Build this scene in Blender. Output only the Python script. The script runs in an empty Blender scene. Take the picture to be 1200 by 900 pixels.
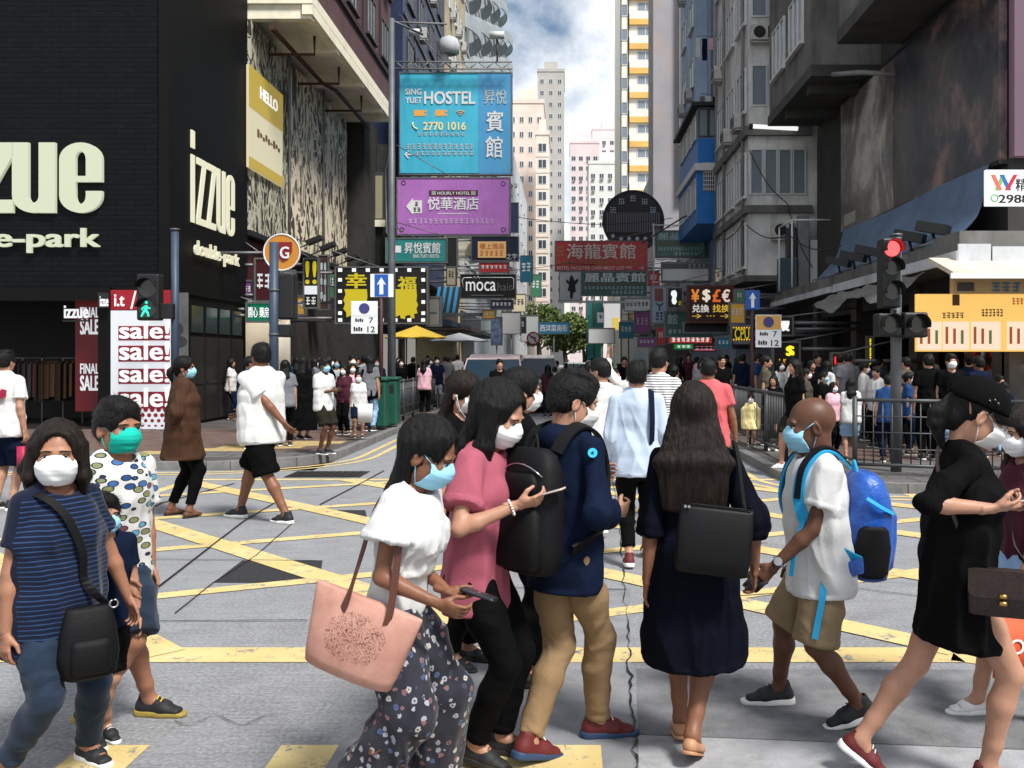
import bpy, bmesh, math, random
import numpy as np
from mathutils import Vector, Matrix
R = math.radians
sc = bpy.context.scene
col = sc.collection
random.seed(7)
# ---------------------------------------------------------------- camera
FPX, VPX, VPY, CAMH = 1100.0, 665.0, 420.0, 1.72      # focal length and vanishing point in photo pixels, eye height in metres
cam_data = bpy.data.cameras.new('camera')
cam = bpy.data.objects.new('camera', cam_data)
col.objects.link(cam)
cam.location = (0, 0, CAMH)
cam.rotation_euler = (R(90), 0, 0)
cam_data.sensor_width = 36
cam_data.lens = FPX / 1200 * 36
cam_data.shift_x = -(VPX - 600) / 1200
cam_data.shift_y = -(450 - VPY) / 1200
cam_data.clip_start = 0.1
cam_data.clip_end = 3000
sc.camera = cam
# ---------------------------------------------------------------- sky
SUN_EL, SUN_AZ = 54.0, 138.0       # degrees; azimuth clockwise from +Y (the street): behind the camera, to the right
w = bpy.data.worlds.new('World')
sc.world = w
w.use_nodes = True
nt = w.node_tree
nt.nodes.clear()
n_out = nt.nodes.new('ShaderNodeOutputWorld')
n_bg = nt.nodes.new('ShaderNodeBackground')
n_sky = nt.nodes.new('ShaderNodeTexSky')
n_sky.sky_type = 'NISHITA'
n_sky.sun_disc = False
n_sky.sun_elevation = R(SUN_EL)
n_sky.sun_rotation = R(SUN_AZ)
n_sky.air_density = 1.25
n_sky.dust_density = 0.15
n_sky.ozone_density = 1.4
n_tc = nt.nodes.new('ShaderNodeTexCoord')
n_map = nt.nodes.new('ShaderNodeMapping')
n_map.inputs['Location'].default_value = (0.84, 0.3, 0.46)
n_map.inputs['Scale'].default_value = (1.0, 1.0, 1.35)
n_no = nt.nodes.new('ShaderNodeTexNoise')
n_no.inputs['Scale'].default_value = 5.2
n_no.inputs['Detail'].default_value = 8
n_no.inputs['Roughness'].default_value = 0.55
n_no.inputs['Distortion'].default_value = 0.25
n_cr = nt.nodes.new('ShaderNodeValToRGB')
n_cr.color_ramp.elements[0].position = 0.37
n_cr.color_ramp.elements[1].position = 0.60
n_mix = nt.nodes.new('ShaderNodeMix')
n_mix.data_type = 'RGBA'
n_mix.inputs[7].default_value = (13.0, 13.1, 13.4, 1)      # sunlit cloud
nt.links.new(n_tc.outputs['Generated'], n_map.inputs['Vector'])
nt.links.new(n_map.outputs['Vector'], n_no.inputs['Vector'])
nt.links.new(n_no.outputs['Fac'], n_cr.inputs['Fac'])
nt.links.new(n_cr.outputs['Color'], n_mix.inputs[0])
nt.links.new(n_sky.outputs['Color'], n_mix.inputs[6])
nt.links.new(n_mix.outputs[2], n_bg.inputs['Color'])
n_bg.inputs['Strength'].default_value = 0.085
nt.links.new(n_bg.outputs['Background'], n_out.inputs['Surface'])
# ---------------------------------------------------------------- sun, softened by thin cloud
sun_data = bpy.data.lights.new('sun', 'SUN')
sun_data.energy = 4.5
sun_data.angle = R(13)
sun_data.color = (1.0, 0.97, 0.92)
sun = bpy.data.objects.new('sun', sun_data)
col.objects.link(sun)
_az, _el = R(SUN_AZ), R(SUN_EL)
_to_sun = Vector((math.sin(_az) * math.cos(_el), math.cos(_az) * math.cos(_el), math.sin(_el)))
sun.rotation_euler = _to_sun.to_track_quat('Z', 'Y').to_euler()
# ---------------------------------------------------------------- exposure
sc.view_settings.view_transform = 'Standard'
sc.view_settings.look = 'None'
sc.view_settings.exposure = 0.26
sc.view_settings.gamma = 1.0
sc.view_settings.use_curve_mapping = False
sc.render.engine = 'CYCLES'
sc.cycles.use_denoising = True
sc.cycles.max_bounces = 6
sc.cycles.diffuse_bounces = 3
sc.cycles.glossy_bounces = 3
sc.cycles.transmission_bounces = 4
sc.cycles.transparent_max_bounces = 6
sc.cycles.caustics_reflective = False
sc.cycles.caustics_refractive = False
sc.cycles.sample_clamp_indirect = 6
def PX(px, Y):
 return (px - VPX) / FPX * Y
def PZ(py, Y):
 return CAMH - (py - VPY) / FPX * Y
def GY(py, z=0.0):
 return (CAMH - z) * FPX / (py - VPY)
def sz(n, Y):
 return n / FPX * Y
# ---------------------------------------------------------------- objects, tags
def tag(o, label=None, cat=None, group=None, kind=None):
 if label:
  o['label'] = label
 if cat:
  o['category'] = cat
 if group:
  o['group'] = group
 if kind:
  o['kind'] = kind
 return o
def empty(name, loc=(0, 0, 0), rz=0.0, label=None, cat=None, group=None, parent=None):
 o = bpy.data.objects.new(name, None)
 o.empty_display_size = 0.2
 col.objects.link(o)
 o.location = loc
 o.rotation_euler = (0, 0, rz)
 o.parent = parent
 return tag(o, label, cat, group)
def link(name, me, mats=None, parent=None, smooth=False):
 o = bpy.data.objects.new(name, me)
 col.objects.link(o)
 if mats is not None:
  if not isinstance(mats, (list, tuple)):
   mats = [mats]
  if not me.materials:
   for m in mats:
    me.materials.append(m)
 if parent is not None:
  o.parent = parent
 if smooth and len(me.polygons):
  me.polygons.foreach_set('use_smooth', [True] * len(me.polygons))
 return o
def dup(o, parent=None, loc=None, rz=None):
 c = o.copy()
 col.objects.link(c)
 c.parent = parent
 if loc is not None:
  c.location = loc
 if rz is not None:
  c.rotation_euler = (0, 0, rz)
 for ch in list(o.children):
  dup(ch, c)
 return c
class MB:
 def __init__(s):
  s.v, s.f, s.m, s.sm = [], [], [], []
 def add(s, vs, fs, mi=0, smooth=False):
  b = len(s.v)
  s.v += [tuple(v) for v in vs]
  for f in fs:
   s.f.append(tuple(b + i for i in f))
   s.m.append(mi)
   s.sm.append(smooth)
  return s
 def box(s, x0, x1, y0, y1, z0, z1, mi=0, bev=0.0):
  if bev <= 0:
   vs = [(x, y, z) for z in (z0, z1) for y in (y0, y1) for x in (x0, x1)]
   fs = [(0, 2, 3, 1), (4, 5, 7, 6), (0, 1, 5, 4), (2, 6, 7, 3), (0, 4, 6, 2), (1, 3, 7, 5)]
   return s.add(vs, fs, mi)
  b = bev
  bm = bmesh.new()
  bmesh.ops.create_cube(bm, size=1.0)
  for v in bm.verts:
   v.co = Vector(((x0 + x1) / 2 + v.co.x * (x1 - x0), (y0 + y1) / 2 + v.co.y * (y1 - y0), (z0 + z1) / 2 + v.co.z * (z1 - z0)))
  bmesh.ops.bevel(bm, geom=bm.edges[:], offset=b, segments=2, affect='EDGES', profile=0.5)
  bm.verts.index_update()
  s.add([v.co for v in bm.verts], [[v.index for v in f.verts] for f in bm.faces], mi)
  bm.free()
  return s
 def cbox(s, c, d, mi=0, bev=0.0):
  return s.box(c[0] - d[0] / 2, c[0] + d[0] / 2, c[1] - d[1] / 2, c[1] + d[1] / 2, c[2] - d[2] / 2, c[2] + d[2] / 2, mi, bev)
 def prism(s, poly, axis, a, b, mi=0):
  def pt(p, q, t):
   return {'x': (t, p, q), 'y': (p, t, q), 'z': (p, q, t)}[axis]
  n = len(poly)
  vs = [pt(p, q, a) for p, q in poly] + [pt(p, q, b) for p, q in poly]
  fs = [tuple(range(n)), tuple(range(2 * n - 1, n - 1, -1))]
  fs += [(i, (i + 1) % n, n + (i + 1) % n, n + i) for i in range(n)]
  return s.add(vs, fs, mi)
 def tube(s, pts, r, n=8, mi=0, closed=False, flat=None, up=None):
  pts = [Vector(p) for p in pts]
  k = len(pts)
  vs, fs = [], []
  prev = None
  for i, p in enumerate(pts):
   if closed:
    d = pts[(i + 1) % k] - pts[i - 1]
   else:
    d = pts[min(i + 1, k - 1)] - pts[max(i - 1, 0)]
   d.normalize()
   if up is not None:
    u = up[i] if isinstance(up, (list, tuple)) and not isinstance(up[0], (int, float)) else up
    u = Vector(u)
   else:
    u = prev if prev is not None else (Vector((0, 0, 1)) if abs(d.z) < 0.9 else Vector((0, 1, 0)))
   a = d.cross(u)
   if a.length < 1e-5:
    a = d.cross(Vector((0.3, 0.7, 0.2)))
   a.normalize()
   b = a.cross(d).normalized()
   prev = b
   ri = r[i] if isinstance(r, (list, tuple)) else r
   if flat:
    for sx, sy in ((1, 1), (-1, 1), (-1, -1), (1, -1)):
     vs.append(p + a * (flat[0] / 2 * sx) + b * (flat[1] / 2 * sy))
   else:
    for j in range(n):
     t = 2 * math.pi * j / n
     vs.append(p + a * (math.cos(t) * ri) + b * (math.sin(t) * ri))
  m = 4 if flat else n
  for i in range(k if closed else k - 1):
   for j in range(m):
    i2 = (i + 1) % k
    fs.append((i * m + j, i * m + (j + 1) % m, i2 * m + (j + 1) % m, i2 * m + j))
  s.add(vs, fs, mi, smooth=not flat)
  if not closed:
   b = len(s.v) - len(vs)
   for f in (tuple(range(m - 1, -1, -1)), tuple((k - 1) * m + j for j in range(m))):
    s.f.append(tuple(b + i for i in f))
    s.m.append(mi)
    s.sm.append(False)
  return s
 def cyl(s, c0, c1, r0, r1=None, n=16, mi=0):
  return s.tube([c0, c1], [r0, r0 if r1 is None else r1], n, mi)
 def disc(s, c, r, axis='y', th=0.02, n=32, mi=0):
  c = Vector(c)
  d = {'x': Vector((1, 0, 0)), 'y': Vector((0, 1, 0)), 'z': Vector((0, 0, 1))}[axis]
  return s.tube([c - d * th / 2, c + d * th / 2], r, n, mi)
 def lathe(s, prof, c=(0, 0, 0), n=20, mi=0):
  vs = [(c[0] + r * math.cos(2 * math.pi * j / n), c[1] + r * math.sin(2 * math.pi * j / n), c[2] + z) for r, z in prof for j in range(n)]
  fs = []
  for i in range(len(prof) - 1):
   for j in range(n):
    fs.append((i * n + j, i * n + (j + 1) % n, (i + 1) * n + (j + 1) % n, (i + 1) * n + j))
  return s.add(vs, fs, mi, smooth=True)
 def data(s, name):
  me = bpy.data.meshes.new(name)
  me.from_pydata(s.v, [], s.f)
  me.polygons.foreach_set('material_index', s.m)
  me.polygons.foreach_set('use_smooth', s.sm)
  me.update()
  return me
 def build(s, name, mats, parent=None):
  me = s.data(name)
  return link(name, me, mats, parent)
# ---------------------------------------------------------------- materials
MATS = {}
def rgb(c):
 return (c[0], c[1], c[2], 1)
def srgb(r, g, b):
 f = lambda c: (c / 255 / 12.92) if c / 255 <= 0.04045 else ((c / 255 + 0.055) / 1.055) ** 2.4
 return (f(r), f(g), f(b))
class NT:
 def __init__(s, m):
  s.t = m.node_tree
  s.b = s.t.nodes['Principled BSDF']
 def n(s, typ, **kw):
  x = s.t.nodes.new('ShaderNode' + typ)
  for k, v in kw.items():
   if k.startswith('_'):
    setattr(x, k[1:], v)
   else:
    x.inputs[k.replace('__', ' ')].default_value = v
  return x
 def l(s, a, b):
  s.t.links.new(a, b)
 def ramp(s, fac, stops):
  x = s.t.nodes.new('ShaderNodeValToRGB')
  e = x.color_ramp.elements
  while len(e) < len(stops):
   e.new(0.5)
  for el, (p, c) in zip(e, stops):
   el.position = p
   el.color = rgb(c) if len(c) == 3 else c
  s.l(fac, x.inputs['Fac'])
  return x.outputs['Color']
 def mix(s, fac, a, b, mode='MIX'):
  x = s.t.nodes.new('ShaderNodeMix')
  x.data_type = 'RGBA'
  x.blend_type = mode
  for i, v in ((0, fac), (6, a), (7, b)):
   if hasattr(v, 'is_linked') or hasattr(v, 'links'):
    s.l(v, x.inputs[i])
   else:
    x.inputs[i].default_value = v if i == 0 else rgb(v)
  return x.outputs[2]
 def math(s, op, a, b=0.0, c=0.0):
  x = s.t.nodes.new('ShaderNodeMath')
  x.operation = op
  for i, v in enumerate((a, b, c)):
   if hasattr(v, 'links'):
    s.l(v, x.inputs[i])
   else:
    x.inputs[i].default_value = v
  return x.outputs[0]
 def coord(s, scale=(1, 1, 1), rot=(0, 0, 0), loc=(0, 0, 0), kind='Object'):
  tc = s.t.nodes.new('ShaderNodeTexCoord')
  mp = s.t.nodes.new('ShaderNodeMapping')
  mp.inputs['Scale'].default_value = scale
  mp.inputs['Rotation'].default_value = rot
  mp.inputs['Location'].default_value = loc
  s.l(tc.outputs[kind], mp.inputs['Vector'])
  return mp.outputs['Vector']
 def noise(s, vec, scale=5, detail=4, rough=0.55, dist=0.0):
  x = s.n('TexNoise', Scale=scale, Detail=detail, Roughness=rough, Distortion=dist)
  s.l(vec, x.inputs['Vector'])
  return x.outputs['Fac']
 def bump(s, h, strength=0.3, dist=0.01):
  x = s.n('Bump', Strength=strength, Distance=dist)
  s.l(h, x.inputs['Height'])
  s.l(x.outputs['Normal'], s.b.inputs['Normal'])
def newmat(name):
 m = bpy.data.materials.new(name)
 m.use_nodes = True
 return m, NT(m)
def mat(name, c=(0.5, 0.5, 0.5), rough=0.6, metal=0.0, spec=0.4, var=0.0, vscale=3.0, bump=0.0, bscale=40.0, bdist=0.01, emit=None, es=1.0, coat=0.0, sheen=0.0, dirt=0.0, dcol=(0.02, 0.018, 0.015), streak=False, sss=0.0):
 if name in MATS:
  return MATS[name]
 m, N = newmat(name)
 b = N.b
 b.inputs['Base Color'].default_value = rgb(c)
 b.inputs['Roughness'].default_value = rough
 b.inputs['Metallic'].default_value = metal
 b.inputs['Specular IOR Level'].default_value = spec
 b.inputs['Coat Weight'].default_value = coat
 b.inputs['Sheen Weight'].default_value = sheen
 if sss:
  b.inputs['Subsurface Weight'].default_value = sss
  b.inputs['Subsurface Radius'].default_value = (0.012, 0.005, 0.003)
  b.inputs['Subsurface Scale'].default_value = 1.0
 out = None
 if var or dirt:
  v = N.coord()
  f = N.noise(v, vscale, 6, 0.6)
  lo = tuple(x * (1 - var) for x in c)
  hi = tuple(min(1, x * (1 + var)) for x in c)
  out = N.ramp(f, [(0.3, lo), (0.7, hi)])
  if dirt:
   v2 = N.coord(scale=(1, 1, 0.16) if streak else (1, 1, 1), loc=(3, 1, 2))
   f2 = N.noise(v2, vscale * 1.7, 8, 0.68)
   f3 = N.ramp(f2, [(0.5, (0, 0, 0)), (0.75, (dirt, dirt, dirt))])
   out = N.mix(f3, out, dcol)
  N.l(out, b.inputs['Base Color'])
 if bump:
  v = N.coord()
  N.bump(N.noise(v, bscale, 5, 0.6), bump, bdist)
 if emit is not None:
  b.inputs['Emission Color'].default_value = rgb(emit)
  b.inputs['Emission Strength'].default_value = es
 MATS[name] = m
 return m
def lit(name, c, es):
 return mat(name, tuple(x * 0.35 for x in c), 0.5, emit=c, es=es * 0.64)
# ---------------------------------------------------------------- lettering: built-in font, made into meshes
_txt_cache = {}
def text_mesh(body, bold=0.0, thick=0.02, shear=0.0, spacing=1.0):
 key = (body, bold, thick, shear, spacing)
 if key in _txt_cache:
  return _txt_cache[key]
 c = bpy.data.curves.new('lettering', 'FONT')
 c.body = body
 c.size = 1.0
 c.extrude = thick / 2
 c.shear = shear
 c.space_character = spacing
 c.resolution_u = 3
 o = bpy.data.objects.new('lettering', c)
 col.objects.link(o)
 dg = bpy.context.evaluated_depsgraph_get()
 me = o.evaluated_get(dg).to_mesh()
 vs = np.array([v.co for v in me.vertices]) if len(me.vertices) else np.zeros((0, 3))
 fs = [tuple(p.vertices) for p in me.polygons]
 o.evaluated_get(dg).to_mesh_clear()
 bpy.data.objects.remove(o)
 bpy.data.curves.remove(c)
 if len(vs):
  vs = np.stack([vs[:, 0], -vs[:, 2], vs[:, 1]], 1)     # stand it up, front to -y
  if bold:
   n = len(vs)
   sh = [(-bold, -bold * .6), (bold, -bold * .6), (-bold, bold * .6), (bold, bold * .6), (0, 0)]
   allv, allf = [], []
   for i, (dx, dz) in enumerate(sh):
    allv.append(vs + np.array([dx, i * 0.0012, dz]))
    allf += [tuple(k + i * n for k in f) for f in fs]
   vs, fs = np.concatenate(allv), allf
  lo, hi = vs.min(0), vs.max(0)
 else:
  lo = hi = np.zeros(3)
 _txt_cache[key] = (vs, fs, lo, hi)
 return _txt_cache[key]
def lettering(name, body, box, material, parent=None, y=0.0, bold=0.0, thick=0.02, axis='front', keep=False, shear=0.0, spacing=1.0):
 vs, fs, lo, hi = text_mesh(body, bold, thick, shear, spacing)
 if not len(vs):
  return None
 x0, x1, z0, z1 = box
 sx = (abs(x1 - x0)) / max(hi[0] - lo[0], 1e-6)
 szz = (z1 - z0) / max(hi[2] - lo[2], 1e-6)
 if keep:
  sx = szz = min(sx, szz)
 cx, cz = (lo[0] + hi[0]) / 2, (lo[2] + hi[2]) / 2
 u = (vs[:, 0] - cx) * sx
 t = (vs[:, 1] - hi[1]) * min(sx, szz)
 z = (vs[:, 2] - cz) * szz + (z0 + z1) / 2
 if axis == 'front':
  out = np.stack([u + (x0 + x1) / 2, t + y, z], 1)
 elif axis == 'left':        # sign on a wall facing -x, camera reads from -x; text runs from far (large y) to near
  out = np.stack([t + y, -u + (x0 + x1) / 2, z], 1)
 else:                        # wall facing +x: text runs from near (small y) to far
  out = np.stack([-t + y, u + (x0 + x1) / 2, z], 1)
 me = bpy.data.meshes.new(name)
 me.from_pydata([tuple(v) for v in out], [], fs)
 me.update()
 return link(name, me, material, parent)
# ================================================================ implicit-surface modelling (bodies, cloth, bags)
def V3(*a):
 return np.array(a, float)
def unit(v):
 v = np.asarray(v, float)
 return v / max(np.linalg.norm(v), 1e-9)
def rotm(axis, deg):
 return np.array(Matrix.Rotation(R(deg), 3, Vector(axis)))
_rng = np.random.RandomState(11)
_LAT = _rng.rand(48, 48, 48)
def vnoise(p):
 i = np.floor(p).astype(int)
 f = p - i
 f = f * f * (3 - 2 * f)
 r = 0
 for dx in (0, 1):
  for dy in (0, 1):
   for dz in (0, 1):
    wgt = (f[:, 0] if dx else 1 - f[:, 0]) * (f[:, 1] if dy else 1 - f[:, 1]) * (f[:, 2] if dz else 1 - f[:, 2])
    r = r + wgt * _LAT[(i[:, 0] + dx) % 48, (i[:, 1] + dy) % 48, (i[:, 2] + dz) % 48]
 return r * 2 - 1
def folds(p, sc3=(8, 8, 5), seed=0.0, dirs=((.35, .2, 1), (-.4, .25, 1))):
 q0 = p * np.array(sc3) + seed
 wv = vnoise(q0 * .45 + 7.3)
 out = 0
 for i, d in enumerate(dirs):
  d = unit(d)
  q = q0 + wv[:, None] * .8
  q = (q - np.outer(q @ d, d) * .72) * 1.5 + i * 11.7
  a = 1 - np.abs(vnoise(q)) * 2.4
  out = out + np.clip(a, -1, 1) * (.62 if i == 0 else .38)
 return out * .85 + vnoise(q0 * .8 + 3.1) * .4
def strands(V, F, p, n, kind, seed):
 rs = np.random.RandomState(seed)
 N = vnormals(V, F)
 from mathutils.kdtree import KDTree
 kd = KDTree(len(V))
 for i, v in enumerate(V):
  kd.insert(v, i)
 kd.balance()
 vs, fs = [], []
 crown = p.hc + p.Rh @ V3(0, -.03, .12) * p.hs
 for _ in range(n):
  i = rs.randint(len(V))
  c = V[i].copy()
  st = .016 if kind == 'long' else .007
  k = rs.randint(5, 9)
  d0 = V3(0, 0, -1) + rs.normal(0, .10, 3) if kind == 'long' else unit(c - crown) + N[i] * rs.uniform(-.1, .8) + rs.normal(0, .35, 3)
  pts = []
  for s_ in range(k):
   _, i, _ = kd.find(c)
   nn = N[i]
   t = unit(d0 - nn * d0.dot(nn) * (.97 if kind == 'long' else .55))
   lift = (.0022 + .0012 * rs.rand()) if kind == 'long' else .001 * s_
   pts.append((V[i] * .5 + c * .5 + nn * lift, t, nn))
   c = (V[i] * .5 + c * .5 if kind == 'long' else c) + t * st
  w0 = rs.uniform(.0009, .0019)
  b = len(vs)
  for s_, (q, t, nn) in enumerate(pts):
   sd = unit(np.cross(t, nn)) * w0 * (1 - .85 * s_ / (k - 1))
   vs += [q - sd, q + sd]
  fs += [(b + 2 * s_, b + 2 * s_ + 1, b + 2 * s_ + 3, b + 2 * s_ + 2) for s_ in range(k - 1)]
 return np.array(vs), np.array(fs)
def smin(a, b, k):
 if k <= 0:
  return np.minimum(a, b)
 h = np.clip(0.5 + 0.5 * (b - a) / k, 0, 1)
 return b + (a - b) * h - k * h * (1 - h)
class SDF:
 def __init__(s):
  s.ops = []
 def cone(s, a, b, ra, rb, k=0.02, u=None, mode='+', cut=False):
  a, b = np.asarray(a, float), np.asarray(b, float)
  ra = (ra, ra) if np.isscalar(ra) else ra
  rb = (rb, rb) if np.isscalar(rb) else rb
  L = np.linalg.norm(b - a)
  w_ = (b - a) / max(L, 1e-9) if L > 1e-6 else V3(0, 0, 1)
  if u is None:
   u = V3(1, 0, 0) if abs(w_[0]) < 0.9 else V3(0, 1, 0)
  u = np.asarray(u, float)
  u = unit(u - w_ * u.dot(w_))
  v = np.cross(w_, u)
  m = max(ra + rb) if isinstance(ra, tuple) else max(max(ra), max(rb))
  lo, hi = np.minimum(a, b) - m, np.maximum(a, b) + m
  def fn(X, Y, Z):
   qx, qy, qz = X - a[0], Y - a[1], Z - a[2]
   h = qx * w_[0] + qy * w_[1] + qz * w_[2]
   t = np.clip(h / max(L, 1e-9), 0, 1)
   cu = qx * u[0] + qy * u[1] + qz * u[2]
   cv = qx * v[0] + qy * v[1] + qz * v[2]
   cw = h - t * L
   ru = ra[0] + (rb[0] - ra[0]) * t
   rv = ra[1] + (rb[1] - ra[1]) * t
   rm = np.minimum(ru, rv)
   d = (np.sqrt((cu / ru) ** 2 + (cv / rv) ** 2 + (cw / rm) ** 2) - 1) * rm
   return np.maximum(d, h - L) if cut else d
  s.ops.append((fn, lo, hi, k, mode))
  return s
 def chain(s, pts, rs, k=0.02, u=None, cut=False):
  for i in range(len(pts) - 1):
   s.cone(pts[i], pts[i + 1], rs[i], rs[i + 1], k, u, cut=cut and i == len(pts) - 2)
  return s
 def ell(s, c, r, k=0.02, Rm=None, mode='+'):
  c = np.asarray(c, float)
  r = np.asarray(r if not np.isscalar(r) else (r, r, r), float)
  Rm = np.eye(3) if Rm is None else Rm
  m = r.max()
  def fn(X, Y, Z):
   qx, qy, qz = X - c[0], Y - c[1], Z - c[2]
   e = [(qx * Rm[0, i] + qy * Rm[1, i] + qz * Rm[2, i]) / r[i] for i in range(3)]
   n = np.sqrt(e[0] ** 2 + e[1] ** 2 + e[2] ** 2)
   g = np.sqrt((e[0] / r[0]) ** 2 + (e[1] / r[1]) ** 2 + (e[2] / r[2]) ** 2)
   return n * (n - 1) / np.maximum(g, 1e-6)
  s.ops.append((fn, c - m, c + m, k, mode))
  return s
 def box(s, c, half, rad, k=0.0, Rm=None, mode='+'):
  c, half = np.asarray(c, float), np.asarray(half, float)
  Rm = np.eye(3) if Rm is None else Rm
  m = np.linalg.norm(half)
  def fn(X, Y, Z):
   qx, qy, qz = X - c[0], Y - c[1], Z - c[2]
   e = [np.abs(qx * Rm[0, i] + qy * Rm[1, i] + qz * Rm[2, i]) - half[i] + rad for i in range(3)]
   o = np.sqrt(sum(np.maximum(x, 0) ** 2 for x in e))
   return o + np.minimum(np.maximum(np.maximum(e[0], e[1]), e[2]), 0) - rad
  s.ops.append((fn, c - m, c + m, k, mode))
  return s
 def plane(s, c, n, k=0.0):
  c, n = np.asarray(c, float), unit(n)
  def fn(X, Y, Z):
   return (X - c[0]) * n[0] + (Y - c[1]) * n[1] + (Z - c[2]) * n[2]
  s.ops.append((fn, None, None, k, '&'))
  return s
 def mesh(s, h, smooth=0, disp=None):
  pos = [o for o in s.ops if o[4] == '+']
  lo = np.min([o[1] for o in pos], 0) - 3 * h
  hi = np.max([o[2] for o in pos], 0) + 3 * h
  n = np.ceil((hi - lo) / h).astype(int) + 1
  ax = [lo[i] + h * np.arange(n[i]) for i in range(3)]
  D = np.full(n, 1.0)
  for fn, a, b, k, mode in s.ops:
   if a is None:
    sl = [slice(0, n[i]) for i in range(3)]
   else:
    mg = k + 2.5 * h
    i0 = np.clip(np.floor((a - mg - lo) / h).astype(int), 0, n)
    i1 = np.clip(np.ceil((b + mg - lo) / h).astype(int) + 1, 0, n)
    if (i1 <= i0).any():
     continue
    sl = [slice(i0[i], i1[i]) for i in range(3)]
   X, Y, Z = ax[0][sl[0]][:, None, None], ax[1][sl[1]][None, :, None], ax[2][sl[2]][None, None, :]
   d = fn(X, Y, Z)
   S = tuple(sl)
   if mode == '+':
    D[S] = smin(D[S], d, k)
   elif mode == '-':
    D[S] = -smin(-D[S], d, k)
   else:
    D[S] = -smin(-D[S], -d, k)
  V, F = surface_nets(D, lo, h)
  if smooth:
   V = relax(V, F, smooth)
  if disp is not None and len(V):
   N = vnormals(V, F)
   V = V + N * disp(V, N)[:, None]
  return V, F
def surface_nets(D, lo, h):
 ins = D < 0
 nx, ny, nz = D.shape
 c = np.zeros((nx - 1, ny - 1, nz - 1), np.uint8)
 for dx in (0, 1):
  for dy in (0, 1):
   for dz in (0, 1):
    c += ins[dx:nx - 1 + dx, dy:ny - 1 + dy, dz:nz - 1 + dz]
 act = (c > 0) & (c < 8)
 idx = np.argwhere(act)
 if not len(idx):
  return np.zeros((0, 3)), np.zeros((0, 4), int)
 num = np.full(act.shape, -1, np.int64)
 num[act] = np.arange(len(idx))
 i, j, k = idx.T
 acc = np.zeros((len(idx), 3))
 cnt = np.zeros(len(idx))
 cor = {(a, b, d): D[i + a, j + b, k + d] for a in (0, 1) for b in (0, 1) for d in (0, 1)}
 for axis in range(3):
  o1, o2 = [q for q in range(3) if q != axis]
  for a in (0, 1):
   for b in (0, 1):
    p0 = [0, 0, 0]
    p0[o1], p0[o2] = a, b
    p1 = list(p0)
    p1[axis] = 1
    d0, d1 = cor[tuple(p0)], cor[tuple(p1)]
    cr = (d0 < 0) != (d1 < 0)
    t = np.where(cr, d0 / np.where(cr, d0 - d1, 1), 0)
    pt = np.zeros((len(idx), 3))
    pt[:, o1], pt[:, o2], pt[:, axis] = a, b, t
    acc += pt * cr[:, None]
    cnt += cr
 V = lo + h * (idx + acc / np.maximum(cnt, 1)[:, None])
 Fs = []
 for axis in range(3):
  o1, o2 = [(1, 2), (2, 0), (0, 1)][axis]
  sl0 = [slice(None)] * 3
  sl1 = [slice(None)] * 3
  sl0[axis] = slice(0, -1)
  sl1[axis] = slice(1, None)
  A, B = ins[tuple(sl0)], ins[tuple(sl1)]
  e = np.argwhere(A != B)
  if not len(e):
   continue
  ok = (e[:, o1] > 0) & (e[:, o2] > 0) & (e[:, o1] < D.shape[o1] - 1) & (e[:, o2] < D.shape[o2] - 1)
  e = e[ok]
  flip = ~A[tuple(e.T)]
  q = []
  for a, b in ((-1, -1), (0, -1), (0, 0), (-1, 0)):
   ee = e.copy()
   ee[:, o1] += a
   ee[:, o2] += b
   q.append(num[tuple(ee.T)])
  q = np.stack(q, 1)
  q[flip] = q[flip][:, ::-1]
  Fs.append(q)
 F = np.concatenate(Fs)
 return V, F[(F >= 0).all(1)]
def relax(V, F, n):
 E = np.concatenate([F[:, [0, 1]], F[:, [1, 2]], F[:, [2, 3]], F[:, [3, 0]]])
 for _ in range(n):
  acc = np.zeros_like(V)
  cnt = np.zeros(len(V))
  for a, b in ((0, 1), (1, 0)):
   for d in range(3):
    acc[:, d] += np.bincount(E[:, a], V[E[:, b], d], len(V))
   cnt += np.bincount(E[:, a], minlength=len(V))
  V = 0.5 * V + 0.5 * acc / np.maximum(cnt, 1)[:, None]
 return V
def vnormals(V, F):
 n = np.cross(V[F[:, 2]] - V[F[:, 0]], V[F[:, 3]] - V[F[:, 1]])
 N = np.zeros_like(V)
 for c in range(F.shape[1]):
  for d in range(3):
   N[:, d] += np.bincount(F[:, c], n[:, d], len(V))
 return N / np.maximum(np.linalg.norm(N, axis=1), 1e-12)[:, None]
def to_mesh(name, parts, mi=None):
 vs, fs, ms, b = [], [], [], 0
 for q, (V, F) in enumerate(parts):
  if not len(V):
   continue
  vs.append(V)
  fs.append(F + b)
  ms.append(np.full(len(F), (mi[q] if mi else 0)))
  b += len(V)
 V, F = np.concatenate(vs), np.concatenate(fs)
 me = bpy.data.meshes.new(name)
 me.vertices.add(len(V))
 me.vertices.foreach_set('co', V.astype(np.float32).ravel())
 me.loops.add(F.size)
 me.loops.foreach_set('vertex_index', F.astype(np.int32).ravel())
 me.polygons.add(len(F))
 me.polygons.foreach_set('loop_start', np.arange(0, F.size, 4, dtype=np.int32))
 me.polygons.foreach_set('loop_total', np.full(len(F), 4, dtype=np.int32))
 me.polygons.foreach_set('use_smooth', np.ones(len(F), bool))
 me.polygons.foreach_set('material_index', np.concatenate(ms).astype(np.int32))
 me.update(calc_edges=True)
 me.validate()
 return me
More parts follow.
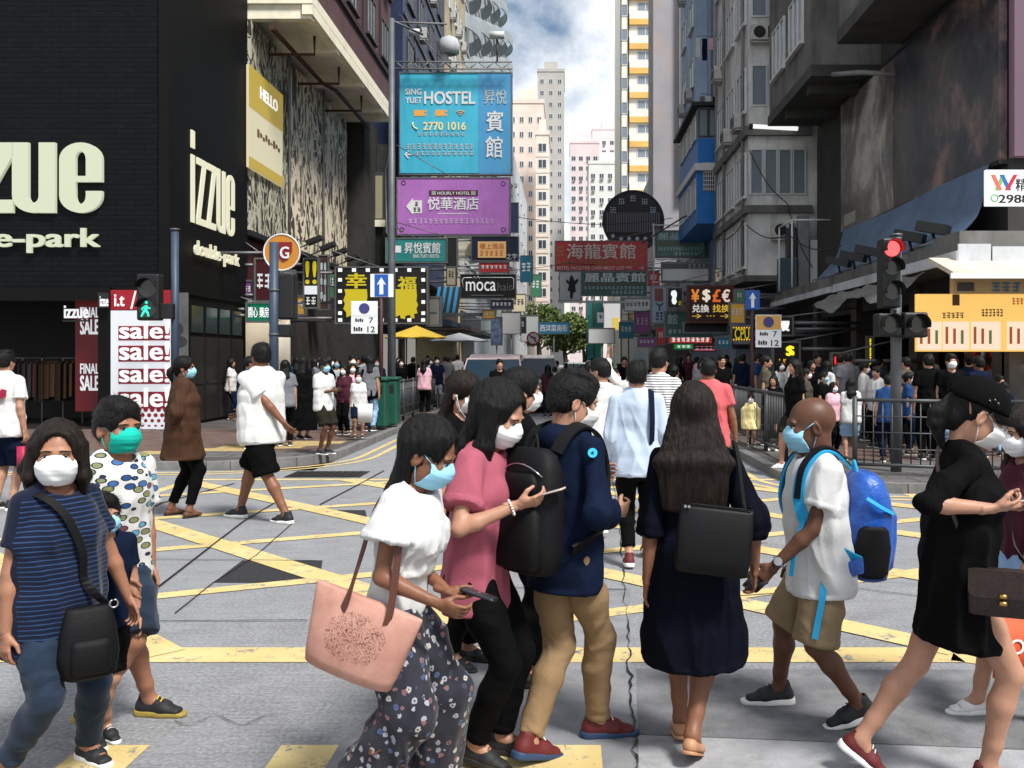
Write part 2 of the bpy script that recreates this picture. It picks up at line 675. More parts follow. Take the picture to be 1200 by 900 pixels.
# ================================================================ person
def ik(a, t, l1, l2, pole):
 a, t = np.asarray(a, float), np.asarray(t, float)
 d = t - a
 L = np.linalg.norm(d)
 L2 = min(L, (l1 + l2) * 0.998)
 L2 = max(L2, abs(l1 - l2) * 1.02)
 d = unit(d)
 e = a + d * L2
 x = (l1 * l1 - l2 * l2 + L2 * L2) / (2 * L2)
 y = math.sqrt(max(l1 * l1 - x * x, 0))
 p = np.asarray(pole, float)
 p = unit(p - d * p.dot(d))
 return a + d * x + p * y, e
TORSO_M = [(-.07, 0, .150, .112), (.05, 0, .142, .104), (.17, .006, .135, .102), (.31, .004, .155, .112), (.41, -.004, .155, .102), (.485, -.012, .105, .075)]
TORSO_F = [(-.07, -.006, .160, .115), (.05, 0, .145, .102), (.17, .006, .120, .090), (.31, .004, .134, .098), (.41, -.004, .135, .090), (.485, -.012, .092, .066)]
class Person:
 pass
def skeleton(sp):
 p = Person()
 s = p.s = sp['H'] / 1.70
 fem = p.fem = sp.get('sex', 'm') == 'f'
 bld = p.bld = sp.get('build', 1.0)
 lg = sp.get('leg', 1.0)
 L1, L2 = .435 * s * lg, .425 * s * lg
 feet = {}
 for sd, sg in (('L', -1), ('R', 1)):
  f = sp.get('foot' + sd, (sg * .095, 0, 0, 0, 0))      # x, y of the ankle, lift of the heel (deg), yaw, lift of the whole foot
  x, y, hl, yaw = f[0] * s, f[1] * s, f[2], f[3]
  up = (f[4] if len(f) > 4 else 0) * s
  yw = rotm((0, 0, 1), -yaw)
  fwd = yw @ V3(0, 1, 0)
  pit = rotm(yw @ V3(1, 0, 0), -hl)
  ball = V3(x, y, 0) + fwd * .125 * s + V3(0, 0, .02 * s + up)
  ank = ball + pit @ (-fwd * .125 * s + V3(0, 0, .06 * s))
  feet[sd] = (ank, fwd, pit, ball)
 hz = (.055 + .86 * lg) * s
 for sd, sg in (('L', -1), ('R', 1)):
  a = feet[sd][0]
  dx, dy = a[0] - sg * .085 * s, a[1]
  hz = min(hz, a[2] + math.sqrt(max((.992 * (L1 + L2)) ** 2 - dx * dx - dy * dy, .01)) + .02 * s)
 hz -= sp.get('crouch', 0) * s
 p.pel = V3(0, sp.get('pely', 0) * s, hz)
 p.T = rotm((1, 0, 0), -sp.get('lean', 2)) @ rotm((0, 1, 0), sp.get('side', 0)) @ rotm((0, 0, 1), -sp.get('twist', 0))
 tp = p.tp = lambda x, y, z: p.pel + p.T @ (V3(x, y, z) * s)
 shx = (.148 if fem else .172) * (1 + (bld - 1) * .5)
 p.sh = {'L': tp(-shx, -.012, .46), 'R': tp(shx, -.012, .46)}
 p.hip = {'L': p.pel + V3(-.085, 0, -.02) * s, 'R': p.pel + V3(.085, 0, -.02) * s}
 p.feet = feet
 p.knee, p.ank = {}, {}
 for sd in 'LR':
  pole = V3(0, 1, 0) * .6 + feet[sd][1] * .4 + V3((-.05 if sd == 'L' else .05), 0, 0)
  p.knee[sd], p.ank[sd] = ik(p.hip[sd], feet[sd][0], L1, L2, pole)
 p.elb, p.wri, p.hand = {}, {}, {}
 for sd, sg in (('L', -1), ('R', 1)):
  t = sp.get('arm' + sd, dict(w=(sg * .06, .03, -.53)))
  tgt = p.sh[sd] + p.T @ (V3(*t['w']) * s) if not t.get('abs') else np.asarray(t['abs'], float)
  pole = p.T @ V3(*t.get('pole', (sg * .35, -1, -.1)))
  p.elb[sd], p.wri[sd] = ik(p.sh[sd], tgt, .285 * s, .250 * s, pole)
  fa = unit(p.wri[sd] - p.elb[sd])
  fd = unit(p.T @ V3(*t['fdir'])) if 'fdir' in t else fa
  nd = p.T @ V3(*t.get('palm', (-sg, 0, 0)))
  nd = unit(nd - fd * nd.dot(fd))
  p.hand[sd] = (fd, nd, t.get('curl', 22), t.get('thumb', 0))
 p.neck = tp(0, -.018, .515)
 p.hs = s * sp.get('head', 1.0)
 hy, hp, hr = sp.get('hyaw', 0), sp.get('hpitch', 0), sp.get('hroll', 0)
 p.Rh = p.T @ rotm((0, 0, 1), -hy) @ rotm((1, 0, 0), -hp) @ rotm((0, 1, 0), hr)
 p.hc = p.neck + p.T @ (V3(0, .006, .055) * s) + p.Rh @ (V3(0, .016, .092) * s)
 return p
def torso_sections(p, off=0.0, lo=-9, hi=9, extra=None):
 tab = TORSO_F if p.fem else TORSO_M
 out = []
 for z, y, rx, ry in tab:
  if lo <= z <= hi:
   b = 1 + (p.bld - 1) * (1.15 if z < .4 else .7)
   belly = (p.bld - 1) * .06 if -.02 < z < .3 else 0
   out.append((p.tp(0, y + belly, z), ((rx * b) * p.s + off, (ry * (b + (b - 1) * .6)) * p.s + off)))
 return out
def head_mesh(p, sp, h):
 k = .012
 f = SDF()
 fem = p.fem
 f.ell((0, -.014, .028), (.0745, .094, .086), k)
 f.ell((0, .030, -.030), (.056 if fem else .060, .060, .080), .03)
 f.ell((0, .060, -.092), (.024 if fem else .029, .022, .018), .025)
 for g in (-1, 1):
  f.ell((g * .046, .012, -.062), (.015, .034, .03), .03)           # jaw corner
  f.ell((g * .036, .066, -.022), (.022, .020, .020), .02)          # cheek
  f.ell((g * .027, .078, .022), (.024, .010, .008 if fem else .010), .012)
  f.ell((g * .031, .096, .0), (.017, .015, .011), .010, mode='-')   # eye socket
 f.cone((0, .080, .012), (0, .103, -.030), .009, .0125, .012)
 for g in (-1, 1):
  f.ell((g * .011, .096, -.034), (.009, .010, .008), .006)
 f.ell((0, .084, -.060), (.024, .012, .013), .010)
 f.ell((0, .095, -.0605), (.020, .006, .0012), .003, mode='-')
 for g in (-1, 1):
  Re = rotm((0, 0, 1), g * 22) @ rotm((1, 0, 0), -12)
  f.ell((g * .078, -.006, -.012), (.0075, .019, .032), .005, Rm=Re)
  f.ell((g * .085, -.002, -.008), (.006, .010, .018), .004, Rm=Re, mode='-')
 nb = p.Rh.T @ ((p.tp(0, -.016, .47) - p.hc)) / p.hs
 nr = (.050 if fem else .058) * (1 + (p.bld - 1) * .4)
 f.cone((0, -.022, -.055), nb, (nr, nr), (nr * 1.08, nr * 1.08), .022)
 V, F = f.mesh(h / p.hs)
 return V * p.hs @ p.Rh.T + p.hc, F
def hand_mesh(p, sd, h, holdr=None):
 fd, nd, curl, thb = p.hand[sd]
 u = np.cross(fd, nd) * (1 if sd == 'R' else -1)
 q = p.s * (.90 if p.fem else .98)
 W = p.wri[sd]
 f = SDF()
 P = lambda a, b, c: W + (fd * a + u * b + nd * c) * q
 f.cone(W - fd * .05 * q, W + fd * .01 * q, (.027 * q, .021 * q), (.026 * q, .018 * q), .01, u)
 f.cone(P(.015, .0, 0), P(.080, .002, 0), (.028 * q, .0155 * q), (.039 * q, .0125 * q), .012, u)
 f.ell(P(.035, .022, .008), .018 * q, .012)
 cs = curl if isinstance(curl, (list, tuple)) else (curl * .8, curl, curl * 1.1, curl * 1.2)
 for b, ln, c in zip((.031, .0105, -.0105, -.030), (.074, .082, .076, .060), cs):
  pt = P(.083 - abs(b) * .12, b, 0)
  ang = c * .6
  r = .0088 * q
  for sl, add in ((.44, c), (.32, c * 1.1), (.24, 0)):
   d = fd * math.cos(R(ang)) + nd * math.sin(R(ang)) + u * b * .9
   nx = pt + unit(d) * ln * sl * q
   f.cone(pt, nx, r, r * .90, .0022)
   pt, r = nx, r * .90
   ang += add
 t0 = P(.026, .030, .006)
 t1 = t0 + unit(fd * .75 + u * (.75 - thb * .9) + nd * (.35 + thb)) * .042 * q
 t2 = t1 + unit(fd * .95 + u * (.25 - thb * .9) + nd * (.25 + thb)) * .034 * q
 f.cone(t0, t1, .0125 * q, .0105 * q, .008)
 f.cone(t1, t2, .0105 * q, .0080 * q, .003)
 return f.mesh(h)
def body_mesh(p, sp, h):
 s = p.s
 f = SDF()
 u = p.T @ V3(1, 0, 0)
 sec = torso_sections(p, -.012 * s)
 f.chain([c for c, r in sec], [r for c, r in sec], .02, u)
 for sd in 'LR':
  sg = -1 if sd == 'L' else 1
  ba = (.9 if p.fem else 1.0) * (1 + (p.bld - 1) * .5)
  f.cone(p.tp(sg * .045, -.02, .495), p.sh[sd], .038 * s, .040 * s * ba, .03)
  m = p.sh[sd] * .55 + p.elb[sd] * .45
  f.chain([p.sh[sd], m, p.elb[sd]], [.043 * s * ba, .041 * s * ba, .035 * s * ba], .02)
  m = p.elb[sd] * .7 + p.wri[sd] * .3
  f.chain([p.elb[sd], m, p.wri[sd]], [.036 * s * ba, .038 * s * ba, .0245 * s * ba], .015)
  bl = (1.0 if p.fem else 1.0) * (1 + (p.bld - 1) * .6)
  m = p.hip[sd] * .5 + p.knee[sd] * .5
  f.chain([p.hip[sd], m, p.knee[sd]], [.068 * s * bl, .072 * s * bl, .053 * s * bl], .025)
  c = p.knee[sd] * .68 + p.ank[sd] * .32 - unit(V3(0, 1, 0)) * .010 * s
  f.chain([p.knee[sd], c, p.knee[sd] * .25 + p.ank[sd] * .75, p.ank[sd]], [.051 * s * bl, .054 * s * bl, .037 * s * bl, .034 * s], .02)
  ank, fwd, pit, ball = p.feet[sd]
  f.cone(p.ank[sd], ball - V3(0, 0, .0), .034 * s, (.034 * s, .020 * s), .02, np.cross(fwd, V3(0, 0, 1)))
 f.cone(p.tp(0, -.016, .47), p.hc + p.Rh @ V3(0, -.02, -.055) * s, .052 * s * (.9 if p.fem else 1.05), .048 * s * (.9 if p.fem else 1.05), .03)
 return f.mesh(h)
def mask_mesh(p, style='flat'):
 nu, nv = 19, 21
 vs = []
 for j in range(nv):
  t = j / (nv - 1)
  z = .000 + t * (-.104)
  prof = np.interp(t, [0, .15, .35, .55, .8, 1], [.100, .1145, .1225, .1135, .102, .081])
  half = np.interp(t, [0, .3, .6, 1], [.060, .070, .068, .050])
  pl = .0030 * (1 if style == 'flat' else .35) * ((t * 3.6) % 1 - .5) * 1.9
  for i in range(nu):
   q = (i / (nu - 1)) * 2 - 1
   x = half * math.sin(q * 1.25) / math.sin(1.25)
   y = prof - (.060 + .006 * t) * (1 - math.cos(q * 1.35)) / (1 - math.cos(1.35)) - .004
   y += pl * (1 - q * q)
   if style == 'cup':
    y += .005 * (1 - q * q) * math.sin(t * math.pi) + .0022 * math.sin(q * 7 + t * 9)
   zz = z + (.010 if t < .3 else 0) * (1 - abs(q)) * (1 - t / .3 if t < .3 else 0) - .004 * q * q * (1 - t)
   vs.append((x, y, zz))
 V = np.array(vs)
 F = np.array([(j * nu + i, j * nu + i + 1, (j + 1) * nu + i + 1, (j + 1) * nu + i) for j in range(nv - 1) for i in range(nu - 1)])
 inner = V - np.array([0, .004, 0])
 n = len(V)
 F2 = F[:, ::-1] + n
 rim = [j * nu for j in range(nv)] + [(nv - 1) * nu + i for i in range(1, nu)] + [j * nu + nu - 1 for j in range(nv - 2, -1, -1)] + [i for i in range(nu - 2, 0, -1)]
 F3 = np.array([(a, b, b + n, a + n) for a, b in zip(rim, rim[1:] + rim[:1])])
 W = np.concatenate([V, inner])
 Fq = np.concatenate([F[:, ::-1], F2[:, ::-1], F3[:, ::-1]])
 mb = MB()
 mb.add(W, Fq, 0, True)
 for g, e in ((-1, 0), (1, nu - 1)):
  top, bot = V[1 * nu + e], V[(nv - 2) * nu + e]
  ear_t, ear_b = V3(g * .077, .006, .014), V3(g * .074, -.004, -.036)
  back = V3(g * .080, -.022, -.004)
  mb.tube([top, (top + ear_t) / 2 + V3(g * .004, 0, 0), ear_t, back, ear_b, (bot + ear_b) / 2 + V3(g * .005, 0, 0), bot], .0019, 5, 0)
 return mb
SKIN_EYE = {}
def eye_meshes(p, g):
 mb = MB()
 if True:
  c = V3(g * .0315, .0805, .0005)
  n = 10
  vs = []
  for j in range(5):
   for i in range(9):
    a, b = (i / 8 * 2 - 1), (j / 4 * 2 - 1)
    lim = .0060 * (1 - abs(a) ** 2.2)
    vs.append(c + V3(a * .0145, .0065 * (1 - (a * a + b * b * .3)) + g * 0 - abs(a) * .001 + (-.0035 if a * g > 0 else 0) * abs(a), b * lim))
  fs = [(j * 9 + i, (j + 1) * 9 + i, (j + 1) * 9 + i + 1, j * 9 + i + 1) for j in range(4) for i in range(8)]
  mb.add(vs, [f[::-1] for f in fs], 0, True)
  mb.disc(c + V3(0, .0072, .0002), .0050, 'y', .0010, 14, 1)
  la = [c + V3(a * .0165, .0074 * (1 - a * a * .8) - .0005, .0052 * (1 - abs(a) ** 2.2) + .0006) for a in np.linspace(-1, 1, 8)]
  mb.tube(la, [.0007, .0013, .0016, .0018, .0018, .0016, .0013, .0008], 5, 1)
  br = [c + V3(g * a * .020, .0088 - .010 * max(a, 0) ** 2, .0195 + .003 * (1 - a * a)) for a in np.linspace(-1, 1, 8)]
  mb.tube(br, [.0018, .0026, .0028, .0028, .0026, .0022, .0016, .0008], 6, 2)
 return mb
def hair_mesh(p, sp, h):
 st = sp.get('hair', 'short')
 ln = sp.get('hairlen', .40) / p.hs * p.s
 f = SDF()
 dn = p.Rh.T @ V3(0, 0, -1)
 tb = p.Rh.T @ (p.T @ V3(0, -1, 0))         # towards the back of the torso
 thick = .003 if sp.get('hat') else {'buzz': .0012, 'short': .013, 'crew': .008}.get(st, .015)
 f.ell((0, -.016, .031), (.0745 + thick, .094 + thick, .086 + thick * 1.15), .01)
 if st in ('short', 'boy', 'crew', 'buzz'):
  zc = -.05 if st != 'buzz' else -.04
  f.ell((0, -.052, -.02), (.060 + thick, .052 + thick, .055), .02)
  if st in ('short', 'boy'):
   f.ell((0, .040, .088), (.055, .045, .034), .025)
   f.ell((.02, -.01, .112), (.05, .06, .024), .02)
  f.ell((0, .105, -.030), (.070, .062, .088), .010, mode='-')
  for g in (-1, 1):
   f.ell((g * .088, .020, -.040), (.030, .052, .052), .010, mode='-')
  f.ell((0, -.06, -.105), (.12, .10, .045), .010, mode='-')
 else:
  fr = sp.get('fringe', 0)
  f.ell((0, .108, -.026 - fr), (.072, .070, .100), .010, mode='-')
  if sp.get('tuck'):          # hair tucked behind the ears
   for g in (-1, 1):
    f.ell((g * .090, .044, -.040), (.034, .055, .075), .010, mode='-')
    f.ell((g * .098, -.004, -.030), (.024, .026, .040), .008, mode='-')
  if st == 'long' or st == 'bob':
   wd = sp.get('hairwide', 1.0)
   e = V3(0, -.058, -.02) + dn * ln + tb * sp.get('hairback', .05)
   mid = V3(0, -.055, -.01) * .5 + e * .5 + tb * .025
   f.chain([(0, -.045, .02), mid, e], [(.088, .055), (.098 * wd, .044), (.085 * wd, .026)], .02, (1, 0, 0))
   for g in (-1, 1):      # locks beside the face
    if sp.get('locks', 1):
     bl = sp.get('locklen', .75)
     a = V3(g * .078, .004, .035)
     b = V3(g * .088, .006, -.05) + dn * ln * bl * .35
     c = V3(g * .086, -.002, -.05) + dn * ln * bl + (-tb) * .0
     f.chain([a, b, c], [(.020, .036), (.022, .036), (.012, .020)], .02, (1, 0, 0))
  elif st == 'bun' or st == 'pony':
   f.ell((0, -.07, -.035), (.055, .045, .06), .02)
   for g in (-1, 1):
    f.ell((g * .092, .018, -.035), (.026, .045, .045), .010, mode='-')
   if st == 'pony':
    a = V3(0, -.105, .012)
    f.ell(a, .024, .01)
    f.chain([a, a + tb * .05 + dn * .05, a + tb * .055 + dn * .5 * ln, a + tb * .03 + dn * ln], [.022, .030, .030, .010], .012)
   else:
    f.ell((0, -.115, .03), .042, .012)
 seed = random.random() * 30
 def dsp(Vv, N):
  if st == 'buzz':
   return 0 * Vv[:, 0]
  if st in ('short', 'boy', 'crew'):
   return vnoise(Vv * np.array((50, 50, 50)) + seed) * .0012 + vnoise(Vv * np.array((190, 60, 190)) + seed) * .0020
  a = Vv - np.outer(Vv @ dn, dn) * .93
  return vnoise(a * 110 + seed) * .0028 + vnoise(a * 230 + seed) * .0020 + vnoise(a * 30 + seed) * .0022
 V, F = f.mesh(h / p.hs, disp=dsp)
 return V * p.hs @ p.Rh.T + p.hc, F
def top_mesh(p, sp, g, h):
 s = p.s
 off = g.get('off', .014) * s
 u = p.T @ V3(1, 0, 0)
 f = SDF()
 hem = -g.get('hem', .12)
 sec = torso_sections(p, off, lo=max(hem, -.08))
 fl = g.get('flare', .012)
 tab = TORSO_F if p.fem else TORSO_M
 sec = [(c, (r[0] + (.020 * s if i < 2 and not p.fem else .010 * s if i < 2 else 0), r[1] + (.008 * s if i < 2 else 0))) for i, (c, r) in enumerate(sec)] if hem < -.05 else sec
 r0 = sec[0][1]
 if hem < -.07:
  n = 3 if hem < -.3 else 1
  down = []
  for i in range(1, n + 1):
   q = i / n
   zz = -.07 + (hem + .07) * q - (.05 if i == n else 0)
   base = p.tp(0, 0, -.07)
   c = base + V3(0, 0, (zz + .07) * s) + p.T @ V3(0, 0, 0) + V3(*(g.get('sway', (0, 0)) + (0,))) * q * s
   down.append((c, (r0[0] + fl * s * q, r0[1] + fl * s * q * 1.1)))
  sec = down[::-1] + sec
 if g.get('box'):
  m = max(r[0] for c, r in sec if True)
  sec = [(c, (max(r[0], m * g['box']) if i < len(sec) - 2 else r[0], max(r[1], .112 * s * g['box'] + off) if i < len(sec) - 2 else r[1])) for i, (c, r) in enumerate(sec)]
 f.chain([c for c, r in sec], [r for c, r in sec], .025, u)
 if p.fem and g.get('bust', 1):
  for sg in (-1, 1):
   f.ell(p.tp(sg * .062, .075, .325), np.array((.060, .052, .058)) * s + off * .6, .04)
 if g.get('belly'):
  f.ell(p.tp(0, .055, .12), np.array((.12, .10 * g['belly'], .14)) * s, .06)
 sl = g.get('sleeve', .55)
 for sd in 'LR':
  sg = -1 if sd == 'L' else 1
  ba = (.9 if p.fem else 1.0) * (1 + (p.bld - 1) * .5)
  so = g.get('soff', .016) * s
  f.cone(p.tp(sg * .068, -.018, .492), p.sh[sd], .036 * s + off * .4, .042 * s * ba + so * .45, .035)
  if sl > 0:
   e = p.sh[sd] + (p.elb[sd] - p.sh[sd]) * min(sl, 1)
   wide = g.get('swide', 1.0)
   f.cone(p.sh[sd], e, .046 * s * ba + so * .7, (.044 * s * ba + so) * wide, .014, cut=sl <= 1)
   if sl > 1:
    e2 = p.elb[sd] + (p.wri[sd] - p.elb[sd]) * (sl - 1)
    f.cone(e, e2, .043 * s * ba + so * wide * .9, .031 * s * ba + so * g.get('cuff', .8), .015, cut=True)
 if g.get('collar'):
  c = p.tp(0, -.016, .505)
  f.cone(c, p.tp(0, -.012, .54), (.066 * s, .066 * s), (.062 * s, .060 * s), .012, u)
  f.cone(p.tp(0, .0, .53), p.tp(0, .02, .60), (.052 * s, .052 * s), (.058 * s, .058 * s), .004, u, mode='-')
 if g.get('hood'):
  f.ell(p.tp(0, -.085, .485), np.array((.105, .062, .062)) * s, .03)
  f.cone(p.tp(-.075, .01, .52), p.tp(.075, .01, .52), .04 * s, .04 * s, .03)
  f.ell(p.tp(0, -.015, .585), np.array((.062, .066, .07)) * s, .012, mode='-')
 nk = g.get('neck', .075)
 f.ell(p.tp(0, .035, .545), np.array((nk, nk, .062)) * s, .006, mode='-')
 if hem < -.15:
  hp = p.tp(0, 0, -.07) + V3(0, 0, (hem + .07) * s)
  hn = V3(0, g.get('hemtilt', 0), -1)
 else:
  hp = p.tp(0, 0, hem)
  hn = p.T @ V3(0, 0, -1)
 f.plane(hp, hn, .004)
 fo = g.get('fold', .007) * s
 seed = random.random() * 40
 fs = g.get('fscale', (7, 7, 4.5))
 def dsp(Vv, N):
  d = folds(Vv / s, fs, seed) * fo * 2.3
  z = ((Vv - p.pel) @ p.T[:, 2]) / s
  wgt = np.interp(z, [-.9, -.3, 0, .2, .38, .5], [1.3, 1.1, 1.1, 1.15, .7, .35])
  d = d * wgt
  d = np.maximum(d, -off * .55)
  dist = -((Vv - hp) @ unit(hn))
  d = d * np.clip(dist / .03, .25, 1) + (dist < .024 * s) * .0026
  for sd in 'LR':
   if 0 < sl:
    a0, b0, q = (p.sh[sd], p.elb[sd], sl) if sl <= 1 else (p.elb[sd], p.wri[sd], sl - 1)
    nn = unit(b0 - a0)
    rel_ = Vv - (a0 + (b0 - a0) * q)
    t = rel_ @ nn
    rad = np.linalg.norm(rel_ - np.outer(t, nn), axis=1)
    m = (t > -.024 * s) & (t < .02) & (rad < .12 * s)
    d = d + m * .0028
  return d
 return f.mesh(h, 1, dsp)
def frame(w_):
 w_ = unit(w_)
 u = unit(np.cross(w_, (0.31, 0.77, 0.55)))
 v = np.cross(w_, u)
 return np.stack([u, v, w_], 1)
def legs_mesh(p, sp, g, h):
 s = p.s
 off = g.get('off', .012) * s
 u = p.T @ V3(1, 0, 0)
 f = SDF()
 sec = torso_sections(p, min(off, .009 * s) - .002, lo=-.08, hi=.1)
 off_b = min(off, .012 * s)
 f.chain([p.pel + V3(0, -.004, -.085) * s] + [c for c, r in sec], [(sec[0][1][0] * .93, sec[0][1][1])] + [r for c, r in sec], .03, u)
 f.ell(p.pel + V3(0, -.055, -.06) * s, np.array((.125, .075, .085)) * s * (1 if not p.fem else 1.05) + off_b * .3, .04)
 ln = g.get('len', 1.9)
 wd = g.get('wide', (1.0, 1.0, 1.0))        # at the hip, the knee and the hem
 bl = 1 + (p.bld - 1) * .6
 for sd in 'LR':
  kn, an = p.knee[sd], p.ank[sd]
  r0, r1, r2 = (.084 * s * bl) * wd[0] + off * .35, (.056 * s * bl) * wd[1] + off, (.042 * s) * wd[2] + off
  if ln <= 1:
   e = p.hip[sd] + (kn - p.hip[sd]) * ln
   r1 = r0 + (r1 * 1.12 - r0) * ln
   m = p.hip[sd] * .5 + e * .5
   f.chain([p.hip[sd], m, e], [r0, (r0 + r1) / 2 + .004 * s, r1], .03, cut=True)
  else:
   e = kn + (an - kn) * (ln - 1)
   m = p.hip[sd] * .5 + kn * .5
   c = kn * .62 + e * .38 - V3(0, .008, 0) * s
   f.chain([p.hip[sd], m, kn], [r0, (r0 + r1) / 2 + .006 * s, r1], .03)
   rc = r1 + (r2 - r1) * .38 + .004 * s
   f.chain([kn, c, e], [r1, rc, r2], .02, cut=True)
 f.plane(p.tp(0, 0, g.get('waist', .03)), p.T @ V3(0, 0, 1), .004)
 fo = g.get('fold', .007) * s
 seed = random.random() * 40
 def dsp(Vv, N):
  d = folds(Vv / s, g.get('fscale', (8, 8, 7)), seed, ((1, .4, .45), (-1, .5, .3))) * fo * 1.5
  d = np.maximum(d, -off * .45)
  for sd in 'LR':
   a0, b0, q = (p.hip[sd], p.knee[sd], ln) if ln <= 1 else (p.knee[sd], p.ank[sd], ln - 1)
   nn = unit(b0 - a0)
   rel_ = Vv - (a0 + (b0 - a0) * q)
   t = rel_ @ nn
   rad = np.linalg.norm(rel_ - np.outer(t, nn), axis=1)
   d = d + ((t > -.028 * s) & (t < .02) & (rad < .16 * s)) * .0028
  if ln > 1 and g.get('stack', 1):
   z = Vv[:, 2] / s
   k = np.exp(-((z - .10) / .10) ** 2) + .6 * np.exp(-((z - .47) / .10) ** 2)
   d = d + .6 * k * np.sin(z * 95 + vnoise(Vv * 11 + seed) * 7 + Vv[:, 0] * 40) * fo * .40
  return d
 return f.mesh(h, 1, dsp)
def shoe_parts(p, sd, kind, h):
 s = p.s
 ank, fwd, pit, ball = p.feet[sd]
 q = s * (.92 if p.fem else 1.02)
 f, g = SDF(), SDF()
 st = kind
 top = .085 if st == 'sneaker' else (.045 if st == 'flat' else .075)
 f.cone((0, -.035, .040), (0, .075, .036), (.036, .038), (.041, .030), .02, (1, 0, 0))
 f.cone((0, .075, .034), (.004, .150, .026), (.042, .030), (.036, .020), .02, (1, 0, 0))
 if st == 'sneaker':
  f.cone((0, -.022, .055), (0, -.012, .092), (.037, .040), (.036, .042), .02, (1, 0, 0))
  f.cone((0, .02, .075), (0, .09, .052), (.028, .022), (.032, .02), .02, (1, 0, 0))
  f.ell((0, -.008, .125), (.027, .033, .04), .006, mode='-')
 if st == 'flat':
  f.ell((0, .012, .085), (.032, .062, .05), .006, mode='-')
 f.plane((0, 0, .016), (0, 0, -1))
 th = .030 if st == 'sneaker' else .014
 g.cone((0, -.040, .012), (0, .070, .012), (.040, .06), (.045, .06), .01, (1, 0, 0))
 g.cone((0, .070, .012), (.004, .160, .012), (.046, .06), (.036, .06), .01, (1, 0, 0))
 g.plane((0, 0, th), (0, .05, 1), .004)
 g.plane((0, 0, .0), (0, 0, -1), .003)
 out = []
 Rf = np.stack([np.cross(fwd, V3(0, 0, 1)), fwd, V3(0, 0, 1)], 1)
 base = V3(ank[0], ank[1], 0)
 b0 = np.array([ball[0], ball[1], ball[2] - .02 * s])
 for m in (f, g):
  V, F = m.mesh(h / q)
  V = V * q
  V = V @ Rf.T                                     # foot axes to person axes
  V = V - fwd * .125 * s                           # origin at the ball
  V = V @ pit.T + b0
  out.append((V, F))
 return out
def skin_mat(name, c):
 return mat('skin ' + name, c, 0.48, spec=0.35, var=0.10, vscale=14, bump=0.06, bscale=120, bdist=0.002, sss=0.10)
SKINS = {'light': srgb(170, 126, 103), 'mid': srgb(154, 108, 84), 'tan': srgb(124, 82, 60), 'brown': srgb(90, 58, 42)}
def hair_mat():
 if 'hair black' in MATS:
  return MATS['hair black']
 for nm, c1, c2 in (('hair black', (.0022, .002, .002), (.007, .006, .0055)), ('hair brown', (.006, .004, .003), (.020, .012, .008)), ('hair cropped', (.058, .034, .023), (.10, .054, .034))):
  m, N = newmat(nm)
  v = N.coord(scale=(420, 420, 22) if nm != 'hair cropped' else (300, 300, 300))
  f = N.noise(v, 1.0, 3, .6)
  N.l(N.ramp(f, [(.35, c1), (.7, c2)]), N.b.inputs['Base Color'])
  N.b.inputs['Roughness'].default_value = .5 if nm != 'hair cropped' else .8
  N.b.inputs['Specular IOR Level'].default_value = .22 if nm != 'hair cropped' else .1
  N.bump(f, .9, .004)
  MATS[nm] = m
 return MATS['hair black']
def cloth(name, c, rough=.85, var=.12, bump=.25, sheen=.15):
 if 'cloth ' + name in MATS:
  return MATS['cloth ' + name]
 m, N = newmat('cloth ' + name)
 v = N.coord()
 a = N.noise(v, 6, 5, .6)
 N.l(N.ramp(a, [(.3, tuple(x * (1 - var) for x in c)), (.7, tuple(min(1, x * (1 + var)) for x in c))]), N.b.inputs['Base Color'])
 N.b.inputs['Roughness'].default_value = rough
 dk = max(c) < .03
 N.b.inputs['Specular IOR Level'].default_value = .08 if dk else .2
 N.b.inputs['Sheen Weight'].default_value = 0
 h1 = N.noise(v, 17, 5, .6, 1.4)
 h2 = N.noise(v, 420, 2, .5)
 cr = N.math('ABSOLUTE', N.math('SUBTRACT', N.noise(N.coord(scale=(1, 1, .6), rot=(.4, .3, .2)), 11, 4, .6, 1.6), .5))
 N.bump(N.math('ADD', N.math('ADD', N.math('MULTIPLY', h1, .6), N.math('MULTIPLY', cr, 1.1)), N.math('MULTIPLY', h2, .08)), bump * 1.2, .012)
 MATS['cloth ' + name] = m
 return m
MASKC = {'blue': srgb(150, 205, 228), 'white': srgb(240, 240, 240), 'teal': srgb(20, 178, 158), 'pale': srgb(222, 222, 218)}
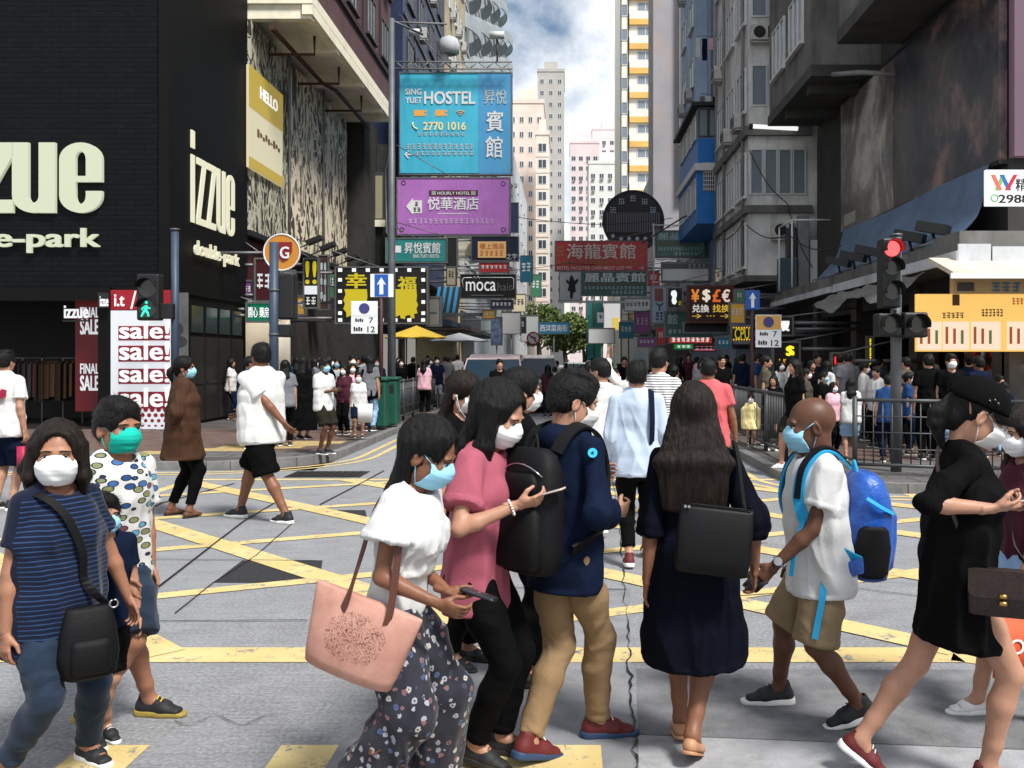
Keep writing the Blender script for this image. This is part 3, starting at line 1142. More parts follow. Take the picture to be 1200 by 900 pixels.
def person(sp):
 near = sp.get('near', False)
 hb, hh, hd, hc_ = (.012, .0048, .0045, .0072) if near else (.020, .009, .011, .017)
 if sp.get('far'):
  hb, hh, hd, hc_ = (.026, .013, .018, .023)
 z0 = sp.get('z', 0.0)
 if 'gy' in sp:
  Y = GY(sp['gy'], z0)
 else:
  Y = sp['Y']
 if 'top' in sp:
  sp['H'] = PZ(sp['top'], Y) - z0
 sp.setdefault('H', 1.68)
 X = PX(sp['px'], Y) if 'px' in sp else sp['X']
 ang = R(sp.get('ang', 0) + 180)
 Minv = (Matrix.Translation((X, Y, z0)) @ Matrix.Rotation(ang, 4, 'Z')).inverted()
 def resolve():
  sk = sp['H'] / 1.70
  for sd in 'LR':
   q = sp.get('f' + sd)
   if q:          # photo pixel of the sole, heel lift, direction
    yy = GY(q[1], z0)
    a = Minv @ Vector((PX(q[0], yy), yy, z0))
    dr = R((sp.get('ang', 0) - q[3]) if len(q) > 3 else 0)
    ball = .05      # the pixel marks the middle of the foot
    sp['foot' + sd] = (a.x / sk - math.sin(dr) * ball, a.y / sk - math.cos(dr) * ball, q[2] if len(q) > 2 else 0, math.degrees(dr), q[4] if len(q) > 4 else 0)
   q = sp.get('h' + sd)
   if q:          # photo pixel of the wrist and its distance before (-) or behind the body
    yy = Y + q[2]
    a = Minv @ Vector((PX(q[0], yy), yy, PZ(q[1], yy)))
    d = dict(q[3]) if len(q) > 3 else {}
    d['abs'] = tuple(a)
    d['w'] = (0, 0, 0)
    sp['arm' + sd] = d
 resolve()
 p = skeleton(sp)
 if 'top' in sp and not sp.get('noscale'):
  cur = p.hc[2] + (p.Rh @ V3(0, -.014, .028))[2] * p.hs + .092 * p.hs
  for _ in range(3):
   sp['H'] *= (PZ(sp['top'], Y) - z0) / cur
   resolve()
   p = skeleton(sp)
   cur = p.hc[2] + (p.Rh @ V3(0, -.014, .028))[2] * p.hs + .092 * p.hs
 root = empty(sp.get('name', 'person'), (X, Y, z0), ang, sp['label'], 'person', sp.get('group'))
 p.root = root
 p.M = Matrix.Translation((X, Y, z0)) @ Matrix.Rotation(ang, 4, 'Z')
 skin = skin_mat(sp.get('skin', 'mid'), SKINS[sp.get('skin', 'mid')])
 parts = [body_mesh(p, sp, hb), head_mesh(p, sp, hh)]
 for sd in 'LR':
  if not sp.get('nohand' + sd):
   parts.append(hand_mesh(p, sd, hd))
 link('body', to_mesh('body', parts), skin, root)
 hm = hair_mat()
 hcol = sp.get('haircol', 'hair black')
 hst = sp.get('hair', 'short')
 if hst:
  hv, hf = hair_mesh(p, sp, hh * 1.15)
  hp_ = [(hv, hf)]
  if near and hst != 'buzz' and not sp.get('hat'):
   hp_.append(strands(hv, hf, p, 420 if hst in ('long', 'bob', 'pony') else 520, 'long' if hst in ('long', 'bob', 'pony') else 'short', int(sp['px']) + 3))
  link('hair', to_mesh('hair', hp_), MATS['hair cropped'] if hst == 'buzz' else MATS[hcol], root)
 if sp.get('mask'):
  mb = mask_mesh(p, sp.get('maskstyle', 'flat'))
  v = np.array(mb.v) * p.hs @ p.Rh.T + p.hc
  mb.v = [tuple(x) for x in v]
  mb.build('mask', mat('mask ' + sp['mask'], MASKC[sp['mask']], .8, spec=.2, bump=.2, bscale=260, bdist=.002), root)
 if near or sp.get('eyes'):
  for sg in (-1, 1):
   mb = eye_meshes(p, sg)
   v = np.array(mb.v) * p.hs @ p.Rh.T + p.hc
   mb.v = [tuple(x) for x in v]
   mb.build('eye', [mat('eye white', (.55, .52, .50), .25), mat('eye dark', (.006, .004, .003), .15), MATS['hair black']], root)
 for nm, kind, g, m in sp.get('wear', []):
  if kind == 'top':
   V, F = top_mesh(p, sp, g, hc_)
  else:
   V, F = legs_mesh(p, sp, g, hc_)
  link(nm, to_mesh(nm, [(V, F)]), m, root)
 sh = sp.get('shoes')
 if sh:
  kind, um, sm = sh
  for sd in 'LR':
   (U, FU), (S, FS) = shoe_parts(p, sd, kind, .0055 if near else .010)
   o = link('shoe', to_mesh('shoe', [(U, FU)]), um, root)
   link('sole', to_mesh('sole', [(S, FS)]), sm, o)
   if kind == 'sneaker' and near:
    mb = MB()
    ank, fwd, pit, ball = p.feet[sd]
    side = np.cross(fwd, V3(0, 0, 1))
    for i in range(4):
     yy = .050 + .019 * i
     zz = .097 - .0115 * i
     a = np.array([(x, yy, zz - abs(x) * .45) for x in (-.022, -.011, 0, .011, .022)])
     q = p.s * (.92 if p.fem else 1.02)
     Rf = np.stack([side, fwd, V3(0, 0, 1)], 1)
     b0 = np.array([ball[0], ball[1], ball[2] - .02 * p.s])
     a = ((a * q) @ Rf.T - fwd * .125 * p.s) @ pit.T + b0
     mb.tube([tuple(x) for x in a], .0032 * q, 5)
    mb.build('laces', sp.get('lacemat', sm), o)
 return root, p
def lw(p, v):
 return np.array(p.M @ Vector(v))
def carried(name, p, label, cat, group=None):
 o = empty(name, p.root.location, p.root.rotation_euler.z, label, cat, group)
 return o
# ================================================================ road, markings, pavements
K = 0.004
def road_mat():
 m, N = newmat('road concrete and asphalt')
 v = N.coord()
 big = N.noise(v, .35, 4, .6)
 fine = N.noise(v, 46, 6, .7)
 mid = N.noise(v, 3.1, 8, .66, .4)
 c = N.ramp(mid, [(.3, (.14, .143, .15)), (.5, (.24, .245, .255)), (.72, (.34, .345, .36))])
 c = N.mix(.6, c, N.ramp(fine, [(.3, (.075, .075, .078)), (.5, (.24, .245, .255)), (.7, (.46, .465, .48))]))
 c = N.mix(N.ramp(big, [(.42, (0, 0, 0)), (.62, (.45, .45, .45))]), c, (.25, .255, .265))
 br = N.noise(N.coord(scale=(1.4, 34, 1)), 1.3, 5, .7)
 c = N.mix(N.math('MULTIPLY', N.ramp(br, [(.45, (0, 0, 0)), (.72, (1, 1, 1))]), .40), c, (.085, .085, .088))
 st = N.noise(N.coord(scale=(1, .6, 1), loc=(4, 2, 0)), 1.6, 7, .72, 1.2)
 c = N.mix(N.ramp(st, [(.60, (0, 0, 0)), (.78, (.55, .55, .55))]), c, (.060, .058, .056))
 N.l(c, N.b.inputs['Base Color'])
 N.b.inputs['Roughness'].default_value = .82
 N.b.inputs['Specular IOR Level'].default_value = .25
 N.bump(N.math('ADD', fine, N.math('MULTIPLY', br, 1.5)), .55, .012)
 return m
def paint_mat(name, c, c2, wear):
 m, N = newmat(name)
 v = N.coord()
 a = N.noise(v, 7, 8, .72, .3)
 b = N.noise(v, 60, 5, .7)
 col_ = N.mix(N.ramp(N.noise(v, 2.0, 4), [(.3, (0, 0, 0)), (.7, (1, 1, 1))]), c, c2)
 f = N.math('ADD', N.math('MULTIPLY', a, .7), N.math('MULTIPLY', b, .3))
 N.l(N.mix(N.ramp(f, [(wear, (0, 0, 0)), (wear + .07, (1, 1, 1))]), col_, (.17, .17, .175)), N.b.inputs['Base Color'])
 N.b.inputs['Roughness'].default_value = .75
 N.bump(b, .3, .006)
 MATS[name] = m
 return m
ROAD = road_mat()
YEL = paint_mat('road paint yellow', srgb(206, 186, 132), srgb(192, 168, 106), .535)
road = MB()
for x0, x1, y0, y1 in ((-200, 200, -60, 14.4), (-3.9, 2.98, 14.4, 700)):
 nx, ny = (1, 1)
 road.add([(x0, y0, 0), (x1, y0, 0), (x1, y1, 0), (x0, y1, 0)], [(0, 1, 2, 3)])
road = road.build('road', ROAD)
tag(road, kind='structure')
gr = MB().add([(-900, -300, -.3), (900, -300, -.3), (900, 1500, -.3), (-900, 1500, -.3)], [(0, 1, 2, 3)]).build('ground', mat('ground grey', (.16, .16, .16), .9, var=.2))
tag(gr, kind='structure')
def ribbon(name, pts, width, m, z, parent=None):
 P = [Vector((a, b)) for a, b in pts]
 L, Rr = [], []
 for i, p in enumerate(P):
  d = (P[min(i + 1, len(P) - 1)] - P[max(i - 1, 0)]).normalized()
  n = Vector((-d.y, d.x)) * (width[i] if isinstance(width, list) else width) / 2
  L.append((p.x + n.x, p.y + n.y, z))
  Rr.append((p.x - n.x, p.y - n.y, z))
 k = len(P)
 mb = MB().add(L + Rr, [(i, k + i, k + i + 1, i + 1) for i in range(k - 1)])
 return mb.build(name, m, parent)
def gp(px, py):
 Y = GY(py)
 return (PX(px, Y), Y)
BOX = [(-5.3, 5.44), (2.25, 5.44), (4.5, 9.6), (4.3, 12.3), (3.2, 13.3), (-5.2, 13.3)]
def clip_line(px_, py_, dx, dy):
 ts = []
 n = len(BOX)
 for i in range(n):
  (ax, ay), (bx, by) = BOX[i], BOX[(i + 1) % n]
  ex, ey = bx - ax, by - ay
  den = dx * ey - dy * ex
  if abs(den) < 1e-9:
   continue
  t = ((ax - px_) * ey - (ay - py_) * ex) / den
  q = ((ax - px_) * dy - (ay - py_) * dx) / den
  if -1e-6 <= q <= 1 + 1e-6:
   ts.append(t)
 if len(ts) < 2:
  return None
 return (px_ + dx * min(ts), py_ + dy * min(ts)), (px_ + dx * max(ts), py_ + dy * max(ts))
ribbon('yellow_line', [(-9, 5.44), (2.25, 5.44)], .27, YEL, K, road)
ribbon('yellow_line', [(-5.3, 13.3), (3.2, 13.3)], .16, YEL, K, road)
ribbon('yellow_line', [(-5.35, 5.6), (-5.3, 13.2)], .16, YEL, K, road)
ribbon('yellow_line', [(2.25, 5.3), (4.5, 9.6), (4.3, 12.3), (3.2, 13.3)], .16, YEL, K, road)
for i, k in enumerate((.75, 3.1, 5.45, 7.8, 10.15, 12.5, 14.85)):
 q = clip_line(k, 0, 1, -1)
 if q:
  ribbon('yellow_line', q, .25, YEL, 2 * K, road)
for i in range(-1, 5):
 q = clip_line(0, 6.2 + 2.0 * i, 1, .48)
 if q:
  ribbon('yellow_line', q, .17, YEL, 1.5 * K, road)
for x0, x1 in ((98, 176), (330, 397), (545, 704)):
 a, b = gp(x0, 874), gp(x1, 874)
 MB().add([(a[0], 3.2, K), (b[0], 3.2, K), (b[0], b[1], K), (a[0], a[1], K)], [(0, 1, 2, 3)]).build('yellow_block', YEL, road)
PATCH = mat('asphalt patch', (.022, .022, .024), .85, var=.4, vscale=30, bump=.8, bscale=60, bdist=.02)
PALE = mat('pale concrete strip', (.30, .305, .315), .8, var=.18, vscale=5, bump=.4, bscale=70, dirt=.3)
MB().add([gp(250, 683) + (K * .7,), gp(374, 684) + (K * .7,), gp(378, 657) + (K * .7,), gp(284, 657) + (K * .7,)], [(0, 1, 2, 3)]).build('asphalt_patch', PATCH, road)
MB().add([gp(404, 604) + (K * .7,), gp(430, 606) + (K * .7,), gp(428, 598) + (K * .7,), gp(390, 598) + (K * .7,)], [(0, 1, 2, 3)]).build('asphalt_patch', PATCH, road)
MB().add([gp(748, 905) + (K * .7,), gp(1250, 930) + (K * .7,), gp(1250, 882) + (K * .7,), gp(748, 862) + (K * .7,)], [(0, 1, 2, 3)]).build('concrete_strip', PALE, road)
MB().add([gp(360, 905) + (K * .6,), gp(742, 905) + (K * .6,), gp(738, 690) + (K * .6,), gp(600, 690) + (K * .6,)], [(0, 1, 2, 3)]).build('concrete_slab', mat('concrete slab', (.21, .215, .225), .8, var=.22, vscale=3, bump=.5, bscale=60, dirt=.35), road)
ASPH = mat('darker asphalt', (.165, .168, .175), .85, var=.35, vscale=4, bump=.6, bscale=75, bdist=.012, dirt=.3)
MB().add([gp(748, 861) + (K * .6,), gp(1260, 881) + (K * .6,), gp(1260, 786) + (K * .6,), gp(746, 784) + (K * .6,)], [(0, 1, 2, 3)]).build('asphalt_patch', ASPH, road)
TAR = mat('tar joint', (.010, .010, .011), .6, var=.3)
for pts, wd in (([(120, 742), (165, 705), (232, 653), (285, 612), (330, 585)], .020), ([(205, 720), (250, 684), (300, 652), (345, 612)], .010), ([(140, 610), (190, 590), (275, 567)], .03), ([(375, 592), (425, 566), (450, 552)], .025), ([(0, 730), (360, 728)], .012),
    ([(140, 656), (370, 658)], .012), ([(760, 640), (900, 637)], .012), ([(860, 700), (1000, 690), (1080, 700)], .012), ([(600, 690), (735, 692)], .015)):
 ribbon('tar_joint', [gp(*q) for q in pts], wd, TAR, 2.6 * K, road)
rg = random.Random(3)
ck = []
for i in range(60):
 t = i / 59
 ck.append(gp(716 + 28 * t ** .6 + rg.uniform(-3.5, 3.5) * (0.35 + t), 560 + 345 * t))
ribbon('crack', ck, [rg.choice((.003, .005, .008, .014)) for _ in ck], TAR, 2.6 * K, road)
ck = [gp(205 + i * 9 + rg.uniform(-2, 2), 846 + 6 * math.sin(i * .9) + rg.uniform(-1, 1)) for i in range(14)]
ribbon('crack', ck, [rg.uniform(.002, .006) for _ in ck], TAR, 2.6 * K, road)
IRON = mat('cast iron', (.03, .028, .026), .6, metal=.6, bump=.5, bscale=80)
for cx, cy, wx, wy in ((-3.55, 13.9, .55, .35), (-1.9, 8.35, .0, .0)):
 if not wx:
  continue
 mb = MB().box(cx - wx, cx + wx, cy - wy, cy + wy, .001, .009)
 o = mb.build('drain_cover', IRON)
 tag(o, 'black iron drain grate at the left kerb', 'drain cover')
 for i in range(9):
  MB().box(cx - wx + .1 + i * .105, cx - wx + .15 + i * .105, cy - wy + .05, cy + wy - .05, .0095, .016).build('grate_bar', IRON, o)
KERB = mat('kerb stone', (.17, .168, .165), .8, var=.25, vscale=4, bump=.4, bscale=50, dirt=.4)
PAVE = mat('pavement bed', (.075, .066, .062), .85, var=.3, vscale=2, bump=.4, bscale=60)
T_GREY = mat('paving tile grey', (.105, .100, .098), .75, var=.3, vscale=3, bump=.4, bscale=70, dirt=.4)
T_RED = mat('paving tile red brown', (.115, .074, .060), .75, var=.3, vscale=3, bump=.4, bscale=70, dirt=.3)
T_YEL = mat('tactile tile', srgb(168, 146, 96), .75, var=.2, vscale=5, bump=.5, bscale=60)
PZT = .13
def arc(cx, cy, r, a0, a1, n=9):
 return [(cx + r * math.cos(R(a0 + (a1 - a0) * i / n)), cy + r * math.sin(R(a0 + (a1 - a0) * i / n))) for i in range(n + 1)]
def pavement(name, edge, far_x):
 poly = edge + [(far_x, edge[-1][1]), (far_x, edge[0][1])]
 if far_x > 0:
  poly = poly[::-1]
 o = MB().prism(poly[::-1], 'z', -.05, PZT - .012).build(name, PAVE)
 tag(o, kind='structure')
 P = [Vector(q) for q in edge]
 sg = -1 if far_x > 0 else 1
 for i in range(len(P) - 1):
  a, b = P[i], P[i + 1]
  L = (b - a).length
  d = (b - a).normalized()
  nrm = Vector((-d.y, d.x)) * sg
  n = max(1, int(round(L)))
  if a.y > 46:
   continue
  n = min(n, 40)
  for k in range(n):
   q0, q1 = a + d * (L * k / n + .006), a + d * (L * (k + 1) / n - .006)
   if q0.y > 46 or abs(q0.x) > 17:
    continue
   i0, i1 = q0 + nrm * .15, q1 + nrm * .15
   o0, o1 = q0 - nrm * .01, q1 - nrm * .01
   z1 = PZT + rg.uniform(-.003, .003)
   MB().add([(o0.x, o0.y, -.02), (o1.x, o1.y, -.02), (i1.x, i1.y, -.02), (i0.x, i0.y, -.02), (o0.x, o0.y, z1), (o1.x, o1.y, z1), (i1.x, i1.y, z1), (i0.x, i0.y, z1)],
     [(0, 1, 5, 4), (1, 2, 6, 5), (2, 3, 7, 6), (3, 0, 4, 7), (4, 5, 6, 7)]).build('kerb_stone', KERB, o)
 return o
edgeL = [(-60, 14.4), (-17, 14.4), (-5.9, 14.4)] + arc(-5.9, 16.4, 2.0, -90, 0)[1:] + [(-3.9, 46), (-3.9, 400)]
edgeR = [(60, 11.9), (17, 11.9), (4.6, 11.9)] + arc(4.6, 13.5, 1.62, 270, 180)[1:] + [(2.98, 46), (2.98, 400)]
pavL = pavement('pavement_left', edgeL, -60)
pavR = pavement('pavement_right', edgeR, 60)
def inside_edge(x, y, left, m):
 if left:
  if y < 14.4 + m or x > -3.9 - m:
   return False
  return not (x > -5.9 and y < 16.4 and math.hypot(x + 5.9, y - 16.4) > 2.0 - m)
 if y < 11.9 + m or x < 2.98 + m:
  return False
 return not (x < 4.6 and y < 13.5 and math.hypot(x - 4.6, y - 13.5) > 1.62 - m)
tile_me = {}
for mm in (T_GREY, T_RED, T_YEL):
 me = MB().box(-.245, .245, -.245, .245, -.02, .0).data('paving_tile')
 me.materials.append(mm)
 tile_me[mm.name] = me
for left, pv, xr, yr in ((True, pavL, (-13.5, -4), (14.6, 21)), (False, pavR, (3.3, 9.5), (12.1, 17.8))):
 y = yr[0] + .25
 r_ = 0
 while y < yr[1]:
  x = xr[0] + .25 * (r_ % 2)
  while x < xr[1]:
   if inside_edge(x, y, left, .43):
    if left:
     tact = -.35 < (y - 16.0) - (x + 6.6) * .75 < .75 and x > -7.2
     mm = T_YEL if tact else (T_GREY if y < 16.2 else T_RED)
    else:
     mm = T_GREY if (r_ < 5 or x < 4.5) else T_RED
    o = bpy.data.objects.new('paving_tile', tile_me[mm.name])
    col.objects.link(o)
    o.parent = pv
    o.location = (x, y, PZT + rg.uniform(-.003, .003))
    o.rotation_euler = (rg.uniform(-.004, .004), rg.uniform(-.004, .004), 0)
   x += .5
  y += .5
  r_ += 1
for off in (.30, .55):
 e = [(-17, 14.4 - off), (-5.9, 14.4 - off)] + arc(-5.9, 16.4, 2.0 + off, -90, 0)[1:] + [(-3.9 + off, 46)]
 ribbon('yellow_line', e, .10, YEL, 1.2 * K, road)
 e = [(17, 11.9 - off), (4.6, 11.9 - off)] + arc(4.6, 13.5, 1.62 + off, 270, 180)[1:] + [(2.98 - off, 46)]
 ribbon('yellow_line', e, .10, YEL, 1.2 * K, road)
# ================================================================ buildings
GLASS = mat('window glass', (.035, .045, .055), .08, spec=.8)
GLASS2 = mat('window glass pale', (.22, .26, .30), .12, spec=.8)
FR_W = mat('window frame white', (.62, .63, .63), .5, var=.1)
FR_D = mat('window frame dark', (.05, .05, .052), .5)
AC_W = mat('air conditioner white', (.50, .50, .48), .6, var=.15, dirt=.4)
DARK = mat('dark grille', (.012, .012, .013), .6)
PIPE = mat('pipe grey', (.22, .22, .22), .6, var=.2)
_win = {}
def window_mesh(w_, h_, cols=2, fr=FR_W, gl=GLASS, bar=.05, sill=True):
 key = (round(w_, 2), round(h_, 2), cols, fr.name, gl.name, sill)
 if key in _win:
  return _win[key]
 mb = MB()
 d0 = -.05
 mb.box(-w_ / 2, w_ / 2, d0, .02, h_ / 2 - bar, h_ / 2, 0)
 mb.box(-w_ / 2, w_ / 2, d0, .02, -h_ / 2, -h_ / 2 + bar, 0)
 for i in range(cols + 1):
  x = -w_ / 2 + bar / 2 + (w_ - bar) * i / cols
  mb.box(x - bar / 2, x + bar / 2, d0, .021, -h_ / 2 + bar + .001, h_ / 2 - bar - .001, 0)
 mb.box(-w_ / 2 + bar, w_ / 2 - bar, -.012, .004, -h_ / 2 + bar, h_ / 2 - bar, 1)
 if sill:
  mb.box(-w_ / 2 - .06, w_ / 2 + .06, -.12, .0, -h_ / 2 - .08, -h_ / 2 - .002, 0)
 me = mb.data('window')
 me.materials.append(fr)
 me.materials.append(gl)
 _win[key] = me
 return me
def put(me, name, parent, loc, face):
 o = bpy.data.objects.new(name, me)
 col.objects.link(o)
 o.parent = parent
 o.location = loc
 o.rotation_euler = (0, 0, {'-y': 0, '+x': R(90), '-x': R(-90)}[face])
 return o
_ac = MB().box(-.38, .38, -.34, 0, -.26, .26, 0, bev=.02)
_ac.disc((-.10, -.345, 0), .20, 'y', .012, 20, 1)
_ac.box(.18, .34, -.349, -.341, -.2, .2, 1)
_ac.box(-.36, .36, -.30, .0, -.33, -.29, 0)
AC_ME = _ac.data('air_conditioner')
AC_ME.materials.append(AC_W)
AC_ME.materials.append(DARK)
def windows(parent, face, plane, us, zs, me, ac=0.0, rnd=None):
 rnd = rnd or random.Random(5)
 for z in zs:
  for u in us:
   loc = (u, plane, z) if face == '-y' else (plane, u, z)
   put(me, 'window', parent, loc, face)
   if rnd.random() < ac:
    q = z - .95
    loc = (u, plane, q) if face == '-y' else (plane, u, q)
    put(AC_ME, 'air_conditioner', parent, loc, face)
def block(root, name, m, x0, x1, y0, y1, z0, z1, bev=0):
 return MB().box(x0, x1, y0, y1, z0, z1, 0, bev).build(name, m, root)
def rel(root, x0, x1, y0, y1):
 l = root.location
 return x0 - l.x, x1 - l.x, y0 - l.y, y1 - l.y
# ------------------------------------------------ left corner shop, black
def brick_black():
 m, N = newmat('black painted brick')
 v = N.coord(rot=(R(90), 0, 0))
 br = N.n('TexBrick', Scale=1.0, Mortar__Size=.012, Brick__Width=.42, Row__Height=.115)
 br.inputs['Color1'].default_value = (.0026, .0034, .0048, 1)
 br.inputs['Color2'].default_value = (.0042, .0054, .0072, 1)
 br.inputs['Mortar'].default_value = (.0012, .0012, .0016, 1)
 N.l(v, br.inputs['Vector'])
 N.l(N.mix(N.math('MULTIPLY', N.noise(N.coord(), 1.2, 5), .35), br.outputs['Color'], (.004, .004, .005)), N.b.inputs['Base Color'])
 N.b.inputs['Roughness'].default_value = .5
 N.b.inputs['Specular IOR Level'].default_value = .12
 N.bump(N.math('SUBTRACT', 1.0, br.outputs['Fac']), .7, .02)
 return m
BLK_BRICK = brick_black()
BLK_WALL = mat('black smooth cladding', (.0032, .0032, .0030), .6, spec=.15, var=.25, vscale=1.5)
LETTER = lit('lit cream letter', srgb(226, 234, 204), .62)
LETTER2 = lit('lit warm letter', srgb(248, 244, 214), .75)
LX, LY = -9.0, 21.2
shop = empty('corner_shop_building', (-12.5, 24, 0), 0, 'black corner building with large lit cream letters above its shop entrance', 'building')
def L(o):
 return o
def wbox(root, name, m, x0, x1, y0, y1, z0, z1, bev=0):
 a = rel(root, x0, x1, y0, y1)
 return block(root, name, m, a[0], a[1], a[2], a[3], z0 - root.location.z, z1 - root.location.z, bev)
wbox(shop, 'upper_wall', BLK_BRICK, -22, LX - .26, LY, 26.4, 3.32, 21)
wbox(shop, 'side_cladding', BLK_WALL, LX - .24, LX, LY + .0, 26.4, 3.24, 21)
wbox(shop, 'side_wall', BLK_WALL, -9.3, LX - .05, 22.2, 26.4, 0, 3.24)
wbox(shop, 'roof_slab', BLK_WALL, -22.1, LX + .1, LY - .1, 26.45, 21, 21.4)
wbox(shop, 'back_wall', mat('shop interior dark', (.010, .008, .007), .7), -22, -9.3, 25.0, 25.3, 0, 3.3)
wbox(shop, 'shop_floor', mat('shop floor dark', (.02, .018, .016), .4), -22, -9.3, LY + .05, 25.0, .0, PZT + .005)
wbox(shop, 'column', BLK_WALL, PX(116, LY), PX(131, LY), LY - .05, LY + .4, 0, 3.32)
wbox(shop, 'corner_column', BLK_WALL, -9.25, LX, LY - .02, 22.2, 0, 3.24)
wbox(shop, 'lintel', BLK_WALL, -22, PX(131, LY), LY - .06, LY - .01, 3.02, 3.32)
wbox(shop, 'poster_backing', BLK_WALL, PX(130, LY), -9.25, LY + .0, LY + .3, 0, 3.32)
def half_ring(mb, cx, cz, ro, ri, sx, a0, a1, y0, y1, n=14, ro_z=None, ri_z=None):
 vs, fs = [], []
 for i in range(n + 1):
  t = R(a0 + (a1 - a0) * i / n)
  for r_, rz in ((ri, ri_z or ri), (ro, ro_z or ro)):
   for y in (y0, y1):
    vs.append((cx + math.cos(t) * r_ * sx, y, cz + math.sin(t) * rz))
 for i in range(n):
  a, b = i * 4, (i + 1) * 4
  fs += [(a, b, b + 2, a + 2), (a + 1, a + 3, b + 3, b + 1), (a + 2, b + 2, b + 3, a + 3), (a, a + 1, b + 1, b)]
 fs += [(0, 2, 3, 1), (n * 4, n * 4 + 1, n * 4 + 3, n * 4 + 2)]
 return mb.add(vs, fs)
def block_letter(ch, w_, h_, s_, th):
 mb = MB()
 r_ = w_ / 2
 if ch == 'i':
  mb.box(0, s_, 0, th, 0, h_)
  mb.box(0, s_, 0, th, h_ * 1.10, h_ * 1.36)
 elif ch == 'z':
  mb.box(0, w_, 0, th, 0, s_ * .8)
  mb.box(0, w_, 0, th, h_ - s_ * .8, h_)
  mb.prism([(0, s_ * .8 + .001), (s_ * 1.1, s_ * .8 + .001), (w_, h_ - s_ * .8 - .001), (w_ - s_ * 1.1, h_ - s_ * .8 - .001)], 'y', 0, th)
 elif ch == 'u':
  mb.box(0, s_, 0, th, r_ * .8, h_)
  mb.box(w_ - s_, w_, 0, th, 0, h_)
  half_ring(mb, r_, r_ * .8 - .001, r_, r_ - s_, 1, 180, 352, .001, th - .001, ro_z=r_ * .8, ri_z=max(r_ * .8 - s_ * .62, .02))
 elif ch == 'e':
  q = r_ * .8
  mb.box(0, s_, 0, th, q, h_ - q)
  mb.box(w_ - s_, w_, 0, th, h_ * .44, h_ - q)
  mb.box(s_ * .9, w_ - s_ * .9, .001, th - .001, h_ * .44, h_ * .44 + s_ * .36)
  mb.box(w_ - s_, w_, 0, th, q, h_ * .31)
  half_ring(mb, r_, h_ - q + .0005, r_, r_ - s_, 1, 0, 180, 0, th, ro_z=q, ri_z=q - s_ * .55)
  half_ring(mb, r_, q - .0005, r_, r_ - s_, 1, 180, 360, 0, th, ro_z=q, ri_z=q - s_ * .55)
 return mb
def sign_letters(root, xs, z0, h_, face, plane, wid, s_, m, th=.10, near=0):
 for ch, u in xs:
  mb = block_letter(ch, wid, h_, s_, th)
  o = mb.build('sign_letter', m, root)
  l = root.location
  if face == '-y':
   o.location = (u - l.x, plane - th - l.y, z0)
  else:
   o.rotation_euler = (0, 0, R(90))
   o.location = (plane + th - l.x, u - l.y, z0)
px1 = LY / FPX
u0 = PX(17, LY)
wl = 50 * px1
st = .365
gap = 3.2 * px1
e0 = PX(72, LY)
ZB, ZH = PZ(250, LY), 82 * px1
sign_letters(shop, [('e', e0), ('u', u0), ('z', u0 - gap - wl * .92), ('z', u0 - 2 * gap - wl * 1.84), ('i', u0 - 3 * gap - wl * 1.84 - st)], ZB, ZH, '-y', LY, wl, st, LETTER)
def on(root, o):
 if o is not None:
  o.parent = root
  o.location = o.location - Vector(root.location)
 return o
on(shop, lettering('sign_lettering', 'double-park', (PX(-112, LY), PX(120, LY), PZ(297, LY), PZ(268, LY)), LETTER, None, LY - .06, .022, .10))
lw_ = .56
sign_letters(shop, [(c, y) for c, y in zip('izzue', (22.4, 22.74, 23.40, 24.06, 24.74))], 4.98, 1.62, '+x', LX, .57, .20, LETTER2, .035)
on(shop, lettering('sign_lettering', 'double-park', (22.4, 25.45, 4.10, 4.56), LETTER2, None, LX + .07, .006, .10, axis='right'))
PANEL = mat('dark wood panel', (.016, .014, .012), .5, var=.3, vscale=6)
for i in range(4):
 a = 22.5 + i * .92
 wbox(shop, 'door_panel', PANEL, LX - .048, LX - .01, a, a + .80, .2, 2.25)
 wbox(shop, 'door_pane', mat('pane dim', (.02, .03, .032), .15, spec=.7), LX - .048, LX - .02, a + .05, a + .75, 2.35, 3.0)
 wbox(shop, 'door_rail', PANEL, LX - .009, LX + .015, a + .04, a + .76, 1.10, 1.16)
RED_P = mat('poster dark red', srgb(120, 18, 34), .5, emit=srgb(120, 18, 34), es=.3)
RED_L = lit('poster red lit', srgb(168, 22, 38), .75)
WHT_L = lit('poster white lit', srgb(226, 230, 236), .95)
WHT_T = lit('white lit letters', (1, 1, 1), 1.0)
def fpanel(root, name, m, x0, y0, x1, y1, Y, th=.04, bev=0):
 return wbox(root, name, m, PX(x0, Y), PX(x1, Y), Y - th, Y, PZ(y1, Y), PZ(y0, Y), bev)
def ftext(root, body, m, x0, y0, x1, y1, Y, bold=0.0, keep=False, name='lettering', thick=.03, shear=0.0, spacing=1.0):
 if body[0] == '~':
  n = int(body[1:])
  q = random.Random(n + int(x0 * 7))
  mb = MB()
  w_ = (x1 - x0) / n
  for i in range(n):
   a = x0 + i * w_
   for k in range(3):
    b0 = y0 + (y1 - y0) * (k * .36 + q.uniform(0, .1))
    mb.box(PX(a + w_ * q.uniform(.02, .2), Y), PX(a + w_ * q.uniform(.65, .86), Y), Y - .008, Y, PZ(min(b0 + (y1 - y0) * .16, y1), Y), PZ(b0, Y))
   c_ = a + w_ * q.uniform(.3, .55)
   mb.box(PX(c_, Y), PX(c_ + w_ * .14, Y), Y - .0092, Y - .001, PZ(y1, Y), PZ(y0 + (y1 - y0) * .05, Y))
  return on(root, tag(mb.build('small_print', m, None), kind='stuff'))
 return on(root, lettering(name, body, (PX(x0, Y), PX(x1, Y), PZ(y1, Y), PZ(y0, Y)), m, None, Y, bold, thick, keep=keep, shear=shear, spacing=spacing))
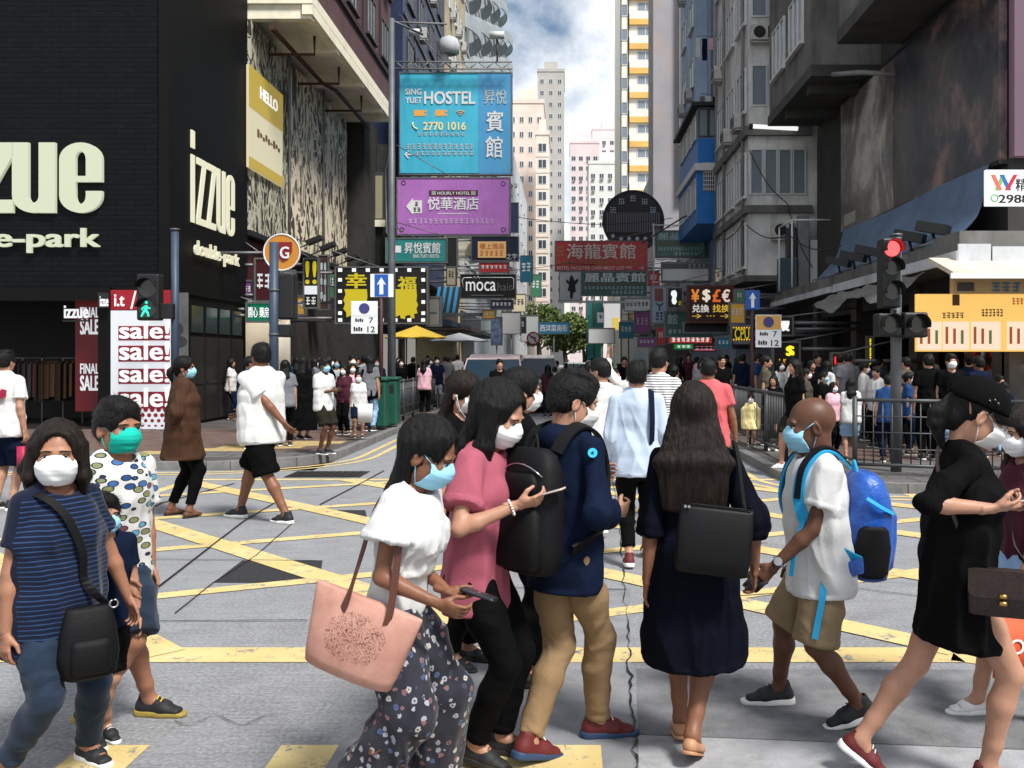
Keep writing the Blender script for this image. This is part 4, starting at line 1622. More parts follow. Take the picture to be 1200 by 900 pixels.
poster = empty('sale_poster', (PX(165, LY), LY - .02, PZT), 0, 'tall white poster reading sale! sale! sale! under a red band', 'poster')
YP = LY - .01
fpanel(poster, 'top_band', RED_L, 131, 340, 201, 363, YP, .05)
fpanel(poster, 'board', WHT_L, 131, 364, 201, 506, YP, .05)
ftext(poster, 'i.t', WHT_T, 134, 345, 146, 359, YP - .055, .02)
ftext(poster, '/', WHT_T, 153, 341, 160, 362, YP - .055)
ftext(poster, '==', WHT_T, 163, 346, 170, 356, YP - .055, .01)
for i, (a, b) in enumerate(((379, 396), (402, 421), (429, 447), (456, 476))):
 tb = fpanel(poster, 'shadow_block', RED_P, 139, a + 3, 199, b + 3, YP - .051, .012, bev=0)
 ftext(poster, 'sale!', WHT_T, 140, a - 2, 199, b + 1, YP - .066, .022)
for r_ in range(4):
 for i in range(9 - (r_ % 2)):
  x, z = PX(134 + 4 * (r_ % 2) + i * 7.6, YP), PZ(480 + r_ * 6.4, YP)
  mb = MB().disc((x - poster.location.x, -.052 + YP - poster.location.y, z - PZT), .052 - .006 * r_, 'y', .012, 12)
  mb.build('printed_dot', RED_P, poster)
fpanel(poster, 'foot_strip', WHT_L, 133, 500, 199, 504, YP - .052, .01)
ban = empty('final_sale_banner', (PX(103, LY), LY + .6, PZT), 0, 'red FINAL SALE banner hanging inside the shop entrance', 'banner')
YB = LY + .6
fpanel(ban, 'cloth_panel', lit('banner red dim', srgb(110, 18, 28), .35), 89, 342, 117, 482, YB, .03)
for a in (360, 426):
 ftext(ban, 'FINAL', WHT_L, 94, a, 116, a + 12, YB - .035, .02)
 ftext(ban, 'SALE', WHT_L, 94, a + 14, 116, a + 32, YB - .035, .03)
hs = empty('hanging_shop_sign', (PX(90, LY), LY + .2, 2.4), 0, 'small white lit name sign hanging in the dark entrance', 'sign')
fpanel(hs, 'hanger', DARK, 74, 375, 106, 377, LY + .2, .03)
ftext(hs, 'izzue', WHT_T, 75, 358, 104, 373, LY + .2, .03)
hs2 = empty('projecting_shop_sign', (PX(121, LY), LY - .2, 2.7), 0, 'tiny lit name plate on the black column beside the poster', 'sign')
fpanel(hs2, 'plate', DARK, 116, 343, 128, 361, LY - .16, .05)
ftext(hs2, 'izzue', WHT_T, 117, 347, 127, 359, LY - .215, .03)
fp = empty('portrait_poster', (PX(211, LY), LY - .02, PZT), 0, 'grey poster with a faint dark portrait beside the sale poster', 'poster')
fpanel(fp, 'board', mat('poster grey', (.10, .105, .10), .5, var=.2), 202, 343, 221, 500, LY - .03, .03)
mb = MB()
for c_, r3 in (((0, 0, .12), (.10, .004, .14)), ((0, 0, -.16), (.19, .004, .13))):
 mb.add([(c_[0] + r3[0] * math.cos(t) * math.sin(q), -.004 * math.sin(q), c_[2] + r3[2] * math.sin(t) * math.sin(q)) for q in (.01, .8, 1.57) for t in np.linspace(0, 2 * math.pi, 17)[:-1]],
  [(a * 16 + i, a * 16 + (i + 1) % 16, (a + 1) * 16 + (i + 1) % 16, (a + 1) * 16 + i) for a in range(2) for i in range(16)])
o = mb.build('printed_portrait', mat('print dark grey', (.03, .03, .03), .6), fp)
o.location = (0, -.043, PZ(392, LY) - PZT)
for i, (x, c_) in enumerate(((45, (.05, .02, .012)), (68, (.06, .035, .02)), (20, (.03, .03, .035)))):
 t = empty('clothes_rail', (PX(x, 23), 23.2, PZT), 0, ['rail of rust brown clothes in the dark shop', 'rail of tan clothes in the dark shop', 'rail of grey clothes at the left edge of the shop'][i], 'clothes rail')
 MB().tube([(-.5, 0, 0), (-.5, 0, 1.6), (.5, 0, 1.6), (.5, 0, 0)], .02, 8).build('frame', PIPE, t)
 for k in range(7):
  mb = MB()
  q = -.42 + k * .14
  mb.prism([(-.20, 1.45), (-.05, 1.53), (.05, 1.53), (.20, 1.45), (.22, .55 + .05 * (k % 3)), (-.22, .55 + .05 * (k % 3))], 'x', q, q + .06)
  mb.build('garment', mat('garment %d %d' % (i, k % 3), tuple(v * (1 + .6 * (k % 3)) for v in c_), .9), t)
# ------------------------------------------------ left: block behind the corner shop
def scribble_mat(name, base, line, sc_, rot):
 m, N = newmat(name)
 v = N.coord(rot=rot, scale=(1, 1, .38))
 a = N.noise(v, sc_, 3, .55, 3.0)
 b = N.noise(v, sc_ * 2.3, 3, .55, 2.0)
 la = N.math('LESS_THAN', N.math('ABSOLUTE', N.math('SUBTRACT', a, .5)), .028)
 lb = N.math('LESS_THAN', N.math('ABSOLUTE', N.math('SUBTRACT', b, .5)), .035)
 blob = N.ramp(N.noise(v, sc_ * 1.9, 5, .7, 1.6), [(.57, (0, 0, 0)), (.60, (1, 1, 1))])
 f = N.math('MAXIMUM', N.math('MAXIMUM', la, lb), N.math('MULTIPLY', blob, .8))
 N.l(N.mix(f, base, line), N.b.inputs['Base Color'])
 N.b.inputs['Roughness'].default_value = .6
 return m
CREAM = mat('cream soffit', (.92, .86, .68), .8, var=.08, vscale=1.2, dirt=.25, dcol=(.12, .10, .07))
BRN_F = mat('brown purple facade', srgb(92, 66, 68), .8, var=.25, vscale=1.0, dirt=.4, bump=.3, bscale=20)
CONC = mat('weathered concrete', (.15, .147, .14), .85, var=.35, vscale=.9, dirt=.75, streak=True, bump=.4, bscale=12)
CONC_GLARE = mat('pale concrete', (.66, .655, .64), .85, var=.3, vscale=.8, dirt=.7, streak=True, bump=.4, bscale=12)  # colour raised to stand in for glare and sun on the facade
bl2 = empty('billboard_building', (-12, 36, 0), 0, 'old building with cream soffit and brown upper floors jutting over the left pavement', 'building')
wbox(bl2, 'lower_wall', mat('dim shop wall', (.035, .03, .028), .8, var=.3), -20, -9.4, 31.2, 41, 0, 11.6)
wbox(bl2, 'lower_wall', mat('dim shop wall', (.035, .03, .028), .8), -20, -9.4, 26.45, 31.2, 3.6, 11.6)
wbox(bl2, 'upper_wall', BRN_F, -20, -7.22, 26.6, 38.3, 12.05, 32)
wbox(bl2, 'soffit_slab', CREAM, -20, -7.2, 26.5, 38.35, 11.75, 12.04)
for i, y in enumerate((26.6, 29.6, 33.2, 36.6, 38.0)):
 wbox(bl2, 'soffit_beam', CREAM, -9.3, -7.25, y, y + .28, 11.35, 11.749)
wbox(bl2, 'soffit_beam', CREAM, -7.5, -7.205, 26.52, 38.34, 11.45, 11.748)
RUST = mat('rusty pipe', srgb(72, 44, 34), .7, var=.3)
mb = MB().tube([(-8.4 + 12, 26.6 - 36, 11.1), (-8.35 + 12, 32 - 36, 11.1), (-8.15 + 12, 33 - 36, 11.15), (-8.1 + 12, 38.2 - 36, 11.1)], .07, 8)
mb.build('drain_pipe', RUST, bl2)
for y in (28.2, 31.2, 34.6):
 MB().tube([(-9.2 + 12, y - 36, 11.05), (-9.2 + 12, y - 36, 10.85), (-7.6 + 12, y - 36, 10.85), (-7.6 + 12, y - 36, 11.4)], .045, 8).build('drain_pipe', RUST, bl2)
wm = window_mesh(1.5, 1.5, 3, FR_D, GLASS2)
windows(bl2, '+x', -7.21 + 12, [28.4 - 36, 31.4 - 36, 34.4 - 36, 37 - 36], [14.2, 17.4, 20.6, 23.8], wm, .5)
for z in (13.0, 16.2, 19.4, 22.6):
 wbox(bl2, 'floor_band', mat('dark brown band', srgb(58, 40, 40), .8), -7.219, -7.13, 26.6, 38.3, z, z + .18)
for y in (29.9, 33.0, 36.0):
 wbox(bl2, 'pilaster', mat('dark brown band', srgb(58, 40, 40), .8), -7.219, -7.16, y - .08, y + .08, 13.181, 31.9)
SCR1 = scribble_mat('scribble print dark', (.035, .033, .026), srgb(190, 186, 164), .62, (0, 0, 0))
SCR2 = scribble_mat('scribble print grey', srgb(72, 64, 52), srgb(232, 220, 192), .50, (0, 0, 0))
bb = empty('scribble_billboard', (-9.0, 32, 5.3), 0, 'long billboard of white scribbled drawings on dark panels above the left shops', 'billboard')
for i, (a, b, m_) in enumerate(((26.5, 29.9, SCR1), (29.95, 34.2, SCR2), (34.25, 38.1, SCR2))):
 wbox(bb, 'panel', m_, -9.15, -8.95, a, b, 5.35, 11.3)
wbox(bb, 'frame', DARK, -9.16, -8.94, 26.45, 38.15, 5.2, 5.349)
MB().tube([(.12, -2.0, 0), (.12, -2.0, 6.2)], .04, 8).build('upright', PIPE, bb)
MB().tube([(.12, 2.2, 0), (.12, 2.2, 6.2)], .04, 8).build('upright', PIPE, bb)
hello = empty('yellow_poster', (-8.85, 27.7, 7.0), 0, 'yellow and white HELLO poster on the scribbled billboard', 'poster')
wbox(hello, 'board', lit('poster cream', srgb(246, 236, 200), .6), -8.93, -8.86, 26.1, 29.2, 7.05, 9.9)
wbox(hello, 'top_block', lit('poster yellow', srgb(232, 200, 84), .45), -8.859, -8.845, 26.1, 29.2, 8.75, 9.9)
wbox(hello, 'foot_block', lit('poster yellow', srgb(232, 200, 84), .45), -8.859, -8.845, 26.1, 29.2, 7.05, 7.35)
on(hello, lettering('lettering', 'HELLO', (27.0, 28.6, 9.2, 9.55), WHT_T, None, -8.84, .02, .03, axis='right'))
for k in range(9):
 wbox(hello, 'print_dash', mat('print brown', srgb(110, 84, 60), .7), -8.859, -8.85, 26.8 + k * .24, 26.98 + k * .24, 8.05 + .05 * (k % 2), 8.28 - .06 * (k % 3))
FLOOD = mat('floodlight black', (.012, .012, .012), .5)
for i, y in enumerate((28.6, 30.2, 31.8, 33.6, 35.4)):
 t = empty('floodlight', (-8.9, y, 5.25), 0, 'black floodlight on an arm under the scribbled billboard, %s from the corner' % ['first', 'second', 'third', 'fourth', 'fifth'][i], 'floodlight', 'floodlights under the scribbled billboard')
 MB().tube([(0, 0, 0), (.5, 0, -.25), (1.0, 0, -.05)], .025, 6).build('arm', FLOOD, t)
 MB().prism([(1.0, -.08), (1.45, .10), (1.40, .22), (.95, .04)], 'y', -.18, .18).build('lamp_housing', FLOOD, t)
ph = empty('pharmacy_shopfront', (-10, 29, PZT), 0, 'bright open-fronted shop with shelves of goods beside the black corner building', 'shop')
WARM = lit('ceiling tube light', (1.0, .93, .80), 26.0)
wbox(ph, 'back_wall', mat('shop wall pale', (.55, .52, .45), .8), -11.3, -11.2, 26.5, 31.1, PZT, 3.3)
wbox(ph, 'floor_slab', mat('shop tile', (.3, .28, .25), .5), -11.2, -9.2, 26.5, 31.1, PZT - .1, PZT + .01)
wbox(ph, 'ceiling', mat('shop wall pale', (.55, .52, .45), .8), -11.2, -9.2, 26.5, 31.1, 3.3, 3.45)
wbox(ph, 'end_wall', mat('shop wall pale', (.55, .52, .45), .8), -11.2, -9.2, 31.1, 31.19, PZT, 3.44)
for y in (27.4, 28.8, 30.2):
 wbox(ph, 'tube_light', WARM, -10.9, -9.5, y, y + .12, 3.22, 3.29)
for z in (.55, .95, 1.35, 1.75, 2.15, 2.55):
 wbox(ph, 'shelf', FR_W, -11.19, -10.75, 26.6, 31.0, z, z + .03)
gd = MB()
gc = [srgb(210, 60, 50), srgb(230, 200, 70), srgb(240, 240, 235), srgb(60, 120, 180), srgb(50, 140, 90), srgb(220, 150, 60)]
gms = [mat('goods %d' % i, c_, .5) for i, c_ in enumerate(gc)]
for z in (.58, .98, 1.38, 1.78, 2.18, 2.58):
 y = 26.65
 while y < 30.9:
  w_ = rg.uniform(.08, .2)
  h_ = rg.uniform(.16, .33)
  gd.box(-11.15 + 10, -10.78 + 10 - rg.uniform(0, .1), y - 29, y + w_ - 29, z - PZT, z + h_ - PZT, rg.randrange(6))
  y += w_ + .02
o = gd.build('shelf_goods', gms, ph)
tag(o, kind='stuff')
for i in range(4):
 x, y = -9.6, 27.0 + i * 1.05
 gd = MB()
 for k in range(12):
  gd.box(rg.uniform(-.4, .2), rg.uniform(.22, .4), -.35 + .06 * k, -.30 + .06 * k, .7, .8 + rg.uniform(.05, .2), k % 6)
 t = empty('display_bin', (x, y, PZT), 0, ['display bin of goods nearest the black corner building', 'second display bin of goods in the bright shop', 'third display bin of goods in the bright shop', 'display bin of goods farthest into the street'][i], 'display bin', 'display bins of the bright shop')
 MB().box(-.42, .42, -.42, .42, 0, .72, 0, bev=.02).build('bin', FR_W, t)
 tag(gd.build('goods', gms, t), kind='stuff')
wbox(ph, 'fascia', mat('fascia dark red', srgb(70, 22, 24), .6), -9.35, -9.2, 26.5, 31.2, 3.46, 5.15)
# ================================================================ cloth patterns
def pat(name):
 if name in MATS:
  return MATS[name]
 m, N = newmat(name)
 b = N.b
 b.inputs['Roughness'].default_value = .85
 b.inputs['Specular IOR Level'].default_value = .2
 b.inputs['Sheen Weight'].default_value = .1
 if name == 'striped tee':          # navy tee, thin pale blue stripes on the front
  v = N.coord()
  sep = N.n('SeparateXYZ')
  N.l(v, sep.inputs[0])
  wv = N.math('SINE', N.math('ADD', N.math('MULTIPLY', sep.outputs[2], 330), N.math('MULTIPLY', N.noise(v, 6, 3), 5)))
  st = N.math('GREATER_THAN', wv, .72)
  fr = N.math('GREATER_THAN', sep.outputs[1], .045)
  out = N.mix(N.math('MULTIPLY', st, fr), srgb(7, 16, 40), srgb(38, 62, 98))
  N.l(out, b.inputs['Base Color'])
  N.bump(N.noise(v, 24, 4, .6, .5), .3, .008)
 elif name == 'leaf print':         # white tee, blue, teal and olive leaves
  v = N.coord(scale=(15, 15, 27), rot=(.3, .6, .2))
  vo = N.n('TexVoronoi', Scale=1.0, Randomness=.55)
  N.l(v, vo.inputs['Vector'])
  inside = N.math('LESS_THAN', vo.outputs['Distance'], .44)
  rim = N.math('LESS_THAN', vo.outputs['Distance'], .34)
  sep = N.n('SeparateColor')
  N.l(vo.outputs['Color'], sep.inputs[0])
  x = N.ramp(sep.outputs[0], [(0, srgb(36, 70, 120)), (.3, srgb(92, 150, 170)), (.5, srgb(120, 122, 80)), (.68, srgb(60, 100, 150)), (.85, srgb(112, 60, 66))])
  x.node.color_ramp.interpolation = 'CONSTANT'
  c1 = N.mix(inside, srgb(200, 200, 196), srgb(30, 40, 60))
  N.l(N.mix(rim, c1, x), b.inputs['Base Color'])
 elif name == 'floral':             # dark grey cloth, small pale flowers
  v = N.coord(scale=(30, 30, 30))
  vo = N.n('TexVoronoi', Scale=1.0, Randomness=.8)
  N.l(v, vo.inputs['Vector'])
  a = N.math('LESS_THAN', N.math('ADD', vo.outputs['Distance'], N.math('MULTIPLY', N.noise(v, 3.2, 2), .45)), .56)
  hole = N.math('GREATER_THAN', vo.outputs['Distance'], .11)
  sep = N.n('SeparateColor')
  N.l(vo.outputs['Color'], sep.inputs[0])
  x = N.ramp(sep.outputs[1], [(0, srgb(150, 150, 160)), (.35, srgb(120, 88, 92)), (.55, srgb(70, 86, 120)), (.72, srgb(170, 165, 160)), (.88, srgb(60, 60, 76))])
  x.node.color_ramp.interpolation = 'CONSTANT'
  base = N.ramp(N.noise(v, .4, 4), [(.3, srgb(32, 33, 40)), (.7, srgb(48, 48, 58))])
  N.l(N.mix(N.math('MULTIPLY', a, hole), base, x), b.inputs['Base Color'])
  N.bump(N.noise(v, .9, 4, .6, .5), .3, .008)
 elif name == 'denim':
  v = N.coord()
  a = N.noise(v, 5, 5, .6)
  c = N.ramp(a, [(.3, srgb(8, 18, 32)), (.7, srgb(24, 42, 64))])
  N.l(N.mix(N.math('MULTIPLY', N.noise(N.coord(scale=(400, 400, 60)), 1, 2), .07), c, srgb(120, 140, 160)), b.inputs['Base Color'])
  N.bump(N.noise(v, 30, 4, .6, .6), .35, .008)
 elif name == 'striped shirt':
  v = N.coord()
  sep = N.n('SeparateXYZ')
  N.l(v, sep.inputs[0])
  st = N.math('GREATER_THAN', N.math('SINE', N.math('MULTIPLY', sep.outputs[2], 250)), .45)
  N.l(N.mix(st, srgb(225, 225, 225), srgb(40, 46, 60)), b.inputs['Base Color'])
 elif name == 'tote leather':       # pale pink leather with a dark line drawing in the middle of the side
  v = N.coord()
  sep = N.n('SeparateXYZ')
  N.l(v, sep.inputs[0])
  base = N.ramp(N.noise(v, 9, 5, .6), [(.3, srgb(168, 120, 106)), (.7, srgb(194, 148, 132))])
  wp = N.noise(v, 34, 3, .6, 2.4)
  ln = N.math('LESS_THAN', N.math('ABSOLUTE', N.math('SUBTRACT', wp, .5)), .020)
  d = N.math('ADD', N.math('POWER', N.math('MULTIPLY', N.math('SUBTRACT', sep.outputs[0], .00), 7.0), 2.0), N.math('POWER', N.math('MULTIPLY', N.math('SUBTRACT', sep.outputs[2], .16), 9.5), 2.0))
  area = N.math('LESS_THAN', N.math('ADD', d, N.math('MULTIPLY', N.noise(v, 14, 3), .7)), 1.05)
  N.l(N.mix(N.math('MULTIPLY', ln, area), base, srgb(66, 42, 40)), b.inputs['Base Color'])
  b.inputs['Roughness'].default_value = .5
  b.inputs['Sheen Weight'].default_value = 0
  N.bump(N.noise(v, 60, 4), .15, .004)
 elif name == 'backpack blue':
  v = N.coord()
  N.l(N.ramp(N.noise(v, 7, 4), [(.3, srgb(10, 50, 130)), (.7, srgb(24, 96, 190))]), b.inputs['Base Color'])
  b.inputs['Roughness'].default_value = .35
  b.inputs['Specular IOR Level'].default_value = .5
  N.bump(N.noise(v, 22, 4, .6, 1.2), .5, .012)
 MATS[name] = m
 return m
CL = dict(
 black=cloth('black', (.0022, .0022, .0026)), navy=cloth('navy', (.0045, .0090, .026)), darknavy=cloth('dark navy', (.0020, .0030, .0075)), white=cloth('white', srgb(204, 204, 203), var=.05),
 pink=cloth('dusty pink', srgb(158, 82, 98)), khaki=cloth('khaki', srgb(130, 106, 78)), khaki2=cloth('dark khaki', srgb(132, 114, 88)), brown=cloth('brown', srgb(64, 42, 28)),
 polo=cloth('salmon', srgb(196, 92, 96)), paleblue=cloth('pale blue', srgb(178, 192, 212), var=.05), jeans=pat('denim'), beige=cloth('beige', srgb(176, 150, 122)), olive=cloth('olive', srgb(74, 70, 58)),
 burgundy=cloth('burgundy', srgb(70, 28, 42)), blue=cloth('blue', srgb(28, 62, 110)), yellow=cloth('pale yellow', srgb(226, 208, 150)), grey=cloth('grey', srgb(110, 112, 118)), rose=cloth('pale rose', srgb(216, 170, 182)), red=cloth('red', srgb(150, 32, 40)),
 lightdenim=cloth('light denim', srgb(140, 172, 206)), darkolive=cloth('dark olive', srgb(36, 36, 28)))
SOLE_W = mat('sole white', (.72, .72, .70), .6, var=.1)
SOLE_B = mat('sole black', (.012, .012, .013), .6)
SHOE_B = mat('shoe black', (.012, .013, .015), .65, bump=.4, bscale=220, bdist=.003)
SHOE_W = mat('shoe white', (.70, .70, .69), .6, bump=.2, bscale=150)
SHOE_R = mat('shoe red', srgb(92, 26, 28), .6, bump=.3, bscale=150)
SHOE_T = mat('shoe tan', srgb(172, 128, 96), .5)
BLK_L = mat('black leather', (.003, .003, .0035), .5, spec=.22, bump=.15, bscale=180, bdist=.003)
BLK_N = mat('black nylon', (.0035, .0035, .0045), .65, spec=.2, bump=.3, bscale=60, bdist=.006)
BRN_L = mat('brown leather strap', srgb(84, 48, 36), .5)
CYAN = mat('cyan webbing', srgb(30, 150, 200), .7)
GREYM = mat('metal buckle', (.5, .5, .5), .3, metal=1)
GOLD = mat('brass clasp', srgb(190, 150, 80), .3, metal=1)
PH_B = mat('phone case black', (.01, .01, .012), .35)
PH_S = mat('phone case silver', srgb(196, 176, 166), .4)
SCREEN = mat('phone screen', (.02, .022, .025), .15, spec=.5, emit=(.5, .6, .75), es=.03)
def ring_loft(mb, secs, n=28, mi=0, pw=3.2, cap=True):
 vs = []
 for c, a, b, u, v in secs:
  c, u, v = np.asarray(c, float), np.asarray(u, float), np.asarray(v, float)
  for j in range(n):
   t = 2 * math.pi * j / n
   ct, stt = math.cos(t), math.sin(t)
   vs.append(c + u * a * math.copysign(abs(ct) ** (2 / pw), ct) + v * b * math.copysign(abs(stt) ** (2 / pw), stt))
 fs = []
 for i in range(len(secs) - 1):
  for j in range(n):
   fs.append((i * n + j, i * n + (j + 1) % n, (i + 1) * n + (j + 1) % n, (i + 1) * n + j))
 if cap:
  fs.append(tuple(range(n - 1, -1, -1)))
  fs.append(tuple((len(secs) - 1) * n + j for j in range(n)))
 return mb.add(vs, fs, mi, True)
def phone(p, c, right, up, label, m=PH_B):
 o = carried('phone', p, label, 'phone')
 r_, u_ = unit(right), unit(up)
 n_ = np.cross(r_, u_)
 mb = MB()
 ring_loft(mb, [(np.asarray(c) - n_ * .0042, .037, .074, r_, u_), (np.asarray(c) + n_ * .0035, .037, .074, r_, u_)], 32, 0, 7)
 mb.build('case', m, o)
 mb = MB()
 ring_loft(mb, [(np.asarray(c) + n_ * .0036, .034, .069, r_, u_), (np.asarray(c) + n_ * .0044, .034, .069, r_, u_)], 32, 0, 7)
 mb.build('screen', SCREEN, o)
 mb = MB()
 mb.tube([np.asarray(c) + r_ * .018 + u_ * .05 - n_ * .0046, np.asarray(c) + r_ * .018 + u_ * .05 - n_ * .006], .008, 12)
 mb.build('lens', PH_B, o)
 return o
def strap(o, name, pts, wd, th, m, ups=None):
 P = [Vector(q) for q in pts]
 out = []
 n = len(P)
 for i in range(n - 1):
  p0, p1, p2, p3 = P[max(i - 1, 0)], P[i], P[i + 1], P[min(i + 2, n - 1)]
  for k in range(6):
   t = k / 6
   out.append(0.5 * ((2 * p1) + (-p0 + p2) * t + (2 * p0 - 5 * p1 + 4 * p2 - p3) * t * t + (-p0 + 3 * p1 - 3 * p2 + p3) * t ** 3))
 out.append(P[-1])
 mb = MB()
 if ups is None:
  mb.tube(out, wd / 2, 8)
 else:
  c = Vector(ups)
  mb.tube(out, 0, flat=(wd, th), up=[(q - c) for q in out])
 return mb.build(name, m, o)
# ================================================================ the people in front
# --- woman in navy striped tee, lower left
r1, p1 = person(dict(near=1, leg=.84, head=1.2, px=66, gy=915, top=494, ang=62, sex='f', build=1.06, skin='mid', lean=2, hyaw=38, hair='bob', haircol='hair brown', hairlen=.13, hairwide=1.05, fringe=-.022, mask='white', maskstyle='cup',
 fR=(10, 930, 32, 62), fL=(110, 893, 0, 60), hR=(3, 772, -.20, dict(pole=(.5, -1, 0), curl=25)), hL=(150, 700, .25, dict(pole=(-.6, -1, -.2), curl=30)),
 wear=[('tee', 'top', dict(off=.018, hem=.19, flare=.035, sleeve=.62, soff=.016, fold=.009, box=.86, neck=.085), pat('striped tee')), ('jeans', 'legs', dict(off=.008, len=1.93, fold=.008), CL['jeans'])],
 shoes=('sneaker', SHOE_B, SOLE_W), label='woman in navy striped tee, jeans and white mask at lower left'))
o = carried('crossbody_bag', p1, 'black cloth crossbody bag on the hip of the woman in the striped tee', 'bag')
mb = MB()
c = p1.tp(.0, .225, -.12)
u_, v_, z_ = unit(V3(.9, -.4, 0)), unit(V3(.4, .9, 0)), V3(0, 0, 1)
ring_loft(mb, [(c + z_ * t, a, b, u_, v_) for t, a, b in ((-.15, .07, .03), (-.135, .10, .045), (-.05, .112, .055), (.05, .10, .05), (.12, .085, .03), (.135, .08, .02))], pw=3)
mb.build('pouch', BLK_N, o)
mb = MB()
ring_loft(mb, [(c + v_ * .045 + z_ * t, a, b, u_, v_) for t, a, b in ((-.12, .06, .02), (-.10, .075, .03), (-.01, .072, .03), (.015, .065, .02))], pw=3)
mb.build('pocket', BLK_N, o)
strap(o, 'strap', [c + z_ * .13 - u_ * .07, p1.tp(-.02, .165, .12), p1.tp(.0, .168, .26), p1.tp(.06, .135, .42), p1.tp(.115, .05, .50), p1.tp(.12, -.07, .48), p1.tp(.03, -.155, .28), p1.tp(-.13, -.14, .05), c + z_ * .12 + u_ * .03 - v_ * .05], .034, .005, BLK_N, p1.tp(0, 0, .25))
mb = MB()
mb.tube([c + z_ * (.135 + .016 * math.cos(t)) - u_ * (.09 + .016 * math.sin(t)) + v_ * .012 for t in np.linspace(0, 6, 12)], .004, 6)
mb.build('ring', GREYM, o)
# --- boy in leaf print tee
r2, p2 = person(dict(near=1, px=133, gy=852, top=468, ang=66, skin='mid', lean=3, leg=.92, hyaw=8, head=1.16, hair='boy', mask='teal', eyes=1,
 fR=(186, 838, 0, 85), fL=(108, 862, 22, 75), hR=(150, 700, -.10, dict(pole=(.4, -1, 0))), hL=(180, 700, .15, dict(pole=(-.4, -1, 0))),
 wear=[('tee', 'top', dict(off=.018, hem=.10, sleeve=.7, soff=.020, fold=.008, box=.86), pat('leaf print')), ('shorts', 'legs', dict(off=.026, len=.93, fold=.009, wide=(1.08, 1.3, 1)), CL['jeans'])],
 shoes=('sneaker', SHOE_B, mat('sole grey yellow', srgb(150, 130, 60), .6)), lacemat=mat('laces yellow', srgb(226, 190, 60), .7), label='boy in leaf print tee, denim shorts and teal mask walking beside the striped tee woman'))
# --- small child between them
r2b, p2b = person(dict(near=1, px=121, gy=872, top=579, ang=50, skin='light', head=1.18, hair='boy', mask='blue', lean=1, fL=(112, 874, 0, 50), fR=(128, 866, 0, 50),
 wear=[('tee', 'top', dict(off=.016, hem=.10, sleeve=.6, fold=.006), CL['navy']), ('shorts', 'legs', dict(off=.02, len=.9, fold=.006), CL['black'])],
 shoes=('sneaker', SHOE_B, SOLE_W), label='small child in pale blue mask half hidden behind the striped tee woman'))
# --- woman in white ruffled blouse with tote
r3, p3 = person(dict(near=1, leg=.86, head=1.17, build=.92, tuck=1, px=466, gy=945, top=489, ang=74, sex='f', skin='tan', lean=9, hyaw=-6, hpitch=17, hair='long', hairlen=.36, hairwide=.92, hairback=.04, locks=0, fringe=-.025, mask='blue',
 fR=(430, 950, 20, 75), fL=(522, 925, 0, 75), hR=(515, 708, -.20, dict(pole=(.25, -1, -.35), curl=(34, 40, 44, 48), palm=(-1, .1, .4), thumb=.3)), hL=(524, 692, -.04, dict(pole=(-.4, -1, -.5), fdir=(.15, 1, -.02), palm=(.15, 0, 1), curl=(14, 16, 20, 24), thumb=-.2)),
 wear=[('blouse', 'top', dict(off=.014, hem=.03, sleeve=.0, fold=.008, neck=.088), CL['white']),
  ('ruffle', 'top', dict(off=.030, hem=-.17, sleeve=.48, soff=.030, swide=1.5, fold=.010, fscale=(15, 15, 3), neck=.095), CL['white']),
  ('wide_trousers', 'legs', dict(off=.016, len=1.93, wide=(1.12, 1.6, 2.15), fold=.012, fscale=(13, 13, 2.5), stack=0), pat('floral'))],
 shoes=('sneaker', SHOE_W, SOLE_W), label='woman in white ruffled blouse and floral trousers looking down at her phone'))
phone(p3, p3.wri['L'] + p3.T @ V3(.02, .135, .022), p3.T @ V3(1, 0, .1), p3.T @ V3(.1, 1, -.05), 'black phone in the hand of the woman in the ruffled blouse')
o = carried('tote_bag', p3, 'pale pink leather tote with a dark line drawing hanging from a brown strap', 'bag')
tilt = rotm((1, 0, 0), -17)
bc = p3.tp(.205, -.075, -.215)
Xa = tilt @ unit(V3(-.05, 1, 0))
Za = tilt @ V3(0, 0, 1)
Na = unit(np.cross(Za, Xa)) * -1
Bm = np.stack([Xa, np.cross(Za, Xa), Za], 1)
bo = MB()
secs = [(0, .155, .045), (.008, .175, .068), (.05, .182, .078), (.15, .196, .066), (.24, .210, .038), (.285, .216, .022), (.292, .214, .016)]
ring_loft(bo, [((0, 0, t), a, b, (1, 0, 0), (0, 1, 0)) for t, a, b in secs], 40, 0, 2.9)
body = bo.build('bag_body', pat('tote leather'), o)
body.matrix_local = Matrix.Translation(bc) @ Matrix(Bm.tolist()).to_4x4()
rim = MB()
ring = [(.216 * math.copysign(abs(math.cos(t)) ** (2 / 2.9), math.cos(t)), .022 * math.copysign(abs(math.sin(t)) ** (2 / 2.9), math.sin(t)), .288) for t in np.linspace(0, 2 * math.pi, 41)[:-1]]
rim.tube(ring, .0045, 6, closed=True)
ro = rim.build('rim', BRN_L, o)
ro.matrix_local = body.matrix_local.copy()
bl = lambda x, y, z: bc + Bm @ V3(x, y, z)
sx = 1 if (Bm @ V3(0, 1, 0))[0] > 0 else -1
strap(o, 'strap', [bl(.10, sx * .036, .24), bl(.095, sx * .025, .31), p3.tp(.200, .055, .30), p3.tp(.168, .02, .475), p3.tp(.158, -.03, .515), p3.tp(.162, -.08, .44), p3.tp(.19, -.10, .25), bl(-.07, sx * .030, .30), bl(-.075, sx * .038, .23)], .026, .005, BRN_L, p3.tp(.05, 0, .3))
